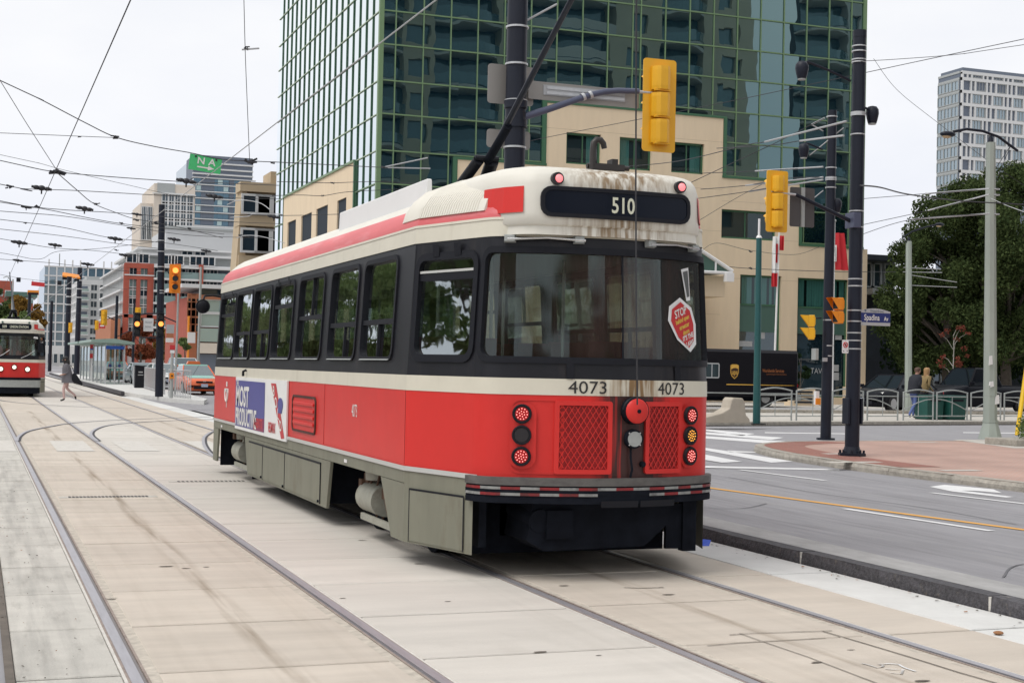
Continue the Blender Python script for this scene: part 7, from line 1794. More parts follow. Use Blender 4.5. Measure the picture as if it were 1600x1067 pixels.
# push-button post and galvanised posts
def simple_pole(name, label, px_, py_base, py_top, Y, r, m_, base_z, extra=None, cat='pole'):
    b0 = at(px_, py_base, Y); t = thing(name, label, cat, (b0.x, Y, base_z)); h = at(px_, py_top, Y).z - base_z
    MB().cyl((0, 0, 0), (0.01 * h * .6, 0, h), r, r * .8, 14).build('shaft', m_, t, 40)
    l_ = lambda px, py: tuple(at(px, py, Y) - Vector((b0.x, Y, base_z)))
    return t, l_, h
t, l_, h = simple_pole('push_button_post', 'short grey post with orange push-button box on the island tip', 267, 622, 540, 57.6, .07, 'galv_dull', PZ, cat='post')
MB().cbox((0, -.1, l_(267, 587)[2]), (.17, .12, .22)).build('button_box', 'signal_orange', t); MB().cyl((0, -.16, l_(267, 587)[2]), (0, -.18, l_(267, 587)[2]), .035, n=10).build('button', 'black', t)
MB().cbox((0, -.08, l_(267, 543)[2]), (.2, .03, .2)).build('notice', 'sign_red', t); MB().cbox((0, -.08, l_(267, 549)[2]), (.17, .03, .13)).build('notice', 'sign_white', t)
simple_pole('sign_post', 'thin galvanised post below the red-lit signal', 274, 600, 458, 62, .05, 'galv_dull', PZ, cat='post')
t, l_, h = simple_pole('sign_post', 'tall thin galvanised post left of the round mirror', 309, 575, 417, 90, .09, 'galv_dull', .0, cat='post')
for lab, px_, pb_, pt_, Y, r in (('nearer of the twin black poles behind the crossing woman', 103.5, 584, 432, 118, .23), ('farther and taller of the twin black poles on the island', 119.5, 586, 418, 140, .27)):
    t, l_, h = simple_pole('utility_pole', lab, px_, pb_, pt_, Y, r, 'pole_black', PZ)
    for k in range(3): ring_band(t, .01 * h * .5, 0, h * (.72 + .08 * k), r * 1.02, .1)
c = at(112, 433, 125); t = thing('traffic_signal', 'orange signal backplate seen edge-up atop the twin black poles', 'traffic signal', tuple(c), 0)
MB().prism([(-.75, 0, .0), (.70, .2, -.12), (.62, 1.0, .18), (-.68, .8, .32)], (0, 0, .10)).build('backplate', 'signal_orange', t); MB().box((-.72, .1, -.22), (-.1, .6, .0)).box((.2, .2, -.3), (.62, .6, -.12)).build('lamp_housing', 'black', t)
simple_pole('utility_pole', 'thin black pole between the distant streetcar and the twin poles', 77.5, 575, 470, 185, .22, 'pole_black', 0)
simple_pole('utility_pole', 'black pole behind the distant streetcar under an orange signal', 43, 560, 458, 240, .3, 'pole_black', 0)
c = at(52, 457, 239); t = thing('traffic_signal', 'orange signal box on the pole behind the distant streetcar', 'traffic signal', tuple(c)); MB().box((-.85, 0, -.35), (.85, .5, .35)).build('backplate', 'signal_orange', t); MB().box((-.8, -.2, -.38), (.75, .0, -.02)).build('lamp_housing', 'black', t)
for lab, px_, py_, Y in (('yellow signal seen from behind near the shelter roof, larger one', 162.5, 496, 100), ('yellow signal left of the red and white sign', 151, 508, 118), ('yellow signal on the nearer twin pole', 110, 512, 112)):
    c = at(px_, py_, Y); t = thing('traffic_signal', lab, 'traffic signal', tuple(c), R(180)); signal_parts(t, 1.05 if Y == 100 else .75, 'signal_yellow')
t, l_, h = simple_pole('utility_pole', 'thin black pole behind the shelter carrying the larger yellow signal', 179, 590, 462, 105, .12, 'pole_black', PZ)
MB().tube([l_(179, 500), l_(168, 495)], .04, 6).tube([l_(179, 528), l_(206, 515)], .03, 6).build('signal_arm', 'pole_black', t, 50)
simple_pole('utility_pole', 'thin black pole between the shelter and the trash bin', 207, 575, 473, 112, .1, 'pole_black', PZ)
c = at(159.5, 509, 117); t = thing('traffic_sign', 'small red and white direction sign beside the distant yellow signal', 'sign', tuple(c)); MB().box((-.24, 0, -.2), (.24, .03, .2)).build('panel', 'sign_red', t); MB().box((-.16, -.01, -.06), (.16, .0, .04)).build('stripe', 'sign_white', t)
c = at(59.5, 443.5, 150); t = thing('overhead_sign', 'red rectangular sign hung on the wires above the distant streetcar', 'sign', tuple(c)); MB().prism([(-.64, 0, -.20), (.62, 0, -.28), (.63, 0, .12), (-.62, 0, .22)], (0, .05, 0)).build('panel', 'sign_red', t); MB().cyl((-.5, .02, .2), (-.5, .02, .35), .02, n=6).build('hanger', 'wire_dark', t)
for lab, px_, py_, Y in (('black wire box over the distant streetcar', 29, 437, 150), ('black wire box left of the twin poles', 93, 442, 150)):
    c = at(px_, py_, Y); t = thing('junction_box', lab, 'box', tuple(c)); MB().box((-.2, 0, -.22), (.2, .3, .22)).build('box', 'black', t, bevel=.03)
# curved streetlight behind the distant streetcar
t, l_, h = simple_pole('lamp_post', 'thin pale lamp post with curved arm behind the distant streetcar', 16, 560, 436, 160, .09, 'galv_dull', 0, cat='lamp post')
MB().tube([l_(16, 440), l_(14, 434), l_(10, 432), l_(5, 434)], .05, 6).build('lamp_arm', 'galv_dull', t, 50)
# street-sign cluster
for lab, px0, py0, px1, py1, m_, Y in (('pale blue and white banner sign behind the island pole', 260, 507, 272, 521, 'sign_grey', 75), ('brown picture panel under the pale banner', 260, 521, 271, 528, 'b_brick_orange', 75), ('white panel below the brown picture panel', 259, 528, 271, 535, 'sign_white', 75), ('white sign with black text right of the thin post', 293, 519, 305, 536, 'sign_white', 88)):
    plate_px('traffic_sign', lab, ((px0, py0), (px1, py1)), Y, m_, .02)

# boarding shelter
YS0, YS1 = 86, 112
def shelter(label, pxa, pxb, Y, grp='glass boarding shelter bays'):
    a = at(pxa, 598, Y); b_ = at(pxb, 599, Y); t = thing('transit_shelter', label, 'shelter', (a.x, Y, PZ), 0, grp); w = b_.x - a.x; h = 2.35; D = 9.0
    for y_ in (0, D * .33, D * .66, D):
        for x_ in (0, w): MB().box((x_ - .05, y_ - .05, 0), (x_ + .05, y_ + .05, h)).build('post', 'galv', t)
    for y0, y1 in ((0, D * .33), (D * .33, D * .66), (D * .66, D)):
        MB().box((-.01, y0 + .06, .25), (.01, y1 - .06, h - .1)).build('pane', 'shelter_glass', t)
    for k in range(2): MB().box((w * k / 2 + .06, -.01, .25), (w * (k + 1) / 2 - .06, .01, h - .25)).build('pane', 'shelter_glass', t)
    MB().box((w / 2 - .04, -.03, 0), (w / 2 + .04, .03, h)).build('mullion', 'galv', t)
    MB().box((0, -.06, h - .28), (w, -.03, h - .08)).build('blue_fascia', 'fascia_blue', t); MB().box((0, -.03, .95), (w, .03, 1.0)).build('rail', 'galv', t)
    for k in range(2): MB().cyl((w * (k + .5) / 2, -.03, 1.1), (w * (k + .5) / 2, -.05, 1.1), .09, n=14).build('round_sticker', 'sign_blue', t)
    MB().prism([(-.9, -.8, h + .12), (w + .5, -.8, h + .02), (w + .5, -.8, h + .14), (w * .4, -.8, h + .34), (-.9, -.8, h + .26)], (0, D + 1.4, 0)).build('canopy', 'shelter_roof', t)
glass_mat('shelter_glass', (0.8, 0.92, 0.92), (0.62, 0.74, 0.72), 0.08, 0.6, 1.6, see=1.0)
mat('fascia_blue', (0.03, 0.12, 0.55), .5); mat('shelter_roof', (0.26, 0.36, 0.32), .5)
shelter('glass boarding shelter bay with green canopy, nearer one by the trash bin', 164, 193, 88)
shelter('glass boarding shelter bay with green canopy, farther one on the island', 140, 160, 100)
# trash bin and island railings
c = at(218, 606, 78); t = thing('litter_bin', 'black litter bin with slanted top on the boarding island', 'bin', (c.x, 78, PZ))
MB().prism([(-.27, -.25, 0), (.27, -.25, 0), (.27, -.25, 1.10), (.10, -.25, 1.17), (-.27, -.25, 1.20)], (0, .5, 0)).build('body', 'black', t, bevel=.02); MB().box((-.30, -.28, 1.13), (.30, .28, 1.17)).build('lid_rim', 'black', t); MB().box((-.1, -.262, .80), (.12, -.252, .86)).build('logo_plate', 'sign_grey', t); MB().box((-.13, -.262, .66), (.15, -.252, .70)).build('text_plate', 'sign_grey', t)
def island_rail(label, p0, p1):
    t = thing('island_railing', label, 'railing', (p0[0], p0[1], PZ), math.atan2(p1[1] - p0[1], p1[0] - p0[0]), 'island railings'); L_ = math.hypot(p1[0] - p0[0], p1[1] - p0[1])
    for z in (.08, 1.08): MB().cyl((0, 0, z), (L_, 0, z), .025, n=6).build('rail', 'galv', t)
    n = int(L_ / .32); me = MB().cyl((0, 0, 0), (0, 0, 1.08), .018, n=6).mesh('picket', 'galv')
    for k in range(n + 1): inst('picket', me, t, (L_ * k / n, 0, 0))
island_rail('island railing between the shelter and the litter bin', (8.72, 86.5), (8.45, 79.5)); island_rail('island railing between the litter bin and the tall pole', (8.3, 76.5), (7.75, 63.5)); island_rail('island railing at the tip beside the push-button post', (7.6, 61.0), (7.85, 56.3))
# station pole with red-white roundel left of the shelter
t, l_, h = simple_pole('stop_sign_pole', 'white pole with red stop roundels left of the shelter', 142.5, 592, 538, 100, .07, 'sign_white', PZ, cat='sign')
for py in (541, 556): MB().cbox((0, -.1, l_(142, py)[2]), (.26, .05, .3)).build('roundel', 'sign_red', t)
# ================================================================== vehicles
mat('tyre', (0.015, 0.015, 0.017), .8); mat('wheel_rim', (0.4, 0.4, 0.4), .4, metal=.6)
mat('taxi_orange', (0.74, 0.13, 0.03), .3, coat=.5); mat('taxi_mint', (0.30, 0.66, 0.55), .3, coat=.5); mat('paint_silver', (0.45, 0.47, 0.5), .3, metal=.4, coat=.5); mat('paint_white', (0.72, 0.72, 0.72), .3, coat=.5); mat('paint_black', (0.004, 0.005, 0.009), .35, spec=.15); mat('paint_grey', (0.18, 0.19, 0.21), .3, metal=.3, coat=.5)
glass_mat('auto_glass', (0.8, 0.9, 0.92), (0.04, 0.055, 0.06), .12, .75, 1.8)
mat('lamp_clear', (0.75, 0.75, 0.72), .15)
glass_mat('auto_glass_shaded', (0.5, 0.55, 0.6), (0.008, 0.01, 0.014), .03, .3, 2.2)  # darker copy of auto_glass, with the shade under the trees put in
def car(label, loc, rotz, body_m, hood_m=None, kind='sedan', taxi=False, group=None, cat='car', name='car'):
    """front towards local -y"""
    t = thing(name, label, cat, loc, rotz, group); hood_m = hood_m or body_m
    L2 = {'sedan': 2.3, 'van': 2.4, 'pickup': 2.7}[kind]; hw = {'sedan': .88, 'van': .95, 'pickup': .97}[kind]; belt = {'sedan': .92, 'van': 1.05, 'pickup': 1.08}[kind]; top = {'sedan': 1.46, 'van': 1.85, 'pickup': 1.80}[kind]
    def sec(y, zb, zt, w): return [(-w * .90, y, zb), (-w, y, zb + .18), (-w, y, zt - .20), (-w * .93, y, zt - .05), (-w * .80, y, zt), (w * .80, y, zt), (w * .93, y, zt - .05), (w, y, zt - .20), (w, y, zb + .18), (w * .90, y, zb)]
    MB().loft([sec(-L2, .30, .58, hw * .80), sec(-L2 + .08, .22, .70, hw * .90), sec(-L2 + .35, .20, .80, hw * .98), sec(-1.1, .20, belt, hw), sec(.2, .2, belt, hw), sec(L2 - .5, .2, belt, hw), sec(L2 - .1, .24, belt - .05, hw * .95), sec(L2, .32, belt - .15, hw * .86)]).build('body', body_m, t, 45)
    # greenhouse
    y0, y1, r0, r1 = {'sedan': (-1.05, 1.75, -.30, 1.05), 'van': (-1.35, L2 - .1, -.75, L2 - .35), 'pickup': (-.85, .85, -.35, .65)}[kind]
    b0 = [(-hw * .90, y0, belt - .02), (hw * .90, y0, belt - .02), (hw * .90, y1, belt - .02), (-hw * .90, y1, belt - .02)]; t0 = [(-hw * .68, r0, top - .05), (hw * .68, r0, top - .05), (hw * .68, r1, top - .05), (-hw * .68, r1, top - .05)]
    MB().add(b0 + t0, [(0, 1, 5, 4), (1, 2, 6, 5), (2, 3, 7, 6), (3, 0, 4, 7)]).build('windows', 'auto_glass_shaded' if body_m == 'paint_black' else 'auto_glass', t)
    MB().loft([t0, [(x * .93, r0 + (y - r0) * .96 + .02, top) for x, y, z in t0]]).build('roof', hood_m if taxi else body_m, t, 50)
    for i in range(4): MB().cyl(b0[i], t0[i], .035, n=6).build('pillar', body_m, t)
    if kind != 'van': MB().add([(-hw * .74, -L2 + .38, .818), (hw * .74, -L2 + .38, .818), (hw * .76, y0 + .02, belt + .012), (-hw * .76, y0 + .02, belt + .012)], [(0, 1, 2, 3)]).build('hood', hood_m, t)
    if kind == 'pickup': MB().box((-hw * .85, .95, belt - .3), (hw * .85, L2 - .1, belt + .02)).build('bed', 'rubber', t)
    for sx in (-1, 1):
        for y in (-L2 + .85, L2 - .85):
            wh = MB().cyl((sx * (hw - .2), y, .33), (sx * (hw + .01), y, .33), .33, n=20).build('wheel', 'tyre', t, 40); MB().cyl((sx * (hw + .01), y, .33), (sx * (hw + .02), y, .33), .20, n=16).build('rim', 'wheel_rim', wh, 40)
        MB().add([(sx * hw * .50, -L2 + .02, .60), (sx * hw * .86, -L2 + .13, .62), (sx * hw * .90, -L2 + .33, .78), (sx * hw * .62, -L2 + .16, .73)], [(0, 1, 2, 3)]).build('headlight', 'lamp_clear', t)
        MB().cbox((sx * (hw + .08), -.85, belt + .08), (.2, .1, .14)).build('mirror', body_m, t, bevel=.02)
        MB().cbox((sx * hw * .68, -L2 + .03, .40), (.16, .06, .10)).build('fog_lamp', 'black', t)
        MB().cbox((sx * hw * .72, L2 - .01, .74), (.26, .08, .13)).build('tail_light', 'tail_red', t)
    MB().cbox((0, -L2 + .0, .63), (hw * .9, .06, .09)).build('grille', 'black', t, bevel=.02); MB().cbox((0, -L2 + .0, .36), (hw * 1.15, .06, .14)).build('intake', 'black', t, bevel=.02)
    MB().cbox((0, -L2 - .035, .47), (.32, .02, .15)).build('plate', 'plate_blue', t)
    MB().cbox((0, -L2 + .0, .665), (.14, .09, .035)).build('badge', 'chrome', t)
    if taxi: MB().prism([(-.35, .15, top), (.35, .15, top), (.28, .15, top + .16), (-.28, .15, top + .16)], (0, .22, 0)).build('roof_sign', 'taxi_orange', t, bevel=.02)
    return t
mat('plate_blue', (0.45, 0.5, 0.62), .5)
g = gnd(306, 617.5, 0); car('orange and mint taxi facing the camera beyond the island railing', (g.x + .25, 72.0, 0), R(4), 'taxi_orange', 'taxi_mint', taxi=True, name='taxi', cat='taxi')
car('orange and mint taxi half hidden behind the shelter', (9.75, 108, 0), R(3), 'taxi_orange', 'taxi_mint', taxi=True, name='taxi', cat='taxi')
car('silver car queueing behind the litter bin', (10.2, 96, 0), R(3), 'paint_silver', name='car')
car('pale car behind the tall island pole', (10.35, 86, 0), R(3), 'paint_white', name='car')
car('grey car immediately behind the front taxi', (11.4, 80.5, 0), R(3), 'paint_grey', name='car')
car('white van behind the row of queueing cars', (14.0, 104, 0), R(3), 'paint_white', kind='van', name='van', cat='van')
# parked dark vehicles on the right
Yp = 47.2
x_ = at(1392, 620, Yp).x; car('dark parked car with white plate behind the couple', (x_ + .6, Yp + .6, FZ), R(-68), 'paint_black', name='car')
x_ = at(1510, 620, Yp + 2).x; car('black pickup truck parked behind the green bins', (x_ + .2, Yp + 2, FZ), R(-86), 'paint_black', kind='pickup', name='pickup_truck', cat='pickup')

# delivery truck, flank towards the camera, cab to the left
mat('truck_brown', (0.007, 0.0065, 0.010), .4, spec=.2); mat('gold', (0.72, 0.42, 0.08), .4); mat('gold_dark', (0.35, 0.12, 0.04), .4); mat('shield_brown', (0.05, 0.02, 0.01), .4)
YT = 51.5; xr = at(1247, 600, YT).x; zt = at(1200, 547, YT).z; xl = xr - 6.6
t = thing('delivery_truck', 'dark brown delivery truck with gold shield parked behind the far railings', 'truck', (xr, YT, FZ)); H = zt - FZ
l_ = lambda px, py: (at(px, py, YT).x - xr, at(px, py, YT).z - FZ)
ring = lambda x, f: [(x, .12 * (1 - f), .42), (x, 0, .5), (x, 0, H - .12), (x, .10, H), (x, 2.1, H), (x, 2.2, H - .12), (x, 2.2, .5), (x, 2.1, .42)]
MB().loft([ring(-6.6, 1), ring(-.06, 1), [(0, y * .96 + .04, z) for x, y, z in ring(0, 1)]]).build('body', 'truck_brown', t, 30)
MB().prism([(-7.5, .15, .45), (-6.6, .05, .45), (-6.6, .05, H - .1), (-6.95, .15, H - .15), (-7.3, .15, 1.35), (-7.5, .15, 1.2)], (0, 1.9, 0)).build('cab_nose', 'truck_brown', t, bevel=.04)
wx0, wz1 = l_(1099, 566.5); wx1, wz0 = l_(1123.5, 591)
fr = MB(); rg = rrect(wx0, wx1, wz0, wz1, .07); ri = rrect(wx0 + .05, wx1 - .05, wz0 + .05, wz1 - .05, .04)
fr.add([(u, -.03, z) for u, z, a, b_ in rg] + [(u, -.03, z) for u, z, a, b_ in ri], [(i, (i + 1) % 20, 20 + (i + 1) % 20, 20 + i) for i in range(20)]); w = fr.build('side_window', 'sign_grey', t)
MB().box((wx0 + .05, -.02, wz0 + .05), (wx1 - .05, -.012, wz1 - .05)).build('pane', 'auto_glass', w); MB().box(((wx0 + wx1) / 2, -.028, wz0 + .05), ((wx0 + wx1) / 2 + .04, -.013, wz1 - .05)).build('bar', 'sign_grey', w)
cx_, cz_ = l_(1147.5, 580.5); sh = [(-.20, .27), (-.10, .31), (.10, .31), (.20, .27), (.20, -.05), (.14, -.20), (0, -.32), (-.14, -.20), (-.20, -.05)]
k_ = (l_(1147, 569)[1] - l_(1147, 592)[1]) / .63
s_ = MB().add([(cx_ + x * k_, -.015, cz_ + z * k_) for x, z in sh], [tuple(range(9))]).build('shield_badge', 'gold', t)
MB().add([(cx_ + x * k_ * .86, -.019, cz_ + (z * .86) * k_) for x, z in sh], [tuple(range(9))]).build('shield_field', 'shield_brown', s_)
MB().add([(cx_ + x * k_, -.022, cz_ + z * k_) for x, z in [(-.17, .23), (-.08, .265), (.08, .265), (.17, .23), (.17, .12), (.05, .16), (-.05, .15), (-.17, .10)]], [tuple(range(8))]).build('shield_crest', 'gold', s_)
lettering('shield_text', 'ups', .30 * k_, 'gold', lambda x, y: (cx_ + x, -.024, cz_ - .03 * k_ + y), s_, sx=.72, bold=.004)
xx, zz = l_(1208, 579.5); lettering('side_text', 'Worldwide Services', .20, 'gold_dark', lambda x, y: (xx + x, -.015, zz + y), t, sx=.62, bold=.002)
xx2, zz2 = l_(1213, 584.8); lettering('side_text', 'Synchronizing the world of commerce', .085, 'gold_dark', lambda x, y: (xx2 + x, -.015, zz2 + y), t, sx=.72)
sx0, sz0 = l_(1135, 600.5); MB().prism([(sx0, -.014, sz0 - .02), (-.35, -.014, sz0 - .01), (-.12, -.014, sz0), (-.35, -.014, sz0 + .01), (sx0, -.014, sz0 + .025)], (0, .01, 0)).build('gold_stripe', 'gold', t)
MB().box((sx0 - .1, -.03, sz0 + .08), (-.05, -.001, sz0 + .11)).build('rub_rail', 'rubber', t); MB().box((-6.5, -.03, .55), (-.05, -.001, .60)).build('rub_rail', 'galv_dull', t)
MB().box((-.05, .1, .30), (.22, 2.1, .48)).build('rear_step', 'galv_dull', t); MB().box((-.02, .02, .85), (.012, .14, .98)).build('tail_light', 'tail_red', t)
for x_ in (-5.6, -1.5):
    wh = MB().cyl((x_, .05, .38), (x_, .35, .38), .38, n=20).build('wheel', 'tyre', t, 40); MB().cyl((x_, .03, .38), (x_, .05, .38), .2, n=14).build('rim', 'wheel_rim', wh, 40)
MB().box((-6.3, .3, .25), (-.3, 1.9, .45)).build('chassis', 'underframe', t)
# ================================================================== trees and shrubs
import numpy as np
mat('bark', (0.10, 0.085, 0.07), .9, var=.3, vscale=6, bump=.5, bscale=20)
mat('bark_pale', (0.42, 0.40, 0.37), .8, var=.2, vscale=8)
def leaf_mat(name, c1, c2, tr=.25):
    m = bpy.data.materials.new(name); m.use_nodes = True; n = m.node_tree; n.nodes.clear(); lk = n.links.new
    o = n.nodes.new('ShaderNodeOutputMaterial'); g = n.nodes.new('ShaderNodeNewGeometry'); cr_ = n.nodes.new('ShaderNodeValToRGB')
    cr_.color_ramp.elements[0].color = (*c1, 1); cr_.color_ramp.elements[1].color = (*c2, 1)
    t = n.nodes.new('ShaderNodeTexNoise'); t.inputs['Scale'].default_value = .9; t.inputs['Detail'].default_value = 3; lk(g.outputs['Position'], t.inputs['Vector'])
    ad = n.nodes.new('ShaderNodeMath'); ad.operation = 'MULTIPLY_ADD'; ad.inputs[1].default_value = .5; lk(g.outputs['Random Per Island'], ad.inputs[0]); 
    mu = n.nodes.new('ShaderNodeMath'); mu.operation = 'MULTIPLY'; mu.inputs[1].default_value = .55; lk(t.outputs['Fac'], mu.inputs[0]); lk(mu.outputs[0], ad.inputs[2]); lk(ad.outputs[0], cr_.inputs[0])
    d = n.nodes.new('ShaderNodeBsdfDiffuse'); tl = n.nodes.new('ShaderNodeBsdfTranslucent'); mx = n.nodes.new('ShaderNodeMixShader'); mx.inputs[0].default_value = tr
    lk(cr_.outputs[0], d.inputs[0]); lk(cr_.outputs[0], tl.inputs[0]); lk(d.outputs[0], mx.inputs[1]); lk(tl.outputs[0], mx.inputs[2]); lk(mx.outputs[0], o.inputs[0]); MATS[name] = m
leaf_mat('leaf_green', (0.012, 0.029, 0.015), (0.125, 0.165, 0.06)); leaf_mat('leaf_mid', (0.05, 0.09, 0.035), (0.24, 0.31, 0.12)); leaf_mat('leaf_rust', (0.10, 0.03, 0.02), (0.30, 0.10, 0.05)); leaf_mat('leaf_gold', (0.10, 0.055, 0.015), (0.32, 0.19, 0.05)); leaf_mat('leaf_red', (0.10, 0.03, 0.025), (0.26, 0.08, 0.055)); leaf_mat('leaf_dark_green', (0.01, 0.022, 0.012), (0.04, 0.065, 0.03))
def leaf_cloud(clumps, n, size, seed, droop=0.0, aspect=.5):
    rs = np.random.default_rng(seed); w = np.array([c[3] ** 2 for c in clumps]); w = w / w.sum()
    idx = rs.choice(len(clumps), n, p=w); C = np.array([c[:3] for c in clumps])[idx]; Rr = np.array([c[3] for c in clumps])[idx]
    d = rs.normal(size=(n, 3)); d /= np.linalg.norm(d, axis=1)[:, None]; rad = Rr * np.power(rs.random(n), .38)
    P = C + d * rad[:, None] * np.array([1, 1, .75]); P[:, 2] -= droop * rs.random(n) ** 2 * Rr
    a = rs.normal(size=(n, 3)); a /= np.linalg.norm(a, axis=1)[:, None]; a[:, 2] -= droop * .6; a /= np.linalg.norm(a, axis=1)[:, None]
    b = np.cross(a, rs.normal(size=(n, 3))); b /= np.linalg.norm(b, axis=1)[:, None]; s = size * rs.uniform(.6, 1.3, n)[:, None]
    V = np.stack([P - a * s, P + b * s * aspect, P + a * s, P - b * s * aspect], 1).reshape(-1, 3)
    me = bpy.data.meshes.new('crown'); me.vertices.add(len(V)); me.vertices.foreach_set('co', V.ravel()); me.loops.add(4 * n); me.loops.foreach_set('vertex_index', np.arange(4 * n)); me.polygons.add(n); me.polygons.foreach_set('loop_start', np.arange(0, 4 * n, 4)); me.update(calc_edges=True)
    return me
def tree(label, loc, H, cr, zc, zr, nl, size, leaf, seed, trunk=.22, name='tree', droop=0.0, clumps=26, bark='bark', cat='tree', group=None, cl_r=(.22, .42)):
    rs = random.Random(seed); t = thing(name, label, cat, loc, 0, group); cl = []
    for k in range(clumps):
        a = rs.uniform(0, 6.28); ph = rs.uniform(-1, 1); rr_ = cr * (rs.random() ** .45) * math.sqrt(max(0, 1 - ph * ph * .8)); cl.append((rr_ * math.cos(a), rr_ * math.sin(a), zc + zr * ph * .85, cr * rs.uniform(*cl_r)))
    me = leaf_cloud(cl, nl, size, seed, droop); me.materials.append(MATS[leaf]); inst('crown', me, t)
    b = MB(); b.tube([(0, 0, 0), (.03 * H * rs.uniform(-.5, .5), .02 * H, H * .2), (.04 * H * rs.uniform(-.5, .5), 0, zc), (0, 0, zc + zr * .6)], [trunk, trunk * .8, trunk * .55, trunk * .12], 8)
    for c in cl[::2]:
        z0 = max(H * .18, c[2] - zr * .9 * rs.uniform(.3, .8)); b.tube([(0, 0, z0), (c[0] * .5, c[1] * .5, (z0 + c[2]) / 2 + .1), (c[0], c[1], c[2])], [trunk * .4, trunk * .25, trunk * .06], 5)
    b.build('trunk', bark, t, 60)
    return t
def gp(px, Y, z=0.0): p = at(px, 560, Y); return (p.x, Y, z)
tree('large dark green tree behind the concrete lamp post at right', gp(1575, 60, .2), 13.0, 5.0, 7.5, 5.5, 110000, .095, 'leaf_green', 11, .3, droop=.7, clumps=110, cl_r=(.10, .24))
tree('dark green tree with drooping left branches beside the corner pole', gp(1480, 62, .2), 9.6, 3.6, 5.7, 3.8, 56000, .095, 'leaf_green', 12, .26, droop=1.0, clumps=80, cl_r=(.11, .25))
tree('dark green tree cut off by the right edge of the view', gp(1700, 64, .2), 12, 5.0, 7.2, 4.6, 22000, .17, 'leaf_green', 13, .3, droop=.5, clumps=34)
tree('low dark green tree filling the space beneath the larger trees', gp(1525, 66, .2), 7.0, 4.6, 4.2, 2.6, 18000, .16, 'leaf_dark_green', 14, .2, droop=.5, clumps=26)
tree('young sapling with sparse red leaves behind the pickup truck', gp(1489, 54, .3), 3.6, .95, 2.6, 1.1, 340, .065, 'leaf_red', 15, .035, bark='bark_pale', name='sapling', clumps=16, cl_r=(.12, .25))
tree('bushy shrub in a tan planter right of the delivery truck', gp(1252, 55, .55), 2.0, .5, 1.3, .85, 2600, .07, 'leaf_dark_green', 16, .03, name='shrub', cat='shrub', clumps=10)
x_ = gp(1258, 55)[0]; t = thing('planter', 'tan box planter between the truck and the corner pole', 'planter', (x_, 55.3, FZ)); MB().box((-.6, -.3, 0), (.55, .4, .75)).build('trough', 'tan_wall', t); 
for k in range(4): MB().box((-.5, -.33, .12 + .15 * k), (.40, -.301, .2 + .15 * k)).build('slat', 'shop_dark', t)
tree('rust-red autumn tree behind the transit signals', gp(221, 150), 6.2, 1.75, 3.9, 2.3, 6000, .16, 'leaf_rust', 21, .12, clumps=18)
tree('golden autumn tree right of the island pole', gp(262, 155), 5.2, 1.6, 3.2, 1.8, 4200, .15, 'leaf_gold', 22, .12, clumps=16)
tree('rust and gold autumn tree behind the taxi', gp(287, 158), 5.0, 1.5, 3.1, 1.7, 3600, .15, 'leaf_gold', 23, .12, clumps=14)
tree('small green street tree left of the round mirror', gp(289, 104), 3.4, .55, 2.2, 1.2, 1600, .10, 'leaf_mid', 24, .06, clumps=10)
tree('dark green tree at the far left edge behind the distant streetcar', gp(8, 260), 14.5, 3.6, 9.0, 5.2, 6000, .36, 'leaf_green', 25, .3, clumps=22)
tree('olive green tree behind the distant streetcar roof', gp(36, 250), 12.5, 2.8, 8.0, 4.4, 5000, .34, 'leaf_gold', 26, .3, clumps=18)
tree('low green tree between the distant trees', gp(22, 240), 9.5, 2.9, 6.0, 3.4, 4000, .34, 'leaf_mid', 27, .3, clumps=18)
# trees lining the left side of the street, outside the view, mirrored in the side windows
base_t = tree('park tree along the left side of the street, mirrored in the streetcar windows', (-7.0, 33, 0), 7.6, 2.5, 4.6, 2.9, 9000, .17, 'leaf_mid', 31, .2, clumps=26, group='street trees mirrored in the streetcar windows')
for k, (x_, y_) in enumerate(((-8.2, 40), (-6.6, 47), (-8.0, 55), (-7.0, 64), (-8.5, 74), (-7.5, 86), (-8.0, 100), (-9.5, 27), (-8.6, 20), (-9.6, 13.5))):
    c = copy_tree(base_t); c['label'] = ('second', 'third', 'fourth', 'fifth', 'sixth', 'seventh', 'farthest', 'nearer', 'close', 'closest')[k] + ' park tree on the left side of the street, mirrored in the streetcar glass'; c.location = (x_, y_, 0); c.rotation_euler = (0, 0, k * 1.3); s = .80 + .07 * (k % 4); c.scale = (s, s, s)
for k, (x_, y_) in enumerate(((-5, -14), (1, -19), (6, -15), (11, -21), (16, -16), (21, -23), (-9, -4))):
    c = copy_tree(base_t); c['label'] = ('leftmost', 'second', 'middle left', 'middle', 'middle right', 'sixth', 'side')[k] + ' park tree behind the viewpoint, mirrored in the streetcar rear window'; c.location = (x_, y_, 0); c.rotation_euler = (0, 0, k * .9); s = 1.0 + .1 * (k % 3); c.scale = (s, s, s)
hd_ = thing('hedge', 'clipped hedge under the park trees, mirrored in the streetcar windows', 'hedge', (-11, 0, 0)); rs_ = random.Random(5); me = leaf_cloud([(rs_.uniform(-.5, .5), 6 + 1.1 * k, rs_.uniform(.7, 2.4), rs_.uniform(.8, 1.15)) for k in range(90)], 22000, .13, 42); me.materials.append(MATS['leaf_mid']); inst('foliage', me, hd_)
# hedge in the planter at the right edge
pt_, pc_ = PLANTER; me = leaf_cloud([(pc_[0] - .3, pc_[1] - .2, .30, .28), (pc_[0], pc_[1], .42, .36), (pc_[0] + .5, pc_[1], .42, .4), (pc_[0] + .1, pc_[1] - .2, .25, .3)], 2600, .035, 41); me.materials.append(MATS['leaf_mid']); inst('hedge', me, pt_)

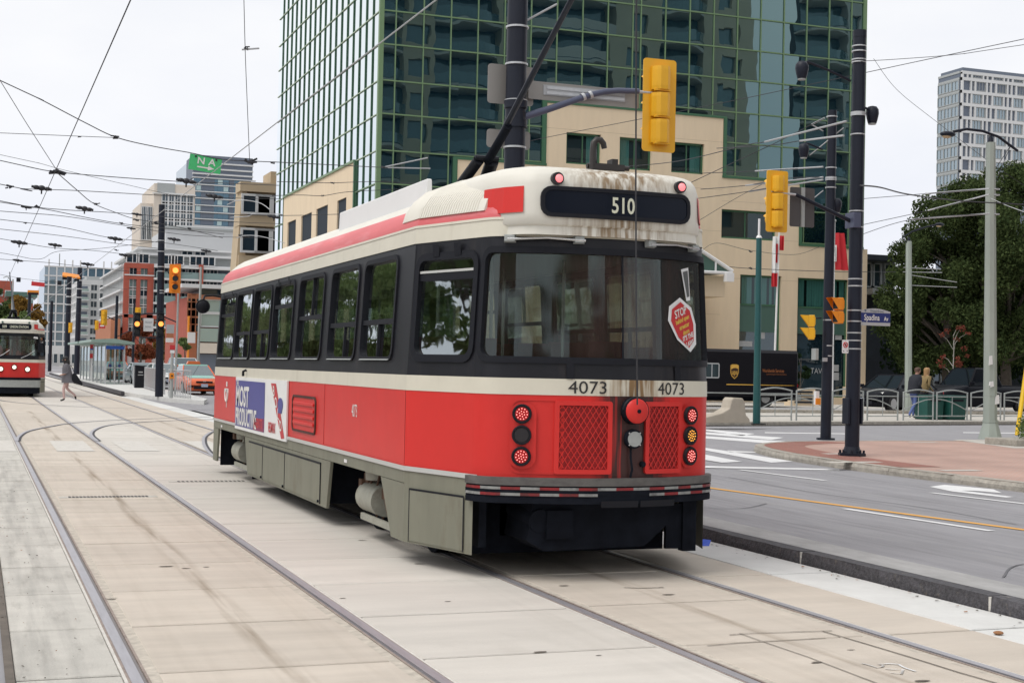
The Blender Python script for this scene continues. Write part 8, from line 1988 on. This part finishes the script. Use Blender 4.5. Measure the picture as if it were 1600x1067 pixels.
# ================================================================== people
mat('skin', (0.45, 0.25, 0.18), .6); mat('hair_dark', (0.015, 0.012, 0.012), .6); mat('hair_blond', (0.36, 0.21, 0.09), .6); mat('hair_brown', (0.08, 0.04, 0.025), .6)
mat('coat_grey', (0.13, 0.125, 0.14), .85, var=.15, vscale=20); mat('trousers_pink', (0.58, 0.40, 0.38), .85); mat('shoe_black', (0.015, 0.014, 0.015), .6); mat('jacket_navy', (0.012, 0.014, 0.022), .8); mat('jeans', (0.10, 0.14, 0.33), .85); mat('jacket_tan', (0.28, 0.20, 0.09), .85)
def person(label, loc, rotz, J, E, regions, mats, group=None):
    """J: joint -> (x, y, z, radius); E: edges; regions: function(centre) -> material index"""
    t = thing('person', label, 'person', loc, rotz, group); names = list(J); me = bpy.data.meshes.new('body')
    me.from_pydata([J[n][:3] for n in names], [(names.index(a), names.index(b_)) for a, b_ in E], [])
    o = bpy.data.objects.new('body', me); COL.objects.link(o); sk = o.modifiers.new('skin', 'SKIN'); sk.use_smooth_shade = True
    for i, n in enumerate(names): me.skin_vertices[0].data[i].radius = (J[n][3], J[n][3] * (J[n][4] if len(J[n]) > 4 else 1)); me.skin_vertices[0].data[i].use_root = (n == 'pelvis')
    ss = o.modifiers.new('sub', 'SUBSURF'); ss.levels = 2; ss.render_levels = 2
    dg = bpy.context.evaluated_depsgraph_get(); dg.update(); m2 = bpy.data.meshes.new_from_object(o.evaluated_get(dg)); bpy.data.objects.remove(o)
    m2.name = 'body'; m2.materials.clear()
    for m_ in mats: m2.materials.append(MATS[m_])
    for p in m2.polygons: p.material_index = regions(p.center); p.use_smooth = True
    inst('body', m2, t); return t
def fingers(J, E, hand, d, side_):
    h = J[hand]
    for k in range(4): J[f'{hand}f{k}'] = (h[0] + d[0] * (.085 - .008 * abs(k - 1)), h[1] + d[1] * .08 + (k - 1.5) * .019, h[2] + d[2] * (.085 - .008 * abs(k - 1)), .009); E.append((hand, f'{hand}f{k}'))
    J[f'{hand}t'] = (h[0] + d[0] * .035 + .03, h[1] - side_ * .035, h[2] + d[2] * .04, .010); E.append((hand, f'{hand}t'))
def base_fig(front, rear, armL, armR, lean=.03, s=1.0):
    J = {'pelvis': (0, 0, .92, .125, .9), 'belly': (lean * .4, 0, 1.06, .12), 'chest': (lean * .8, 0, 1.27, .135), 'neck': (lean * 1.3, 0, 1.44, .05), 'head': (lean * 1.8 + .015, 0, 1.56, .085), 'crown': (lean * 1.9, 0, 1.645, .075),
         'shL': (lean * .9, .16, 1.375, .06), 'shR': (lean * .9, -.16, 1.375, .06), 'hipL': (0, .09, .86, .088), 'hipR': (0, -.09, .86, .088)}
    E = [('pelvis', 'belly'), ('belly', 'chest'), ('chest', 'neck'), ('neck', 'head'), ('head', 'crown'), ('chest', 'shL'), ('chest', 'shR'), ('pelvis', 'hipL'), ('pelvis', 'hipR')]
    for sd, pts, nm in (('L', armL, ''), ('R', armR, '')):
        J['el' + sd] = (*pts[0], .042); J['ha' + sd] = (*pts[1], .03); E += [('sh' + sd, 'el' + sd), ('el' + sd, 'ha' + sd)]
    for sd, pts in (('L', front), ('R', rear)):
        J['kn' + sd] = (*pts[0], .058); J['an' + sd] = (*pts[1], .04); J['to' + sd] = (*pts[2], .032); E += [('hip' + sd, 'kn' + sd), ('kn' + sd, 'an' + sd), ('an' + sd, 'to' + sd)]
    return J, E
def head_bits(t, hx, hz, hair, long=False):
    MB().loft([[(hx - .02 + r_ * 1.08 * math.cos(a) - (.02 if z < .02 else 0), r_ * math.sin(a), hz + z) for a in [2 * math.pi * k / 14 for k in range(14)]] for r_, z in ((.086, .0) if not long else (.08, -.16), (.10, .05), (.098, .09), (.07, .128), (.02, .142))]).build('hair', hair, t, 60)
    MB().cyl((hx + .088, 0, hz + .005), (hx + .115, 0, hz - .015), .012, .006, 6).build('nose', 'skin', t, 60)
    for s in (-1, 1):
        MB().sphere((hx + .088, s * .032, hz + .03), .011, 8, 6).build('eye', 'hair_dark', t, 60); MB().sphere((hx, s * .088, hz + .01), (.02, .012, .03), 8, 6).build('ear', 'skin', t, 60)
    MB().sphere((hx + .09, 0, hz - .045), (.006, .024, .006), 8, 4).build('mouth', 'sign_red', t, 60)
# woman crossing the tracks, walking left
g = gnd(99, 627, 0)
J, E = base_fig(((.13, .09, .48), (.10, .09, .08), (.24, .09, .03)), ((.0, -.09, .48), (-.30, -.09, .24), (-.34, -.09, .08)), ((-.02, .20, 1.10), (.22, .19, 1.0)), ((-.06, -.20, 1.10), (-.02, -.22, .86)), .05)
fingers(J, E, 'haL', (1, 0, -.2), 1); fingers(J, E, 'haR', (.2, 0, -1), -1)
w = person('person in dark grey coat and pink trousers striding across the tracks', (g.x + .12, g.y, 0), R(180), J, E, lambda c: (3 if c.z < .11 or (c.x < -.27 and c.z < .2) else 2) if c.z < .85 else (0 if c.z > 1.44 or (abs(c.y) > .14 and c.z < 1.04) else 1), ['skin', 'coat_grey', 'trousers_pink', 'shoe_black'])
MB().loft([[(x0 + rx * math.cos(a), ry * math.sin(a), z) for a in [2 * math.pi * k / 18 for k in range(18)]] for x0, rx, ry, z in ((-.06, .27, .27, .70), (-.03, .235, .245, .84), (.0, .19, .205, 1.02), (.03, .165, .19, 1.22), (.04, .14, .19, 1.36), (.05, .07, .08, 1.44))], caps=False).build('coat', 'coat_grey', w, 60)
head_bits(w, .10, 1.56, 'hair_dark', True); MB().sphere((.0, 0, 1.46), (.085, .10, .17), 12, 8).build('hair_back', 'hair_dark', w, 60)
hb = thing('shoulder_bag', 'black shoulder bag swinging behind the crossing person', 'bag', (g.x + .42, g.y - .22, .66)); MB().prism([(-.16, 0, .12), (.22, 0, -.05), (.26, 0, .02), (-.02, 0, .42), (-.12, 0, .40)], (0, .14, 0)).build('bag_body', 'black', hb, bevel=.02); MB().tube([(-.05, .07, .40), (-.14, .07, .62), (-.20, .08, .72)], .012, 6).build('strap', 'black', hb, 60)
# couple behind the railing, walking right
yq = 39.7; xq = at(1427, 640, yq).x
J, E = base_fig(((.14, .09, .50), (.10, .09, .09), (.24, .09, .04)), ((-.02, -.09, .50), (-.28, -.09, .16), (-.24, -.09, .06)), ((.02, .22, 1.10), (.24, .16, 1.02)), ((.0, -.23, 1.12), (.18, -.22, .95)), .10)
fingers(J, E, 'haL', (1, 0, -.1), 1); fingers(J, E, 'haR', (.6, 0, -.6), -1)
reg = lambda c: (3 if c.z < .13 else 2) if c.z < .90 else (0 if c.z > 1.44 or (abs(c.y) > .13 and c.z < 1.0 and c.x > .14) else 1)
m = person('person in black jacket and blue jeans walking right behind the railing', (xq, yq, FZ), R(12), J, E, reg, ['skin', 'jacket_navy', 'jeans', 'shoe_black'])
MB().loft([[(x0 + rx * math.cos(a), ry * math.sin(a), z) for a in [2 * math.pi * k / 18 for k in range(18)]] for x0, rx, ry, z in ((.0, .20, .225, .84), (.03, .20, .22, 1.0), (.07, .20, .24, 1.22), (.09, .16, .23, 1.38), (.12, .07, .08, 1.47))], caps=False).build('jacket', 'jacket_navy', m, 60)
head_bits(m, .195, 1.56, 'hair_brown')
J, E = base_fig(((.10, .08, .48), (.06, .08, .08), (.20, .08, .03)), ((.0, -.08, .48), (-.20, -.08, .12), (-.12, -.08, .04)), ((.03, .18, 1.10), (.24, .14, 1.05)), ((.0, -.19, 1.10), (.16, -.18, .95)), .05)
fingers(J, E, 'haL', (1, 0, 0), 1); fingers(J, E, 'haR', (.6, 0, -.6), -1)
m = person('person with blond hair and tan top close beside the one in black', (xq + .62, yq + .25, FZ), R(8), J, E, reg, ['skin', 'jacket_tan', 'jacket_navy', 'shoe_black'])
head_bits(m, .105, 1.56, 'hair_blond', True)
# ================================================================== overhead wires
def wire(label, pts, r=.011, m_='wire_dark', ins=(), clamps=(), light=(), name='overhead_wire', sub=6):
    P = [at(*p) for p in pts]          # wires that leave the view run on to their far supports
    if pts[0][0] <= 0: P.insert(0, P[0] + (P[0] - P[1]).normalized() * 9)
    if pts[-1][0] >= 1600: P.append(P[-1] + (P[-1] - P[-2]).normalized() * 9)
    if pts[0][1] < 0: P.insert(0, P[0] + (P[0] - P[1]).normalized() * 4)
    base = P[0].copy()
    t = thing(name, label, 'wire', tuple(base)); L_ = [tuple(p - base) for p in P]
    if len(L_) > 2: L_ = arc(L_, sub * len(L_))
    MB().tube(L_, r, 6).build('strand', m_, t, 60)
    for (px_, py_, Y, s) in [(a, b_, c_, d_ * .8) for a, b_, c_, d_ in ins]:                 # black section insulators with hanger ears
        c = at(px_, py_, Y) - base; b = MB(); 
        d_ = (P[-1] - P[0]).normalized(); d_ = Vector((1, 0, -.12)).normalized() if abs(d_.x) > .05 else d_
        for k, rr_ in ((-1, .055), (0, .075), (1, .055)): b.sphere(c + d_ * (.14 * k * s), (.10 * s, .07 * s, rr_ * s), 10, 6)
        b.tube([c - d_ * .26 * s, c + d_ * .26 * s], .035 * s, 6); b.tube([c, c + Vector((0, 0, -.16 * s))], .02 * s, 6)
        b.build('insulator', 'insulator', t, 60)
    for (px_, py_, Y, s) in [(a, b_, c_, d_ * .62) for a, b_, c_, d_ in clamps]:
        c = at(px_, py_, Y) - base; b = MB()
        for k in range(4): b.tube([c + Vector((random.uniform(-.16, .16) * s, random.uniform(-.1, .1) * s, random.uniform(-.05, .05) * s)), c + Vector((random.uniform(-.16, .16) * s, random.uniform(-.1, .1) * s, random.uniform(-.06, .06) * s))], .022 * s, 6)
        b.sphere(c, .05 * s, 8, 6); b.build('clamp', 'insulator', t, 60)
    for a_, b_ in light: MB().tube([tuple(at(*a_) - base), tuple(at(*b_) - base)], .018, 6).build('strain_rod', 'wire_light', t, 60)
    return t
def straight(label, p0, p1, r=.008, m_='wire_dark'):
    t = thing('trolley_wire', label, 'wire', p0); MB().tube([(0, 0, 0), tuple((Vector(p1) - Vector(p0)) * .5), tuple(Vector(p1) - Vector(p0))], r, 6).build('strand', m_, t, 60)
straight('pale trolley wire above the near streetcar, crossing the glass building', (4.63, -6, 5.62), (4.63, 260, 5.62), .010, 'wire_light'); straight('copper trolley wire above the left track', (1.56, -6, 5.70), (1.56, 260, 5.70))
Yw = 34
wire('span wire from the left edge to the star-shaped wire joint', [(0, 126, 30), (44, 197, 32), (89, 267, Yw)], .007, clamps=[(89, 268, Yw, 2.0)])
wire('sagging span wire carrying the green sign across the sky', [(0, 126, 30), (60, 154, 30), (133, 192, 30), (182, 215, 30), (240, 229, 31), (297, 239, 31), (345, 249, 31), (393, 252, 31), (440, 254, 32), (520, 258, 34), (600, 262, 36)], .010, clamps=[(180, 214, 30, 1.0), (393, 252, 31, 1.6), (425, 254, 31.5, .7), (600, 262, 36, .9)], light=[((602, 261, 36), (668, 247, 37)), ((602, 262, 36), (672, 263.5, 37))])
wire('thin level wire meeting the sign span from the left edge', [(0, 208, 30), (120, 213, 30), (182, 215.5, 30)], .006, clamps=[(125, 214, 30, .5)])
wire('vertical feeder wire hanging from the top of the view', [(381, -4, 28), (383, 75, 29), (385, 130, 30), (390, 250, 31)], .007, clamps=[(383, 76, 29, .9)], light=[((378, 78, 29), (405, 76, 29))])
wire('wire from the left edge through the star joint to the cream tower', [(0, 251, 36), (45, 261, 36), (89, 269, Yw), (180, 277, 36), (283, 284, 38), (340, 286, 40), (436, 290, 44)], .010, ins=[(291, 283, 38, 1.25)])
wire('second faint wire just above the star joint', [(0, 242, 40), (60, 255, 40), (100, 266, 40), (190, 287, 42), (280, 307, 44), (330, 312, 46)], .006)
wire('heavy wire curving down right from the star joint', [(89, 270, Yw), (120, 297, 36), (146, 318, 38), (180, 332, 40), (210, 342, 42), (250, 349, 44), (300, 360, 48), (348, 372, 52)], .010, clamps=[(150, 319, 38, 1.0), (213, 344, 42, 1.0), (243, 348, 44, 1.2)])
rows = [('uppermost left wire below the star joint', [(0, 288, 38), (35, 295, 38), (120, 298, 40), (260, 306, 44), (336, 309, 48), (440, 311, 54)], [(65, 294, 38.5, 1.2), (335, 307, 48, 1.4)], [(16, 292, 38, 1.2)]),
        ('left wire with double clamps under the uppermost', [(0, 314, 40), (40, 322, 40), (100, 328, 42), (200, 334, 46), (330, 345, 52), (440, 350, 58)], [(132, 326, 43, 1.2), (214, 335, 46, .8)], [(58, 323, 40.5, 1.2)]),
        ('heavier left wire with a short drop wire', [(0, 316, 42), (70, 327, 42), (150, 343, 44), (200, 351, 46), (260, 357, 50), (350, 366, 56)], [(41, 324, 42, .7)], [(190, 349, 46, 1.0), (295, 357, 52, 1.3)]),
        ('thin plain left wire in mid sky', [(0, 330, 46), (100, 338, 48), (190, 352, 52), (300, 368, 58), (425, 372, 62)], [(428, 339, 58, 1.3), (381, 369, 60, 1.1)], []),
        ('left wire carrying two black insulators', [(0, 343, 46), (95, 355, 48), (175, 372, 52), (260, 380, 58), (340, 392, 64)], [(180, 373, 52, 1.25), (272, 374, 59, 1.25)], [(40, 349, 46, .8)]),
        ('faint left wire above the condominium', [(0, 358, 50), (100, 369, 54), (200, 383, 60), (300, 394, 66)], [(205, 357, 48, .7)], []),
        ('low left wire with insulators over the white condominium', [(0, 373, 54), (80, 387, 56), (150, 392, 60), (240, 403, 66), (340, 416, 74)], [(30, 379, 55, 1.4), (86, 383, 56, 1.2), (196, 399, 63, 1.3), (322, 392, 70, 1.2)], [(182, 391, 62, 1.1)]),
        ('lowest long left wire above the twin poles', [(0, 405, 62), (80, 411, 64), (200, 424, 70), (300, 428, 76)], [(28, 407, 62, 1.0), (137, 413, 67, 1.4)], []),
        ('wire running level behind the twin poles', [(50, 488, 110), (150, 490, 112), (215, 491, 60)], [], []),
        ('short curved wire over the distant streetcar', [(0, 429, 90), (40, 436, 92), (120, 444, 96), (200, 452, 100)], [], []),
        ('sagging feeder left of the island pole', [(0, 395, 66), (60, 405, 68), (90, 393, 70), (160, 388, 72), (250, 377, 72)], [], [])]
for lab, pts, ins, cl in rows: wire(lab, pts, .010, ins=ins, clamps=cl)
for k, (lab, pts) in enumerate((('upper wire crossing the left face of the glass building', [(433, 284, 40), (480, 285, 40), (520, 286, 40), (590, 284, 41), (660, 288, 42)]), ('middle twisted wire against the stone left face', [(425, 306, 42), (470, 305, 42), (505, 306, 42), (545, 300, 42), (640, 295, 43)]), ('lowest wire against the stone left face', [(250, 330, 48), (350, 335, 46), (440, 337, 45), (527, 335, 44), (570, 334, 44)]))):
    wire(lab, pts, .009, clamps=[(pts[2][0], pts[2][1], pts[2][2], .7)])
wire('pale curved span in front of the tan concrete building', [(355, 320, 48), (375, 313, 47), (405, 317, 46), (422, 328, 45)], .014, 'wire_light'); wire('second pale curved span lower on the tan concrete building', [(360, 340, 48), (388, 338, 47), (398, 334, 46), (440, 335, 45)], .013, 'wire_light'); wire('third pale span by the roof of the streetcar', [(370, 372, 50), (385, 368, 49), (410, 370, 48), (445, 380, 47)], .012, 'wire_light')
# right-hand wires
wire('long dark wire climbing right behind the yellow signal', [(820, 223, 30), (854, 215, 30), (1000, 186.5, 28), (1149, 157, 26), (1305, 124, 24), (1450, 93, 22), (1602, 61, 20)], .007)
wire('span from the corner pole sloping left past the stone wall', [(1322, 190, 20.5), (1195, 222, 25), (1170, 226, 26), (1060, 252, 30), (960, 262, 33)], .009, light=[((1322, 190, 20.5), (1195, 222, 25))])
wire('span from the second pole sloping down left', [(1288, 185, 26), (1268, 195, 26), (1215, 222, 28), (1170, 243, 29), (1070, 290, 33)], .009, light=[((1288, 185, 26), (1268, 195, 26))])
wire('short span with pale rod left of the corner pole', [(1318, 212, 20.5), (1250, 220.5, 23), (1205, 227, 24), (1120, 232, 27)], .008, light=[((1318, 212, 20.5), (1250, 220.5, 23))])
wire('level span from the middle of the second pole', [(1286, 261, 26), (1180, 267.5, 28), (1095, 271, 30)], .008, light=[((1286, 261, 26), (1180, 267.5, 28))])
wire('upper of two low spans right of the streetcar hood', [(1286, 277, 26), (1230, 279, 27), (1165, 290, 28.5), (1095, 296, 30)], .008, light=[((1286, 277, 26), (1165, 290, 28.5))])
wire('lower of two low spans right of the streetcar hood', [(1286, 281, 26), (1240, 287, 27), (1165, 300, 28.5), (1085, 311, 30)], .008, light=[((1286, 281, 26), (1170, 299.5, 28.5))])
wire('diagonal guy crossing the stone wall right of the hood', [(1195, 286, 34), (1150, 310, 34), (1100, 340, 34), (1080, 352, 34)], .007)
wire('low wire in front of the flag pole', [(1095, 393, 40), (1120, 380, 40), (1170, 391, 40), (1240, 398, 40), (1280, 386, 40)], .007, clamps=[(1172, 393, 40, .8)])
wire('lowest wire across the stone wall above the ground-floor windows', [(1140, 417, 42), (1180, 420, 42), (1290, 424, 42), (1400, 425, 42)], .010, clamps=[(1172, 419, 42, 1.0)])
wire('thin wire from the corner pole to the right edge', [(1345, 96, 20.5), (1400, 93, 20.5), (1500, 85, 20), (1602, 70, 19)], .005)
wire('thin diagonal wire crossing the right sky to the lamp post', [(1365, 92, 28), (1400, 139, 28), (1460, 188, 28), (1555, 260, 27), (1600, 290, 27)], .005)
wire('black cable from the corner pole through the trees', [(1344, 290, 20.5), (1375, 293, 22), (1420, 304, 24), (1500, 314, 26), (1602, 320, 26)], .014)
wire('upper pale span from the lamp post leftwards', [(1546, 295, 26.5), (1445, 303, 28), (1345, 311, 30)], .007, light=[((1546, 295, 26.5), (1445, 303, 28))])
wire('middle pale span from the lamp post leftwards', [(1546, 304, 26.5), (1450, 329, 28), (1345, 352, 30)], .007, light=[((1546, 304, 26.5), (1450, 329, 28))])
wire('lower pale span from the lamp post leftwards', [(1546, 334, 26.5), (1425, 343, 28), (1345, 367, 30)], .007, light=[((1546, 334, 26.5), (1425, 343, 28))])
wire('span from the lamp post to the right edge', [(1548, 310, 26.5), (1575, 322, 26), (1602, 332, 25)], .009, 'wire_light')
# green overhead sign
c = at(320, 256, 31)
gs = thing('overhead_sign', 'green NA sign with white arrow hanging from the span wire', 'sign', tuple(c))
pz = lambda px, py: tuple(at(px, py, 31) - c)
MB().prism([pz(294, 264), pz(344, 272.5), pz(347, 250), pz(297.5, 240)], (0, .03, 0)).build('panel', 'sign_green', gs)
ux_, uz_ = Vector(pz(344, 272.5)) - Vector(pz(294, 264)), Vector(pz(297.5, 240)) - Vector(pz(294, 264))
gl = lambda a, b_: (Vector(pz(294, 264)) + ux_ * a + uz_ * b_ + Vector((0, -.006, 0)))
for ch, a0 in (('N', .36), ('A', .70)): lettering('sign_text', ch, .20, 'text_white', lambda x, y, a0=a0: tuple(gl(a0, .63) + ux_.normalized() * x + uz_.normalized() * y), gs, sx=1.1, bold=.004)
MB().add([tuple(gl(a, b_)) for a, b_ in ((.26, .20), (.60, .20), (.60, .10), (.80, .245), (.60, .40), (.60, .29), (.26, .29))], [tuple(range(7))]).build('arrow', 'text_white', gs)
for px_ in (306, 338): MB().tube([pz(px_, 241 + (px_ - 297) * .2), pz(px_, 244 + (px_ - 297) * .2)], .02, 6).build('clip', 'insulator', gs)
